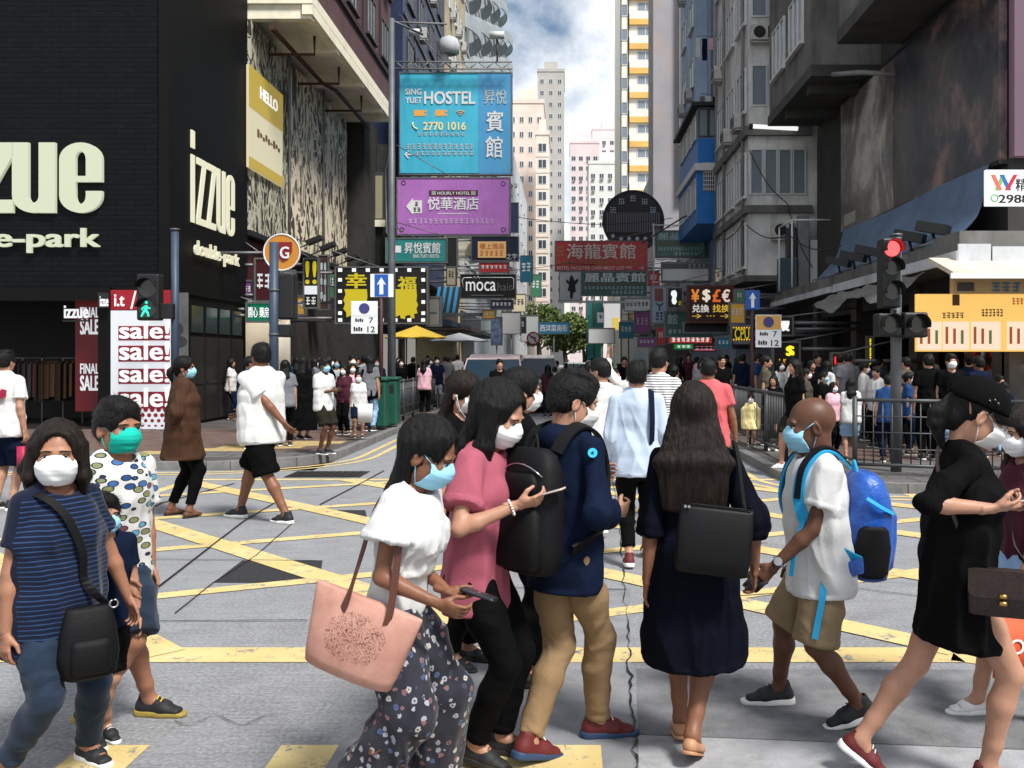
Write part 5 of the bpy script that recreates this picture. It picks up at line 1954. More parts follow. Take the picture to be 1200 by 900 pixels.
# --- woman in pink tee
r4, p4 = person(dict(near=1, leg=.88, head=1.15, build=.92, px=560, gy=890, top=446, ang=72, sex='f', skin='light', lean=5, hyaw=2, hpitch=20, hair='long', hairlen=.30, hairwide=.9, fringe=-.015, locks=1, locklen=.7, mask='white',
 fR=(566, 900, 10, 75), fL=(600, 884, 0, 75), hR=(606, 592, -.23, dict(pole=(.7, -.5, -1), fdir=(-.45, 1, .30), palm=(-.7, .1, .7), curl=(30, 34, 40, 46), thumb=.25)), hL=(614, 585, -.06, dict(pole=(-.3, -.5, -1), fdir=(.35, 1, .30), palm=(.8, 0, .6), curl=(30, 34, 40, 44), thumb=.25)),
 wear=[('tee', 'top', dict(off=.020, hem=.17, sleeve=.66, soff=.026, swide=1.15, fold=.010, box=.92, neck=.078), CL['pink']), ('leggings', 'legs', dict(off=.008, len=1.93, fold=.005), CL['black'])],
 shoes=('sneaker', SHOE_B, SOLE_B), label='woman in dusty pink tee and black leggings typing on a phone with both hands'))
hc4 = (p4.wri['L'] + p4.wri['R']) / 2 + p4.T @ V3(.02, .12, .058)
phone(p4, hc4, p4.T @ V3(1, 0, 0), p4.T @ V3(0, .88, .35), 'pale phone held in both hands by the woman in pink', PH_S)
o = carried('bracelet', p4, 'white beaded bracelet on the wrist of the woman in pink', 'bracelet')
mb = MB()
fa = unit(p4.wri['R'] - p4.elb['R'])
Fr = frame(fa)
for t in np.linspace(0, 2 * math.pi, 17)[:-1]:
 cc = p4.wri['R'] - fa * .025 + Fr[:, 0] * .031 * math.cos(t) + Fr[:, 1] * .028 * math.sin(t)
 mb.lathe([(.0005, -.005), (.0045, -.003), (.0055, 0), (.0045, .003), (.0005, .005)], cc, 8)
mb.build('bracelet_beads', mat('bead', (.8, .76, .72), .3), o)
# --- man in navy hooded jacket, khaki trousers, black backpack
r5, p5 = person(dict(near=1, leg=.97, head=1.08, build=.88, px=660, gy=880, top=436, ang=138, skin='light', lean=3, hyaw=36, hpitch=12, hair='short', mask='pale',
 fL=(627, 893, 14, 132), fR=(712, 862, 0, 100), hR=(722, 600, .02, dict(pole=(.5, -.6, -1), fdir=(-.1, 1, .05), palm=(-1, 0, .3), curl=40, thumb=.2)), hL=(692, 560, .34, dict(pole=(-.5, -.6, -1), curl=40)),
 wear=[('jacket', 'top', dict(off=.022, hem=.17, sleeve=1.86, soff=.016, fold=.012, hood=1, box=.95, neck=.068, cuff=.7), CL['navy']), ('trousers', 'legs', dict(off=.010, len=1.96, fold=.008, wide=(1, 1.0, 1.05)), CL['khaki'])],
 shoes=('sneaker', SHOE_R, mat('sole navy', srgb(40, 60, 92), .6)), lacemat=SOLE_W, label='man in navy hooded jacket and khaki trousers wearing a black backpack'))
o = carried('backpack', p5, 'black nylon backpack on the man in the navy jacket', 'backpack')
u_, v_, z_ = p5.T @ V3(1, 0, 0), p5.T @ V3(0, -1, 0), p5.T @ V3(0, 0, 1)
c = p5.tp(0, -.215, .19)
mb = MB()
ring_loft(mb, [(c + z_ * t, a, b, u_, v_) for t, a, b in ((-.26, .11, .05), (-.25, .14, .075), (-.15, .155, .09), (.05, .155, .09), (.17, .145, .075), (.235, .12, .055), (.262, .08, .03), (.265, .03, .015))], pw=3)
mb.build('pack', BLK_N, o)
mb = MB()
ring_loft(mb, [(c + v_ * .075 + z_ * t, a, b, u_, v_) for t, a, b in ((-.235, .10, .03), (-.22, .125, .045), (-.10, .13, .05), (.0, .12, .045), (.03, .10, .03))], pw=3)
mb.build('pocket', BLK_N, o)
mb = MB()
ring_loft(mb, [(c + v_ * .072 + z_ * t, a, b, u_, v_) for t, a, b in ((.05, .09, .02), (.06, .105, .03), (.13, .10, .03), (.16, .08, .02))], pw=3)
mb.build('pocket', BLK_N, o)
mb = MB()
mb.tube([c + z_ * .045 + v_ * .105 + u_ * t for t in (-.11, -.05, .0, .05, .11)], .003, 6)
mb.tube([c + z_ * (.15 + .05 * (1 - (t / .12) ** 2)) + v_ * (.085 - .02 * (t / .12) ** 2) + u_ * t for t in np.linspace(-.12, .12, 9)], .003, 6)
mb.build('zipper', GREYM, o)
strap(o, 'carry_loop', [c + z_ * .25 + u_ * .03, c + z_ * .31 + u_ * .01 + v_ * -.01, c + z_ * .31 - u_ * .01 + v_ * -.01, c + z_ * .25 - u_ * .03], .014, .004, BLK_N)
for g in (-1, 1):
 strap(o, 'strap', [p5.tp(g * .085, -.16, .44), p5.tp(g * .10, -.10, .525), p5.tp(g * .105, -.01, .555), p5.tp(g * .11, .09, .50), p5.tp(g * .12, .145, .36), p5.tp(g * .15, .12, .20), p5.tp(g * .19, .02, .10), p5.tp(g * .165, -.13, .03)], .062, .012, BLK_N, p5.tp(0, 0, .22))
o = carried('jacket_badge', p5, 'small round cyan emblem on the sleeve of the navy jacket', 'badge')
mb = MB()
n_ = unit(p5.T @ V3(.62, -.78, .08))
bc = p5.sh['R'] * .92 + p5.elb['R'] * .08 + n_ * .077
mb.tube([bc, bc + n_ * .006], .020, 20)
mb.build('disc', mat('emblem cyan', srgb(60, 190, 230), .5), o)
mb = MB()
mb.tube([bc + n_ * .0062, bc + n_ * .008], .009, 3)
mb.build('mark', mat('emblem navy', srgb(14, 30, 60), .5), o)
# --- woman in dark dress from behind
r6, p6 = person(dict(near=1, leg=.92, head=1.1, px=813, gy=884, top=450, ang=172, sex='f', skin='tan', build=.94, lean=1, hyaw=0, hair='long', haircol='hair brown', hairlen=.38, hairwide=1.5, hairback=.06, locks=0,
 fL=(797, 862, 8, 176), fR=(812, 893, 22, 160), hR=(884, 668, .02, dict(pole=(.6, -.6, 0), curl=35)), hL=(757, 688, -.03, dict(pole=(-.5, -1, 0), curl=24)),
 wear=[('dress', 'top', dict(off=.020, hem=.43, flare=.045, sleeve=1.2, soff=.018, swide=1.05, cuff=1.8, fold=.012, fscale=(9, 9, 2.6), neck=.07, hemtilt=.06), CL['darknavy'])],
 shoes=('flat', SHOE_T, SHOE_T), label='woman with long dark hair in a knee-length navy dress seen from behind'))
o = carried('handbag', p6, 'black leather handbag hanging behind the woman in the navy dress', 'handbag')
mb = MB()
c = p6.tp(.085, -.235, .15)
u_, v_, z_ = unit(V3(1, .05, -.10)), unit(V3(-.05, 1, 0)), unit(V3(.10, 0, 1))
ring_loft(mb, [(c + z_ * t, a, b, u_, v_) for t, a, b in ((-.145, .13, .03), (-.138, .146, .045), (-.08, .154, .055), (.04, .154, .04), (.115, .15, .02), (.13, .148, .013))], 36, 0, 4)
mb.build('bag_body', BLK_L, o)
mb = MB()
mb.tube([c + u_ * t + z_ * .137 - v_ * .018 for t in np.linspace(-.14, .14, 6)], .003, 6)
mb.build('piping', BLK_L, o)
mb = MB()
for t in (-.13, -.115):
 mb.tube([c + u_ * t + z_ * .125 - v_ * .032, c + u_ * t + z_ * .125 - v_ * .024], .006, 10)
mb.build('stud', GREYM, o)
strap(o, 'strap', [c + u_ * .12 + z_ * .12, p6.tp(.21, -.16, .30), p6.tp(.185, -.07, .51), p6.tp(.175, .0, .535), p6.tp(.19, .07, .44), p6.tp(.21, -.02, .28), c + u_ * .15 + z_ * .12 + v_ * .05], .022, .006, BLK_L, p6.tp(.05, 0, .3))
# --- man in white tee with blue backpack, walking left
r7, p7 = person(dict(near=1, leg=.84, head=1.18, px=962, gy=845, top=464, ang=-86, skin='brown', build=.96, lean=4, hyaw=4, hpitch=2, hair=None, mask='blue',
 fL=(1000, 852, 16, -88), fR=(902, 824, 0, -88), hL=(907, 664, -.16, dict(pole=(-.3, -1, -.1), curl=(40, 46, 50, 55), thumb=.3)), hR=(930, 670, .30, dict(pole=(.3, -1, 0), curl=30)),
 wear=[('tee', 'top', dict(off=.026, hem=.14, flare=.028, sleeve=.62, soff=.024, fold=.009, box=.96), CL['white']), ('shorts', 'legs', dict(off=.020, len=.96, wide=(.94, 1.35, 1), fold=.007), CL['khaki2'])],
 shoes=('sneaker', SHOE_B, SOLE_W), lacemat=SHOE_B, label='man with shaved head in white tee and khaki shorts walking left with a blue backpack'))
o = carried('backpack', p7, 'bright blue hiking backpack with cyan straps on the man in khaki shorts', 'backpack')
u_, v_, z_ = p7.T @ V3(1, 0, 0), unit(p7.T @ V3(0, -1, -.12)), unit(p7.T @ V3(0, -.12, 1))
c = p7.tp(0, -.225, .175)
mb = MB()
ring_loft(mb, [(c + z_ * t + v_ * q, a, b, u_, v_) for t, a, b, q in ((-.27, .09, .05, .02), (-.255, .125, .085, .02), (-.14, .14, .115, .015), (.02, .145, .115, .01), (.13, .14, .10, 0), (.20, .125, .08, -.01), (.235, .09, .05, -.015), (.245, .04, .02, -.015))], 32, 0, 2.6)
mb.build('pack', pat('backpack blue'), o)
mb = MB()
ring_loft(mb, [(c + v_ * .085 + z_ * t, a, b, u_, v_) for t, a, b in ((-.22, .08, .03), (-.20, .10, .05), (-.08, .11, .06), (.04, .105, .055), (.08, .08, .03))], 28, 0, 2.6)
mb.build('pocket', pat('backpack blue'), o)
for g in (-1, 1):
 mb = MB()
 ring_loft(mb, [(c + u_ * g * .125 + z_ * t, .032, b, u_, v_) for t, b in ((-.24, .05), (-.22, .075), (-.10, .085), (-.02, .07), (0, .05))], 24, 0, 2.6)
 mb.build('side_pocket', BLK_N, o)
 strap(o, 'strap', [p7.tp(g * .075, -.145, .46), p7.tp(g * .095, -.07, .535), p7.tp(g * .105, .01, .545), p7.tp(g * .115, .09, .47), p7.tp(g * .13, .13, .33), p7.tp(g * .16, .09, .19), p7.tp(g * .18, -.02, .09), p7.tp(g * .15, -.13, .02)], .055, .011, CYAN if g < 0 else CYAN, p7.tp(0, 0, .22))
 strap(o, 'strap_padding', [p7.tp(g * .078, -.150, .463), p7.tp(g * .097, -.07, .547), p7.tp(g * .107, .01, .557), p7.tp(g * .117, .097, .478), p7.tp(g * .132, .138, .335)], .030, .010, BLK_N, p7.tp(0, 0, .22))
strap(o, 'loose_strap', [p7.tp(-.155, .12, .24), p7.tp(-.165, .17, .12), p7.tp(-.16, .20, -.02)], .022, .003, CYAN, p7.tp(0, 0, .1))
strap(o, 'hip_belt', [p7.tp(-.15, -.15, .0), p7.tp(-.19, -.04, -.01), p7.tp(-.175, .06, -.03)], .07, .014, pat('backpack blue'), p7.tp(0, 0, 0))
strap(o, 'loose_strap', [p7.tp(-.180, .05, -.03), p7.tp(-.20, .07, -.12), p7.tp(-.195, .10, -.24), p7.tp(-.20, .12, -.31)], .028, .003, CYAN, p7.tp(0, 0, -.1))
strap(o, 'compression_strap', [c + u_ * -.15 + z_ * .13 + v_ * -.05, c + u_ * -.165 + z_ * .09 + v_ * .02, c + u_ * -.13 + z_ * .06 + v_ * .09], .018, .004, CYAN, c)
strap(o, 'carry_loop', [c + z_ * .22 + u_ * .03 - v_ * .05, c + z_ * .285 - v_ * .06, c + z_ * .22 - u_ * .03 - v_ * .05], .016, .005, CYAN)
o = carried('wristwatch', p7, 'steel wristwatch on the hand of the man in khaki shorts', 'watch')
fa = unit(p7.wri['L'] - p7.elb['L'])
Fr = frame(fa)
mb = MB()
mb.tube([p7.wri['L'] - fa * .03 + Fr[:, 0] * .031 * math.cos(t) + Fr[:, 1] * .029 * math.sin(t) for t in np.linspace(0, 2 * math.pi, 19)[:-1]], .006, 6, closed=True)
mb.build('watch_strap', GREYM, o)
mb = MB()
nn = unit(Vector((p7.root.matrix_world.to_3x3().inverted() if False else Matrix.Rotation(-p7.root.rotation_euler.z, 3, 'Z')) @ Vector((-.3, -1, .3))))
mb.tube([p7.wri['L'] - fa * .03 + np.array(nn) * .028, p7.wri['L'] - fa * .03 + np.array(nn) * .040], .019, 20)
mb.build('watch_case', GREYM, o)
phone(p7, p7.wri['L'] + fa * .095 + p7.T @ V3(.03, .015, -.02), fa, p7.T @ V3(1, .2, 0), 'dark phone between the hands of the shaved-head man and the woman in navy')
# --- woman in black dress and cap, right
r8, p8 = person(dict(near=1, leg=.93, head=1.13, build=.93, tuck=1, hat=1, px=1122, gy=912, top=446, ang=82, sex='f', skin='light', lean=4, hyaw=0, hpitch=20, hair='pony', hairlen=.20, mask='pale', maskstyle='cup',
 fR=(1172, 925, 0, 80), fL=(1006, 905, 34, 78), hR=(1163, 596, -.25, dict(pole=(.8, -.5, -1), fdir=(-.35, 1, .15), palm=(-.6, 0, .8), curl=(28, 32, 38, 44), thumb=.2)), hL=(1170, 592, -.06, dict(pole=(-.4, -.6, -1), fdir=(.3, 1, .15), palm=(.6, 0, .8), curl=32, thumb=.2)),
 wear=[('dress', 'top', dict(off=.016, hem=.275, flare=.05, sleeve=1.10, soff=.012, swide=1.05, cuff=1.2, fold=.012, fscale=(8, 8, 3), neck=.07, hemtilt=-.12, box=.95), CL['black'])],
 shoes=('sneaker', SHOE_R, SOLE_W), label='woman in black dress, black cap and pale mask looking at her phone on the right'))
hc8 = (p8.wri['L'] + p8.wri['R']) / 2 + p8.T @ V3(0, .13, .045)
phone(p8, hc8, p8.T @ V3(1, 0, 0), p8.T @ V3(0, 1, .2), 'pale phone held by the woman in the black cap', PH_S)
hp = lambda x, y, z: p8.hc + p8.Rh @ (V3(x, y, z) * p8.hs)
mb = MB()
cv, cf = SDF().ell((0, -.014, .035), (.093, .113, .104), .01).plane((0, 0, .028), (0, .0, -1), .006).ell((0, -.10, .03), (.03, .03, .022), .004, mode='-').mesh(.007)
cv = cv * p8.hs @ p8.Rh.T + p8.hc
capo = link('cap', to_mesh('cap', [(cv, cf)]), CL['black'], r8)
bv = []
for j in range(7):
 for i in range(13):
  a = (i / 12 * 2 - 1) * 1.25
  d = j / 6
  x, y = .090 * math.sin(a), .098 * math.cos(a) - .014
  bv.append(hp(x * (1 - .12 * d), y + .075 * d * math.cos(a * .9), .034 - .012 * d - .020 * (abs(x) / .09) ** 2 * (0.4 + d)))
n = len(bv)
bv2 = [q - p8.Rh @ V3(0, 0, .004) for q in bv]
bf = [(j * 13 + i, j * 13 + i + 1, (j + 1) * 13 + i + 1, (j + 1) * 13 + i) for j in range(6) for i in range(12)]
mb.add(bv + bv2, bf + [tuple(n + q for q in f[::-1]) for f in bf], 0, True)
mb.build('cap_peak', CL['black'], capo)
mb = MB()
for q in ((.096, .02, .055), (.096, .005, .062), (.097, -.01, .052)):
 mb.tube([hp(q[0] - .004, q[1] - .004, q[2]), hp(q[0], q[1], q[2] + .006), hp(q[0] - .004, q[1] + .006, q[2])], .0018, 5)
mb.build('cap_pin', GREYM, capo)
mb = MB()
for g in (-1, 1):
 mb.tube([hp(g * .033 + .022 * math.cos(t), .101 + .003 * math.sin(t) - .006 * abs(math.cos(t)), -.002 + .018 * math.sin(t)) for t in np.linspace(0, 2 * math.pi, 17)[:-1]], .0016, 5, closed=True)
 mb.tube([hp(g * .055, .094, .004), hp(g * .076, .05, .008), hp(g * .080, .0, .010)], .0015, 5)
mb.tube([hp(-.011, .100, .002), hp(0, .106, .004), hp(.011, .100, .002)], .0016, 5)
mb.build('spectacles', SHOE_B, r8)
o = carried('crossbody_bag', p8, 'small dark brown crossbody bag with brass clasp at the cap woman\'s hip', 'bag')
c = p8.tp(.235, .105, -.01)
u_, v_, z_ = unit(V3(.25, .97, 0)), unit(V3(.97, -.25, 0)), V3(0, 0, 1)
mb = MB()
BROWN_P = mat('dark patterned leather', srgb(44, 32, 28), .45, var=.5, vscale=60)
ring_loft(mb, [(c + z_ * t, a, b, u_, v_) for t, a, b in ((-.095, .11, .025), (-.088, .122, .038), (-.02, .125, .042), (.06, .122, .035), (.085, .115, .02))], 36, 0, 5)
mb.build('bag_body', BROWN_P, o)
mb = MB()
poly = [(-.122, .088), (.122, .088), (.122, .0), (.10, -.018), (-.10, -.018), (-.122, .0)]
P0 = [c + u_ * a + z_ * b + v_ * .046 for a, b in poly]
P1 = [q + v_ * .006 for q in P0]
mb.add(P0 + P1, [tuple(range(6)), tuple(range(11, 5, -1))] + [(i, (i + 1) % 6, 6 + (i + 1) % 6, 6 + i) for i in range(6)])
mb.build('flap', BROWN_P, o)
mb = MB()
for a, b in ((0, -.008), (0, -.035)):
 q = c + u_ * a + z_ * b + v_ * .055
 mb.tube([q - u_ * .013, q + u_ * .013], .010, 8)
mb.build('clasp', GOLD, o)
strap(o, 'strap', [c - u_ * .11 + z_ * .08, p8.tp(.20, -.06, .20), p8.tp(.10, -.13, .42), p8.tp(-.06, -.08, .53), p8.tp(-.10, .04, .52), p8.tp(.02, .16, .33), p8.tp(.14, .17, .15), c + u_ * .11 + z_ * .08], .014, .004, BROWN_P, p8.tp(0, 0, .25))
# --- woman at the right edge walking left
r9, p9 = person(dict(near=1, leg=.92, head=1.12, px=1207, gy=838, top=476, ang=-80, sex='f', skin='light', lean=2, hyaw=0, hpitch=8, hair='long', haircol='hair brown', hairlen=.36, locks=1, locklen=.9, mask='white',
 fR=(1136, 836, 0, -85), fL=(1230, 850, 30, -85), hL=(1192, 705, -.16, dict(pole=(-.3, -1, 0), curl=50)), hR=(1200, 640, .2, dict(pole=(.3, -1, 0))),
 wear=[('top', 'top', dict(off=.016, hem=.06, sleeve=.5, fold=.008), CL['burgundy']), ('shorts', 'legs', dict(off=.018, len=.45, fold=.006), CL['lightdenim'])],
 shoes=('sneaker', SHOE_W, SOLE_W), label='woman in burgundy top and pale denim shorts cut by the right edge'))
o = carried('paper_bag', p9, 'orange paper shopping bag with white letters at the right edge', 'shopping bag')
c = p9.wri['L'] + V3(-.02, .02, -.33)
mb = MB()
u_, v_ = V3(0, 1, 0), V3(1, 0, 0)
ORG = mat('orange paper', srgb(206, 84, 44), .7)
ring_loft(mb, [(c + V3(0, 0, t), .13, b, u_, v_) for t, b in ((-.15, .045), (.15, .04))], 32, 0, 12)
mb.build('bag_body', ORG, o)
strap(o, 'handle', [c + V3(0, -.05, .14), p9.wri['L'] + V3(-.01, 0, -.06), c + V3(0, .05, .14)], .005, .005, ORG)
lt = lettering('bag_lettering', 'OR', (-.10, .04, -.02, .05), SOLE_W, o, 0, .01, .01)
lt.matrix_local = Matrix.Translation(c + V3(-.0475, 0, 0)) @ Matrix.Rotation(R(-90), 4, 'Z')
# --- two women half hidden behind the one in pink
r13, p13 = person(dict(near=1, px=536, gy=778, top=436, ang=68, sex='f', skin='light', hpitch=10, hair='long', hairlen=.3, haircol='hair brown', locks=0, mask='white',
 wear=[('tee', 'top', dict(off=.018, hem=.1, sleeve=.6, fold=.006), CL['black']), ('trousers', 'legs', dict(off=.01, len=1.9), CL['black'])], shoes=('sneaker', SHOE_B, SOLE_B),
 label='woman with white wired earphones in the gap left of the woman in pink'))
mb = MB()
e = p13.hc + p13.Rh @ (V3(.084, .002, -.018) * p13.hs)
mb.tube([e + V3(.006, .004, .006), e + V3(.008, .008, -.008), e + V3(.006, .012, -.03), e + V3(.0, .02, -.07), e + V3(-.03, .05, -.13)], .0022, 6)
mb.lathe([(.0005, -.006), (.007, -.004), (.008, .002), (.0005, .006)], e + V3(.006, .002, .006), 10)
mb.build('earphones', SOLE_W, r13)
r14, p14 = person(dict(near=1, px=606, gy=803, top=432, ang=110, sex='f', skin='light', hair='long', hairlen=.42, hairwide=1.05, locks=0, mask='white', fR=(632, 800, 0, 100), fL=(610, 806, 10, 100),
 wear=[('blouse', 'top', dict(off=.018, hem=.12, sleeve=1.2, fold=.006), CL['black']), ('trousers', 'legs', dict(off=.01, len=1.9), CL['black'])], shoes=('sneaker', SHOE_B, SOLE_B),
 label='woman with long black hair in black behind the man with the black backpack'))
# ================================================================ the middle distance
# --- man in pale shirt walking away
r10, p10 = person(dict(near=1, px=746, gy=663, top=424, ang=178, skin='light', hair='short', fL=(737, 664, 6, 180), fR=(757, 652, 20, 180), armL=dict(w=(-.05, .06, -.52)), armR=dict(w=(.05, .10, -.50)),
 wear=[('shirt', 'top', dict(off=.024, hem=.16, sleeve=1.85, soff=.018, fold=.010, box=.96, collar=1), CL['paleblue']), ('jeans', 'legs', dict(off=.010, len=1.8, fold=.007), CL['black'])],
 shoes=('sneaker', SHOE_R, SOLE_W), label='man in pale blue long-sleeved shirt and black jeans walking away up the street'))
o = carried('shoulder_bag', p10, 'navy shoulder bag strap on the pale blue shirt', 'bag')
strap(o, 'strap', [p10.tp(.12, -.11, .10), p10.tp(.125, -.135, .30), p10.tp(.12, -.08, .51), p10.tp(.115, .02, .535), p10.tp(.12, .12, .38), p10.tp(.14, .14, .15)], .05, .008, CL['navy'], p10.tp(0, 0, .25))
mb = MB()
ring_loft(mb, [(p10.tp(.14, .17, t), .12, .05, V3(1, 0, 0), V3(0, 1, 0)) for t in (-.12, .14)], 24, 0, 4)
mb.build('bag_body', CL['navy'], o)
# --- man in white tee and black shorts, left
r15, p15 = person(dict(near=1, px=307, gy=610, top=403, ang=-128, skin='tan', build=1.08, lean=2, hyaw=6, hair='short', fL=(331, 613, 0, -118), fR=(277, 606, 0, -112), hR=(287, 485, .12, dict(pole=(.5, -1, 0))), hL=(341, 505, -.10, dict(pole=(-.5, -1, 0))),
 wear=[('tee', 'top', dict(off=.024, hem=.15, sleeve=.72, soff=.026, fold=.010, box=1.0), CL['white']), ('shorts', 'legs', dict(off=.024, len=.98, wide=(1.08, 1.35, 1), fold=.009), CL['black'])],
 shoes=('sneaker', SHOE_B, SOLE_W), label='man in white tee and black shorts walking left near the corner shop'))
# --- woman in long brown shirt, left
r16, p16 = person(dict(near=1, px=214, gy=605, top=418, ang=118, sex='f', skin='tan', build=1.08, hyaw=22, hair='pony', hairlen=.16, mask='blue', fL=(205, 603, 0, 140), fR=(226, 606, 0, 150), hR=(206, 505, -.13, dict(pole=(1, -.4, -.3))), hL=(199, 508, .1, dict(pole=(-1, -.4, -.3))),
 wear=[('long_shirt', 'top', dict(off=.028, hem=.30, flare=.05, sleeve=1.45, soff=.024, fold=.012, box=.96), CL['brown']), ('leggings', 'legs', dict(off=.008, len=1.85, fold=.005), CL['black'])],
 shoes=('flat', mat('shoe brown', srgb(92, 60, 44), .6), SOLE_B), label='woman in long brown shirt and black leggings standing with hands behind her back'))
# --- man at the left edge
r17, p17 = person(dict(near=1, px=4, gy=598, top=411, ang=172, skin='light', hair='short', armR=dict(w=(.07, .02, -.52)),
 wear=[('tee', 'top', dict(off=.024, hem=.13, sleeve=.68, soff=.026, fold=.010, box=1.0), CL['white']), ('shorts', 'legs', dict(off=.024, len=.95, wide=(1.05, 1.3, 1)), CL['navy'])],
 shoes=('sneaker', SHOE_B, SOLE_W), label='man in white tee with a red print on its back at the left edge'))
mb = MB().prism([(-.12, 0), (-.05, .10), (.02, .03), (.08, .11), (.14, .10), (.13, .02), (.05, 0), (.02, -.05), (-.04, .02)], 'y', 0, .012)
lt = mb.build('tee_print', mat('print red', srgb(150, 30, 60), .8), r17)
lt.location = p17.tp(.03, -.172, .27)
o = carried('shopping_bag', p17, 'magenta shopping bag in the hand of the man at the left edge', 'shopping bag')
mb = MB()
c = p17.wri['R'] + V3(0, .03, -.30)
ring_loft(mb, [(c + V3(0, 0, t), .05, .11, V3(1, 0, 0), V3(0, 1, 0)) for t in (-.16, .12)], 24, 0, 6)
mb.build('bag_body', mat('magenta bag', srgb(160, 30, 70), .5), o)
strap(o, 'handle', [c + V3(0, -.05, .11), p17.wri['R'] + V3(0, 0, -.07), c + V3(0, .05, .11)], .006, .005, SHOE_B)
# ------------------------------------------------ left row further up the street
NAVY_C = mat('navy cladding', srgb(36, 48, 78), .5, var=.2, vscale=.8)
lb = empty('navy_clad_building', (-12, 48, 0), 0, 'building clad in dark navy panels behind the blue hostel sign', 'building')
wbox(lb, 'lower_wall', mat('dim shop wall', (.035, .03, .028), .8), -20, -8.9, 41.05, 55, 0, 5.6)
wbox(lb, 'upper_wall', NAVY_C, -20, -7.2, 41.05, 54.9, 5.6, 38)
for z in np.arange(7.5, 37, 3.1):
 wbox(lb, 'floor_band', FR_D, -7.199, -7.12, 41.1, 54.9, z, z + .12)
windows(lb, '+x', -7.19 + 12, [43 - 48, 46 - 48, 49.5 - 48, 52.8 - 48], list(np.arange(9.2, 30, 3.1)), window_mesh(1.7, 1.6, 3, FR_D, GLASS2), .35)
rc = empty('recessed_stair_front', (-9, 39.6, 0), 0, 'dark recessed wall with a lit tall window between the billboard and the hostel signs', 'building front')
wbox(rc, 'wall', mat('dark stair wall', (.03, .029, .026), .85, var=.3), -9.5, -8.3, 38.4, 41.0, 0, 11.7)  # plain dark tone over the whole recess
wbox(rc, 'front_wall', mat('dark stair wall', (.03, .029, .026), .85), -8.28, -7.25, 40.7, 41.02, 4.8, 11.0)
fpanel(rc, 'window_frame', FR_D, 420, 202, 450, 266, 40.65, .06)
for a, b in ((422, 434), (436, 448)):
 fpanel(rc, 'pane', lit('dim lit pane', srgb(196, 186, 150), .28), a, 206, b, 256, 40.585, .02)
fpanel(rc, 'ledge', CREAM, 418, 258, 452, 266, 40.58, .12)
for i, (x, y) in enumerate(((424, 199), (433, 210))):
 mb = MB().lathe([(.001, -.11), (.07, -.09), (.11, 0), (.07, .09), (.001, .11)], (0, 0, 0), 12)
 o = mb.build('lamp_globe', lit('lamp globe', (1, .97, .9), 4.0), None)
 o.location = (PX(x, 40.2), 40.2, PZ(y, 40.2))
 o.name = 'globe_lamp'
 tag(o, ['upper', 'lower'][i] + ' white globe lamp beside the lit upstairs window', 'lamp')
CREAM_W = mat('cream render wall', srgb(178, 166, 138), .85, var=.2, vscale=.7, dirt=.45, streak=True)
lc = empty('cream_tenement', (-12, 60, 0), 0, 'narrow cream rendered tenement behind the hostel signs', 'building')
wbox(lc, 'wall', CREAM_W, -20, -7.1, 55.0, 64.9, 0, 34)
windows(lc, '+x', -7.09 + 12, [57 - 60, 60 - 60, 63 - 60], list(np.arange(8, 32, 3.1)), window_mesh(1.5, 1.4, 2, FR_W, GLASS), .6)
GREYB = mat('grey balcony render', srgb(150, 158, 162), .8, var=.18, vscale=.8, dirt=.45, streak=True)
ld = empty('round_balcony_building', (-12, 90, 0), 0, 'grey apartment building with rounded balconies at the upper left of the street', 'building')
wbox(ld, 'wall', GREYB, -20, -7.6, 65, 120, 0, 40)
for z in np.arange(9, 39, 3.2):
 for y in (69, 79, 89, 99, 109):
  mb = MB()
  n = 16
  pts = [(math.sin(math.pi * i / n) ** .6 * 1.25, -3.6 + 7.2 * i / n) for i in range(n + 1)]
  vs, fs = [], []
  for (a, b) in pts:
   for q, zz in ((0, 0), (0, 1.05), (-.12, 1.05), (-.12, 0)):
    vs.append((a + q, b, zz))
  for i in range(n):
   for k in range(4):
    fs.append((i * 4 + k, i * 4 + (k + 1) % 4, (i + 1) * 4 + (k + 1) % 4, (i + 1) * 4 + k))
  mb.add(vs, fs, 0, False)
  me = bpy.data.meshes.get('round_balcony') or mb.data('round_balcony')
  if not me.materials:
   me.materials.append(GREYB)
  o = bpy.data.objects.new('balcony', me)
  col.objects.link(o)
  o.parent = ld
  o.location = (-7.6 + 12, y - 90, z)
  if z < 35:
   put(window_mesh(2.2, 1.5, 3, FR_W, GLASS), 'window', ld, (-7.59 + 12, y - 90, z + 2.0), '+x')
for z in np.arange(9, 39, 3.2):
 wbox(ld, 'floor_band', FR_W, -7.61, -7.5, 65, 120, z - .25, z - .05)
PEACH = mat('peach render', srgb(222, 204, 192), .85, var=.12, vscale=.3)  # far tower colours from here on are paled in place of haze
PEACH2 = mat('warm white tower', srgb(216, 206, 194), .85, var=.08, vscale=.3)
GREY_T = mat('grey tower', srgb(176, 174, 168), .85, var=.1, vscale=.2)
PINK_T = mat('pink tower', srgb(222, 206, 206), .85, var=.1, vscale=.2)
WHITE_T = mat('white tower', srgb(216, 216, 212), .85, var=.08, vscale=.2)
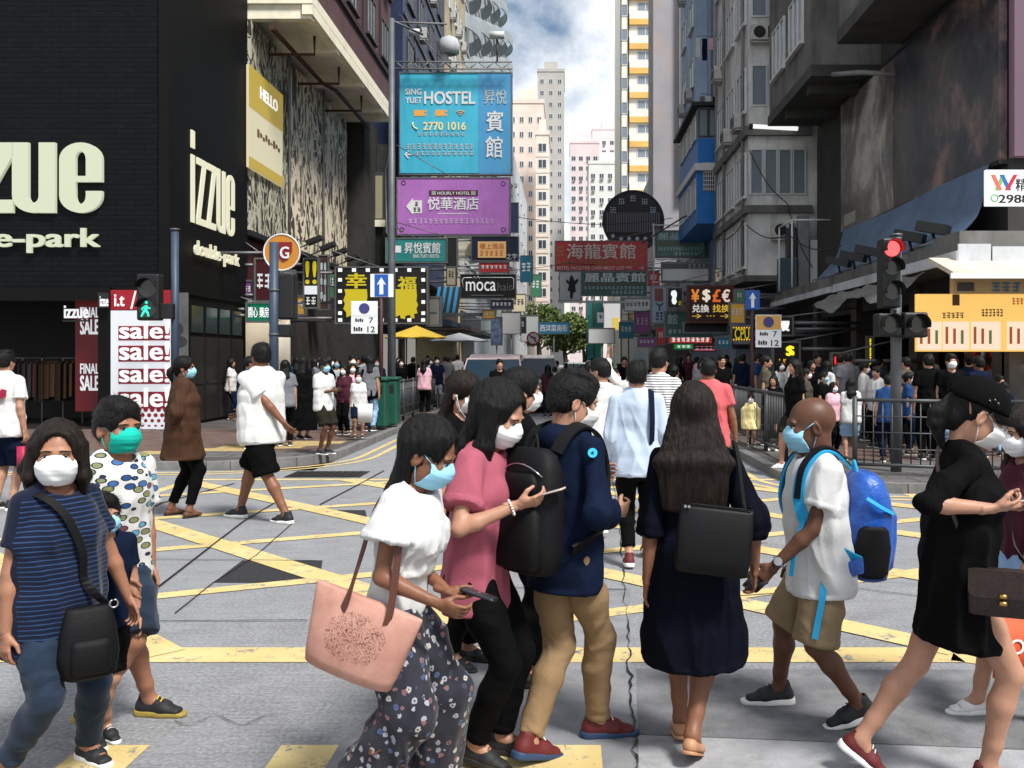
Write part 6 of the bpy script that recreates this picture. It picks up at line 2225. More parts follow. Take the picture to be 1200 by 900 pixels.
def tower(name, label, m, x0, x1, ytop, Y, depth, cols, floor, ww, wh, side=None, fr=FR_W, gl=GLASS2, zlow=8, bands=None, ac=0.0):
 X0, X1, top = PX(x0, Y), PX(x1, Y), PZ(ytop, Y)
 t = empty(name, ((X0 + X1) / 2, Y, 0), 0, label, 'building')
 hw = (X1 - X0) / 2
 block(t, 'wall', m, -hw, hw, 0, depth, 0, top)
 block(t, 'parapet', m, -hw - .15, hw + .15, -.15, depth, top, top + .8)
 block(t, 'roof_plant', m, -hw * .5, hw * .5, 2, depth - 1, top + .8, top + 3.4)
 zs = np.arange(zlow, top - 2, floor)
 us = [-hw + (i + .5) * 2 * hw / cols for i in range(cols)]
 windows(t, '-y', -.01, us, zs, window_mesh(ww, wh, 2, fr, gl, .10, False), ac, random.Random(len(name)))
 if bands:
  for z in zs:
   block(t, 'floor_band', bands, -hw - .02, hw + .02, -.10, -.001, z - wh / 2 - floor * .28, z - wh / 2 - floor * .12)
 if side == '+x':
  windows(t, '+x', hw + .01, [2 + 3 * i for i in range(int(depth // 3))], zs, window_mesh(ww, wh, 2, fr, gl, .10, False))
 elif side == '-x':
  windows(t, '-x', -hw - .01, [2 + 3 * i for i in range(int(depth // 3))], zs, window_mesh(ww, wh, 2, fr, gl, .10, False))
 return t
tower('peach_tower', 'peach coloured apartment tower behind the end of the left row', PEACH, 596, 637, 121, 190, 16, 4, 3.0, .9, 1.3, gl=GLASS)
tower('white_window_tower', 'slim warm white tower with a single column of large windows', PEACH2, 628, 643, 158, 175, 12, 1, 3.0, 1.6, 1.7, gl=GLASS, bands=PEACH)
tower('grey_slab_tower', 'tall slim grey tower rising highest left of the sky gap', GREY_T, 630, 661, 84, 260, 20, 3, 3.2, 1.1, 1.4, gl=GLASS)
tower('pink_tower', 'pink apartment tower with a stepped roof under the clouds', PINK_T, 668, 702, 168, 300, 20, 4, 3.2, 1.4, 1.5, fr=FR_W, gl=GLASS, ac=.3)
tower('pink_tower', 'taller pink tower half hidden by the yellow banded tower', PINK_T, 694, 740, 152, 320, 20, 5, 3.2, 1.4, 1.5, fr=FR_W, gl=GLASS, ac=.3)
tower('white_tower', 'bright white apartment block in front of the pink towers', WHITE_T, 690, 740, 192, 240, 20, 5, 3.1, 1.2, 1.4, gl=GLASS, ac=.3)
# ------------------------------------------------ yellow banded tower, grey slab
YT = 100
yt = empty('yellow_banded_tower', (PX(749, YT), YT, 0), 0, 'white tower with orange and yellow floor bands at the centre top', 'building')
hw = (PX(770, YT) - PX(728, YT)) / 2
YWH = mat('white glazed panel', srgb(238, 232, 214), .6, var=.06, vscale=.5)
ORA = mat('orange yellow band', srgb(222, 178, 100), .7, var=.15, vscale=.5)
block(yt, 'wall', YWH, -hw, hw, 0, 14, 0, 62)
for i, z in enumerate(np.arange(6, 61, 2.6)):
 block(yt, 'floor_band', ORA, -hw * .55, hw * 1.02, -.30, -.002, z, z + .62)
 block(yt, 'balcony_front', YWH, -hw * .55, hw * .98, -.26, -.004, z + .63, z + 1.35)
 put(window_mesh(1.8, 1.0, 2, FR_W, GLASS2, .08, False), 'window', yt, (hw * .35, -.01, z + 1.95), '-y')
 put(window_mesh(.7, 1.3, 1, FR_W, GLASS2, .08, False), 'window', yt, (-hw * .82, -.01, z + 1.6), '-y')
 if i % 3 != 1:
  put(AC_ME, 'air_conditioner', yt, (hw * .85, -.26, z + 1.7), '-y')
block(yt, 'corner_strip', RUST, -hw * .62, -hw * .57, -.12, -.001, 0, 62)
block(yt, 'corner_strip', FR_D, -hw * 1.04, -hw * .985, -.12, .2, 0, 62)
GS = 66
gs = empty('grey_slab_building', (PX(793, GS), GS, 0), 0, 'tall windowless grey gable with faint orange stains right of the banded tower', 'building')
hw = (PX(823, GS) - PX(768, GS)) / 2
GABLE = mat('grey gable render', srgb(158, 156, 160), .85, var=.15, vscale=.25, dirt=.5, dcol=srgb(196, 150, 120))
block(gs, 'wall', GABLE, -hw, hw, 0, 4, 0, 52)
block(gs, 'shaft', mat('warm white tower', srgb(216, 206, 194), .85), hw * .10, hw * .75, -.5, -.001, 13, 52)
for z in np.arange(14, 50, 3.0):
 block(gs, 'vent', DARK, hw * .60, hw * .74, -.53, -.501, z, z + .25)
 block(gs, 'joint', FR_D, hw * .12, hw * .73, -.515, -.5005, z + 1.4, z + 1.45)
# ------------------------------------------------ right row
BLUEGREY = mat('blue grey render', srgb(166, 184, 206), .8, var=.2, vscale=.6, dirt=.4, streak=True)  # lightened as well for the glare along these facades
BLUE_P = mat('bright blue paint', srgb(24, 112, 190), .5, var=.12, vscale=1.5, dirt=.15)
PALE_R = mat('pale painted render', srgb(184, 188, 192), .8, var=.2, vscale=.8, dirt=.45, streak=True)
r3 = empty('blue_balcony_building', (10, 45, 0), 0, 'blue grey tenement with a bright blue enclosed balcony on the right side', 'building')
wbox(r3, 'wall', BLUEGREY, 6.9, 18, 38.5, 53, 0, 26)
wbox(r3, 'pavement_bay', BLUEGREY, 6.3, 6.89, 46.3, 52.5, 5.2, 25)
X0, X1 = PX(817, 39.5), 6.9
wbox(r3, 'balcony_box', BLUE_P, X0, X1, 39.5, 46, 7.4, 9.6)
wbox(r3, 'balcony_box', BLUE_P, X0 + .02, X1, 39.52, 46, 9.9, 11.0)
wbox(r3, 'balcony_rail', FR_W, X0 - .12, X1, 39.3, 46.1, 9.6, 9.9)
for z0_, z1_ in ((11.0, 12.3),):
 for k in range(3):
  put(window_mesh(.42, 1.2, 1, FR_D, GLASS2, .05, False), 'window', r3, (X0 + .26 + k * .43 - 10, 39.56 - 45, 11.65), '-y')
 wbox(r3, 'balcony_back', PALE_R, X0 + .06, X1, 39.6, 46, 11.001, 12.3)
wbox(r3, 'balcony_roof', DARK, X0 - .25, X1, 39.2, 46.2, 12.301, 12.45)
for k in range(4):
 put(window_mesh(1.1, 1.0, 2, FR_W, GLASS, .05, False), 'window', r3, (X0 - .005 - 10, 40.4 + 1.5 * k - 45, 10.6 + .9), '-x')
 put(window_mesh(1.1, 1.3, 2, FR_W, GLASS, .05, False), 'window', r3, (X0 - .005 - 10, 40.4 + 1.5 * k - 45, 8.7), '-x')
fpanel(r3, 'grille_backing', DARK, 824, 190, 838, 224, 39.49, .02)
for i in range(6):
 fpanel(r3, 'grille_bar', FR_W, 824.5 + i * 2.5, 190, 825.3 + i * 2.5, 224, 39.465, .02)
for i in range(7):
 fpanel(r3, 'grille_bar', FR_W, 824, 191 + i * 5, 838, 191.9 + i * 5, 39.44, .02)
windows(r3, '-y', 38.49 - 45, [7.4 - 10, 9.2 - 10], [14.2, 17.2, 20.2, 23.2], window_mesh(1.1, 1.4, 2, FR_W, GLASS2), .7)
windows(r3, '-x', 6.29 - 10, [47.5 - 45, 50.5 - 45], list(np.arange(7, 24, 3.0)), window_mesh(1.5, 1.4, 2, FR_W, GLASS2), .6)
windows(r3, '-x', 6.89 - 10, [39.6 - 45, 42.5 - 45], [14.2, 17.2, 20.2, 23.2], window_mesh(1.4, 1.4, 2, FR_W, GLASS2), .8)
for i, (y, z) in enumerate(((40.4, 13.0), (41.6, 15.9), (43.4, 13.1), (42.2, 18.9))):
 t = empty('washing_line', (6.4, y, z), 0, ['washing on a rail just above the blue balcony roof', 'washing on a rail one floor above the blue balcony', 'washing behind the blue balcony roof', 'washing two floors above the blue balcony'][i], 'washing', 'washing on the blue grey tenement')
 MB().tube([(.4, 0, .1), (-.7, 0, .1)], .02, 6).build('rail', PIPE, t)
 for k in range(4):
  hgt = rg.uniform(.5, 1.0)
  V, F = SDF().box((-.6 + k * .28, 0, -hgt / 2), (.12, .03, hgt / 2), .02).mesh(.03, 1, lambda v, n: folds(v, (9, 9, 4), k * 3.1) * .015)
  link('garment', to_mesh('garment', [(V, F)]), [CL['grey'], CL['white'], CL['navy'], CL['rose']][(k + i) % 4], t)
r2b_ = empty('concrete_bay_building', (9, 34, 0), 0, 'weathered concrete building with white framed bay windows between blue balcony and billboards', 'building')
wbox(r2b_, 'wall', CONC_GLARE, 6.1, 18, 31.6, 38.4, 4.5, 26)
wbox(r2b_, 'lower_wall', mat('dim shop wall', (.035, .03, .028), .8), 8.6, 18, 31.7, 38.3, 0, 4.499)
wbox(r2b_, 'ledge', CONC, 5.95, 8.2, 31.4, 38.41, 9.2, 9.5)
wbox(r2b_, 'ledge', CONC, 5.95, 8.2, 31.4, 38.41, 6.6, 6.85)
wbox(r2b_, 'ledge', CONC, 5.9, 8.2, 31.35, 38.41, 4.3, 4.498)
for k in range(4):
 put(window_mesh(.46, 1.55, 1, FR_W, GLASS2, .05, False), 'window', r2b_, (6.36 + .48 * k - 9, 31.59 - 34, 8.0), '-y')
for k in range(2):
 put(window_mesh(.55, 1.4, 1, FR_W, GLASS2, .05, False), 'window', r2b_, (6.45 + .58 * k - 9, 31.59 - 34, 10.9), '-y')
 put(window_mesh(.55, 1.4, 1, FR_W, GLASS2, .05, False), 'window', r2b_, (6.45 + .58 * k - 9, 31.59 - 34, 13.9), '-y')
windows(r2b_, '-x', 6.09 - 9, [32.8 - 34, 35 - 34, 37.2 - 34], [5.6, 8.0, 10.9, 13.9, 16.9, 19.9], window_mesh(1.6, 1.5, 3, FR_W, GLASS2), .5)
for x, z in ((6.5, 12.6), (7.2, 6.0)):
 put(AC_ME, 'air_conditioner', r2b_, (x - 9, 31.59 - 34, z), '-y')
TUBE = lit('tube lamp', (1, 1, .97), 1.2)
t = empty('strip_lamp', (PX(910, 31), 31.2, PZ(148, 31)), 0, 'white strip lamp across the concrete bay building', 'lamp')
MB().tube([(-.75, 0, .05), (.75, 0, -.03)], .07, 10).build('tube', TUBE, t)
MB().tube([(-.75, .02, .05), (-.85, .02, .05)], .10, 10).build('end_cap', DARK, t)
r1 = empty('corner_block', (10, 24, 0), 0, 'dark corner block on the right with overhanging floors above billboards and awnings', 'building')
DWALL = mat('dark concrete', (.045, .044, .042), .85, var=.35, vscale=.8, dirt=.5)  # dark tone for the walls below and between the overhangs
SOFFIT_DK = mat('dark soffit', (.05, .048, .044), .85, var=.35, vscale=.8, dirt=.6)  # darker than the concrete of the floors above
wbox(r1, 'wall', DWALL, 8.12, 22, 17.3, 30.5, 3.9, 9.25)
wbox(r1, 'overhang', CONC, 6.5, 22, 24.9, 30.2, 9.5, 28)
wbox(r1, 'overhang_soffit', SOFFIT_DK, 6.45, 22, 24.85, 30.25, 9.2, 9.499)
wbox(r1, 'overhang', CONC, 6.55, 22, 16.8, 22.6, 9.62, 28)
wbox(r1, 'overhang_soffit', SOFFIT_DK, 6.5, 22, 16.75, 22.65, 9.3, 9.619)
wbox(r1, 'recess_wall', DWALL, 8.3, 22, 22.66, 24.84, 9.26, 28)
for y in (25.6, 28.2):
 wbox(r1, 'soffit_beam', SOFFIT_DK, 6.6, 8.1, y, y + .3, 8.95, 9.199)
windows(r1, '-x', 6.49 - 10, [26.6 - 24, 28.8 - 24], [11.2, 14.4, 17.6], window_mesh(1.6, 1.5, 3, FR_W, GLASS2), .3)
windows(r1, '-x', 6.54 - 10, [18.5 - 24, 21 - 24], [11.4, 14.4, 17.6], window_mesh(1.6, 1.5, 3, FR_W, GLASS2), .3)
MB().tube([(6.9 - 10, 24.4 - 24, 9.1), (7.2 - 10, 22.9 - 24, 8.7), (8.2 - 10, 22.8 - 24, 8.6)], .06, 8).build('drain_pipe', PIPE, r1)
wbox(r1, 'alley_wall', DWALL, 8.4, 22, 30.51, 31.59, 0, 9)
for y in (17.2, 21.5, 26.0, 30.1):
 wbox(r1, 'column', mat('column tile dark', (.06, .055, .05), .4, var=.3), 8.0, 8.5, y, y + .5, 0, 3.899)
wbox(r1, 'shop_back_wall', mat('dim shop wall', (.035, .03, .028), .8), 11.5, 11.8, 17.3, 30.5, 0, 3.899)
BBM = []
for i, (c1, c2, c3) in enumerate((((.035, .028, .026), (.14, .122, .11), (.42, .38, .34)), ((.008, .008, .012), (.05, .038, .042), (.24, .14, .12)))):
 m, N = newmat('film billboard print %d' % i)
 v = N.coord(scale=(1, .9, .7))
 a = N.noise(v, .55, 6, .6, .8)
 b = N.noise(v, 2.2, 6, .7, 1.2)
 c_ = N.ramp(N.math('ADD', N.math('MULTIPLY', a, .75), N.math('MULTIPLY', b, .25)), [(.40, c1), (.51, c2), (.62, c3)])
 N.l(c_, N.b.inputs['Base Color'])
 N.b.inputs['Roughness'].default_value = .35
 BBM.append(m)
bbr = empty('film_billboard', (8, 22, 5.3), 0, 'long dark film billboard in two panels along the right-hand block', 'billboard')
wbox(bbr, 'panel', BBM[0], 7.95, 8.1, 22.9, 27.3, 5.38, 9.05)
wbox(bbr, 'panel', BBM[1], 7.95, 8.1, 17.3, 22.85, 5.38, 9.05)
wbox(bbr, 'frame', DARK, 7.93, 8.11, 17.25, 27.35, 5.30, 5.379)
wbox(bbr, 'frame', DARK, 7.93, 8.11, 17.25, 27.35, 9.051, 9.12)
wbox(bbr, 'print_band', mat('print pale box', srgb(150, 148, 140), .6), 7.944, 7.948, 25.9, 26.95, 5.5, 5.82)
pp = empty('mauve_lit_sign', (9, 17, 5.4), 0, 'pale mauve lit panel facing the crossing above the drinks shop', 'sign')
wbox(pp, 'panel', lit('mauve panel', srgb(150, 118, 138), .25), 8.12, 12, 17.05, 17.25, 5.4, 9.2)
ws = empty('white_phone_sign', (PX(1190, 16.4), 16.4, PZ(242, 16.4)), 0, 'white sign with a coloured W emblem and a phone number at the right edge', 'sign')
YW = 16.4
fpanel(ws, 'board', lit('phone sign white', (.95, .95, .95), 1.1), 1153, 200, 1300, 242, YW, .08)
for (x0, x1, c_) in ((1161, 1169, srgb(230, 110, 90)), (1165.5, 1173, srgb(120, 180, 110)), (1171, 1180, srgb(30, 110, 180)), (1177, 1187, srgb(200, 40, 60))):
 up = c_ in (srgb(120, 180, 110), srgb(200, 40, 60))
 a, b = (x0, x1) if not up else (x1, x0)
 q = [(PX(a - 2.2, YW), PZ(206, YW)), (PX(a + 2.2, YW), PZ(206, YW)), (PX(b + 2.2, YW), PZ(224, YW)), (PX(b - 2.2, YW), PZ(224, YW))]
 o = MB().prism(q, 'y', YW - .10 - .004 * x0 % .01, YW - .081).build('emblem_stroke', mat('emblem %d' % int(x0), c_, .5), None)
 on(ws, o)
ftext(ws, '精', mat('print black', (.01, .01, .01), .6), 1190, 209, 1204, 224, YW - .082, .01)
ftext(ws, '2988', mat('print black', (.01, .01, .01), .6), 1170, 228, 1206, 238, YW - .082, .02)
mb = MB().tube([(PX(1163, YW) + .06 * math.cos(t), YW - .085, PZ(233, YW) + .06 * math.sin(t)) for t in np.linspace(0, 6.283, 17)[:-1]], .012, 6, closed=True)
on(ws, mb.build('handset_ring', mat('print green', (.15, .5, .2), .6), None))
cp = empty('pavement_canopy', (7.4, 24, 3.4), 0, 'long weathered concrete canopy above the right pavement shops', 'canopy')
wbox(cp, 'slab', CONC, 6.85, 8.3, 17.6, 31.5, 3.45, 3.85)
wbox(cp, 'front_canopy_slab', CONC, 6.85, 13, 16.4, 17.59, 3.55, 3.95)
wbox(cp, 'edge_trim', PALE_R, 6.78, 6.849, 16.35, 24, 3.40, 3.60)
wbox(cp, 'edge_trim', PALE_R, 6.78, 6.849, 24.2, 31.4, 3.42, 3.58)
t = empty('fabric_awning', (6.6, 20, 3.3), 0, 'drooping grey awning sheet under the concrete canopy', 'awning')
V = []
for j in range(9):
 for i in range(25):
  y = 17.8 + i * .28
  d = j / 8
  V.append((6.80 - d * .55 + .05 * math.sin(i * .9), y, 3.36 - d * (.42 + .12 * math.sin(i * .5)) + .03 * math.sin(i * 1.7 + j)))
F = [(j * 25 + i, j * 25 + i + 1, (j + 1) * 25 + i + 1, (j + 1) * 25 + i) for j in range(8) for i in range(24)]
on(t, MB().add(V, F, 0, True).add([(x, y, z - .012) for x, y, z in V], [f[::-1] for f in F], 0, True).build('sheet', mat('awning grey', (.16, .155, .145), .8, var=.3, dirt=.4), None))
TARP = mat('blue tarpaulin', srgb(84, 106, 132), .55, var=.18, vscale=1.2, bump=.5, bscale=9, bdist=.05, dirt=.25)
tp_ = empty('tarpaulin', (7.5, 22, 4.0), 0, 'blue grey tarpaulin sheet slung between the billboard and the canopy', 'tarpaulin')
V = []
for j in range(15):
 for i in range(49):
  q, d = i / 48, j / 14
  y = 17.6 + q * 9.2 - d * (1 - q) * .9
  x = 7.9 - d * .85 + .10 * math.sin(d * math.pi)
  z = 5.36 - d * 1.46
  wv = .05 * math.sin(i * .30 + d * 3) * d + .022 * math.sin(i * .9 - d * 5) * d + .03 * math.sin(i * .17 + j * .5)
  V.append((x - wv, y, z + wv * .3 - .10 * math.sin(d * math.pi)))
F = [(j * 49 + i, j * 49 + i + 1, (j + 1) * 49 + i + 1, (j + 1) * 49 + i) for j in range(14) for i in range(48)]
on(tp_, MB().add(V, F, 0, True).add([(x + .008, y, z - .004) for x, y, z in V], [f[::-1] for f in F], 0, True).build('sheet', TARP, None))
on(tp_, MB().tube([(7.05, y, 3.96) for y in (17, 20, 24, 27)], .02, 6).build('rope', PIPE, None))
for i, (x, y) in enumerate(((1087, 288), (1060, 300), (1013, 318), (995, 322), (978, 328))):
 Y = 6.8 * FPX / (x - VPX)
 t = empty('floodlight', (6.95, Y, 3.86), R(-35), 'black floodlight on the right canopy edge, %s from the crossing' % ['nearest', 'second', 'third', 'fourth', 'farthest'][i], 'floodlight', 'floodlights on the canopy edge')
 MB().tube([(0, 0, 0), (-.05, 0, .22)], .03, 6).build('bracket', FLOOD, t)
 MB().prism([(-.35, .30), (.22, .16), (.26, .34), (-.30, .48)], 'y', -.16, .16).build('lamp_housing', FLOOD, t)
dk = empty('drinks_shop', (9.5, 17, PZT), 0, 'warm lit drinks shop with yellow menu boards under a beige canopy', 'shop')
YM = 16.55
MENU_Y = lit('menu board yellow', srgb(246, 196, 104), 1.2)
MENU_W = lit('menu sheet pale', srgb(250, 222, 196), 1.15)
ORG_L = mat('menu print orange', srgb(220, 110, 40), .6)
BRN_L2 = mat('menu print brown', srgb(90, 50, 30), .6)
fpanel(dk, 'menu_board', MENU_Y, 1072, 345, 1330, 412, YM, .10)
for a, b in ((1075, 1103), (1105, 1135), (1138, 1172), (1180, 1212), (1216, 1250)):
 fpanel(dk, 'menu_sheet', MENU_W, a, 377, b, 410, YM - .101, .02)
 for k in range(3):
  ln = empty
  fpanel(dk, 'menu_print', [ORG_L, ORG_L, mat('menu print green', srgb(130, 150, 70), .6)][k], a + 3 + k * 9, 383 + 2 * k, a + 6 + k * 9, 403, YM - .122, .008)
ftext(dk, '~5', BRN_L2, 1104, 366, 1130, 373, YM - .102, .01)
ftext(dk, '~6', BRN_L2, 1150, 362, 1176, 371, YM - .102, .01)
ftext(dk, '~3', ORG_L, 1186, 349, 1200, 357, YM - .102, .01)
fpanel(dk, 'emblem', BRN_L2, 1116, 345, 1124, 358, YM - .102, .02)
fpanel(dk, 'name_board', mat('beige board', srgb(186, 160, 116), .6, var=.1), 1113, 326, 1330, 345, YM, .16)
ftext(dk, '~3', mat('print blue', srgb(70, 120, 150), .6), 1162, 330, 1198, 342, YM - .165, .01)
fpanel(dk, 'plate', FR_D, 1122, 331, 1141, 341, YM - .162, .02)
o = MB().prism([(15.55, 3.08), (16.6, 3.42), (16.6, 3.50), (15.55, 3.16)], 'x', PX(1104, 16), 14).build('canopy_sheet', mat('canopy cream', srgb(206, 196, 176), .6, var=.12, dirt=.3), None)
on(dk, o)
fpanel(dk, 'canopy_valance', mat('canopy white', srgb(226, 226, 222), .5), 1113, 320, 1330, 326.5, 15.55, .05)
for i in range(4):
 fpanel(dk, 'canopy_fringe', PALE_R, 1122 + i * 40, 286 + (i % 2) * 3, 1160 + i * 40, 306, 16.38, .04)
WOOD = mat('counter wood', srgb(110, 70, 44), .5, var=.25, vscale=3)
wbox(dk, 'counter', WOOD, 8.4, 14, 17.4, 18.1, PZT, 1.05)
wbox(dk, 'counter_top', mat('steel top', (.45, .45, .44), .3, metal=.9), 8.35, 14, 17.35, 18.15, 1.051, 1.10)
wbox(dk, 'back_wall', mat('warm tile', srgb(150, 110, 70), .5, var=.2), 8.5, 14, 20.0, 20.1, PZT, 3.8)
wbox(dk, 'side_column', mat('column tile dark', (.06, .055, .05), .4), 8.0, 8.4, 17.0, 17.29, PZT, 3.5)
for z in (1.3, 1.7, 2.1):
 wbox(dk, 'shelf', WOOD, 8.5, 14, 19.6, 19.99, z, z + .04)
gd = MB()
x = 8.6
for z in (1.34, 1.74, 2.14):
 x = 8.6
 while x < 13.5:
  gd.cyl((x - 9.5, 19.8 - 17, z - PZT), (x - 9.5, 19.8 - 17, z + rg.uniform(.15, .28) - PZT), .05, .045, 8, rg.randrange(6))
  x += rg.uniform(.13, .2)
tag(gd.build('shelf_stock', gms, dk), kind='stuff')
for i, x in enumerate((8.9, 9.7, 10.5, 11.6)):
 t = empty('pendant_lamp', (x - .5, 17.0, 1.66), 0, 'warm pendant lamp over the drinks counter, %s from the street side' % ['first', 'second', 'third', 'fourth'][i], 'lamp', 'pendant lamps in the drinks shop')
 MB().tube([(0, 0, .12), (0, 0, 1.8)], .01, 6).build('cord', DARK, t)
 MB().lathe([(.03, .14), (.12, .02), (.14, -.05)], (0, 0, 0), 14).build('lamp_shade', WOOD, t)
 MB().lathe([(.001, -.10), (.06, -.07), (.07, -.01), (.03, .03)], (0, 0, 0), 12).build('bulb', lit('warm bulb', (1, .70, .36), 40.0), t)
for i, (x, z, c_) in enumerate(((9.0, 1.10, srgb(214, 190, 150)), (9.9, 1.10, srgb(150, 50, 44)), (10.6, 1.10, srgb(206, 196, 170)), (11.3, 1.10, srgb(200, 170, 120)))):
 o = empty('counter_crate', (x, 17.75, z), 0, ['beige slatted crate at the street end of the drinks counter', 'red tub on the drinks counter', 'cream basket on the drinks counter', 'tan basket farthest along the drinks counter'][i], 'crate')
 mm = mat('crate %d' % i, c_, .6)
 MB().box(-.3, .3, -.2, .2, 0, .03).build('base', mm, o)
 for k in range(3):
  MB().box(-.3, .3, -.2, -.18, .06 + k * .1, .12 + k * .1).box(-.3, .3, .18, .2, .06 + k * .1, .12 + k * .1).build('slat', mm, o)
  MB().box(-.3, -.28, -.179, .179, .06 + k * .1, .12 + k * .1).build('slat', mm, o)
  MB().box(.28, .3, -.179, .179, .06 + k * .1, .12 + k * .1).build('slat', mm, o)
for i, (y0, y1, c_) in enumerate(((18.4, 21.4, srgb(30, 26, 24)), (22.1, 25.8, srgb(36, 30, 28)), (26.6, 30.0, srgb(26, 28, 32)))):
 t = empty('shop_unit', (9.5, (y0 + y1) / 2, PZT), 0, ['dark shop unit nearest the drinks shop under the canopy', 'middle dark shop unit under the right canopy', 'farthest dark shop unit under the right canopy'][i], 'shop', 'shop units under the canopy')
 wbox(t, 'partition', mat('unit wall %d' % i, c_, .7), 8.6, 11.4, y0 - .1, y0, PZT, 3.45)
 wbox(t, 'counter', mat('unit counter %d' % i, tuple(v * 1.8 for v in c_), .5), 9.0, 9.6, y0 + .3, y1 - .3, PZT, 1.0)
 wbox(t, 'shelf', PIPE, 11.1, 11.45, y0, y1, 1.6, 1.65)
 wbox(t, 'roller_box', FR_D, 8.1, 8.5, y0, y1, 3.0, 3.44)
 wbox(t, 'tube_light', lit('unit tube', (.9, .95, 1.0), 1.6), 9.8, 10.9, (y0 + y1) / 2, (y0 + y1) / 2 + .08, 3.3, 3.36)
r5 = empty('far_right_row', (12, 90, 0), 0, 'grey mixed block far up the right side of the street', 'building')
wbox(r5, 'wall', PALE_R, 6.9, 18, 78.2, 99, 0, 17)
wbox(r5, 'wall', CREAM_W, 7.2, 18, 116, 170, 0, 24)
windows(r5, '-x', 6.89 - 12, [81 - 90, 85 - 90, 89 - 90, 93 - 90], [6, 9, 12, 15], window_mesh(1.6, 1.5, 2, FR_W, GLASS), .4)
windows(r5, '-x', 7.19 - 12, [118 - 90, 124 - 90, 130 - 90, 138 - 90, 146 - 90], [6, 9, 12, 15, 18], window_mesh(1.6, 1.5, 2, FR_W, GLASS), .4)
r6_ = empty('shop_row', (9, 55, 0), 0, 'row of dim shopfronts under the signs on the far right pavement', 'building')
wbox(r6_, 'wall', mat('shop row wall', (.12, .11, .11), .8, var=.3), 7.6, 9, 53.1, 65.5, 0, 9)
wbox(r6_, 'canopy', CONC, 5.4, 7.59, 40, 78, 3.5, 3.8)
l5 = empty('far_left_row', (-12, 150, 0), 0, 'pale block far up the left side of the street', 'building')
wbox(l5, 'wall', PALE_R, -20, -7.4, 120.2, 172, 0, 30)
windows(l5, '+x', -7.39 + 12, [124 - 150, 132 - 150, 140 - 150, 150 - 150, 160 - 150], [6, 9, 12, 15, 18, 21, 24, 27], window_mesh(1.8, 1.5, 2, FR_W, GLASS), .4)
for (a, b, c_, lab) in ((44, 49.5, srgb(40, 60, 80), 'shopfront with navy canopy under the hostel signs'), (51, 60, srgb(60, 50, 46), 'brown shopfront farther along the left pavement'), (62, 76, srgb(50, 54, 58), 'grey shopfront far along the left pavement')):
 t = empty('shopfront', (-8, (a + b) / 2, 0), 0, lab, 'shop')
 mm = mat('shopfront %d' % int(a), c_, .7)
 wbox(t, 'canopy', mm, -8.88, -5.6, a, b, 3.3, 3.55)
 wbox(t, 'fascia', mm, -7.19, -7.0, a, b, 3.56, 4.9)
 wbox(t, 'window_glow', lit('shop window glow', (.8, .78, .7), .45), -8.89, -8.86, a + .4, b - .4, .5, 2.9)
 for k in range(3):
  wbox(t, 'mullion', FR_D, -8.85, -8.78, a + .4 + (b - a - .8) * k / 2 - .05, a + .4 + (b - a - .8) * k / 2 + .05, .3, 3.0)
for i, (x, y, z0, z1) in enumerate(((6.02, 32.3, 4.6, 24), (6.02, 36.2, 4.6, 24), (6.02, 38.0, 4.6, 24))):
 o = MB().tube([(x - 9, y - 34, z0), (x - 9, y - 34, (z0 + z1) / 2), (x - 9, y - 34, z1)], .05, 8).build('drain_pipe', PIPE, r2b_)
for i, (y, z0, z1) in enumerate(((39.0, 12.6, 24), (41.0, 12.6, 24), (44.4, 12.6, 24))):
 MB().tube([(6.82 - 10, y - 45, z0), (6.82 - 10, y - 45, z1)], .05, 8).build('drain_pipe', PIPE, r3)
for i, pts in enumerate((((6.0, 31.5, 6.2), (6.6, 28, 5.4), (7.0, 24, 4.6)), ((6.1, 31.5, 8.7), (6.9, 29.5, 6.6), (7.2, 27.6, 4.4)), ((5.9, 38, 7.0), (5.8, 36, 6.3), (6.0, 32, 6.4)), ((-7.0, 44, 9.6), (-1, 47, 8.6), (5.6, 50, 9.2)), ((-7.1, 52, 6.6), (0, 54, 7.2), (6.6, 58, 7.9)))):
 o = MB().tube([tuple(Vector(pts[0]).lerp(Vector(pts[1]), k / 6) + Vector((0, 0, -.25 * math.sin(math.pi * k / 6)))) for k in range(7)] + [tuple(Vector(pts[1]).lerp(Vector(pts[2]), k / 6) + Vector((0, 0, -.25 * math.sin(math.pi * k / 6)))) for k in range(1, 7)], .018, 5).build('overhead_cable', DARK)
 tag(o, ['black cable sagging from the concrete bay to the canopy', 'black cable dropping behind the film billboard', 'black cable under the bay windows', 'cable strung across the street below the cyan sign', 'cable strung across the street near the red hotel sign'][i], 'cable')
st_ = empty('steel_bracket_frame', (6.6, 29.5, 4.0), 0, 'thin white steel frame standing on the canopy near the alley', 'frame')
for x, y in ((6.75, 29.9), (6.75, 28.2)):
 on(st_, MB().tube([(x, y, 3.85), (x, y, 5.9)], .03, 6).build('upright', FR_W, None))
on(st_, MB().tube([(6.75, 29.9, 5.88), (6.75, 28.2, 5.88), (7.9, 28.2, 5.88)], .03, 6).build('crossbar', FR_W, None))
ag = empty('alley_junk', (7.6, 30.9, 3.9), 0, 'grey board and ducts stacked in the gap above the canopy', 'ducts')
for i, (x0, x1, z0, z1, m_) in enumerate(((6.9, 7.5, 3.9, 5.0, mat('duct blue grey', srgb(70, 86, 98), .5)), (7.55, 7.9, 3.9, 6.4, PIPE), (7.2, 7.5, 5.05, 6.0, FR_D), (7.95, 8.3, 3.9, 5.6, FR_W))):
 wbox(ag, 'duct', m_, x0, x1, 30.6 + .05 * i, 30.95 + .05 * i, z0, z1, bev=.02)
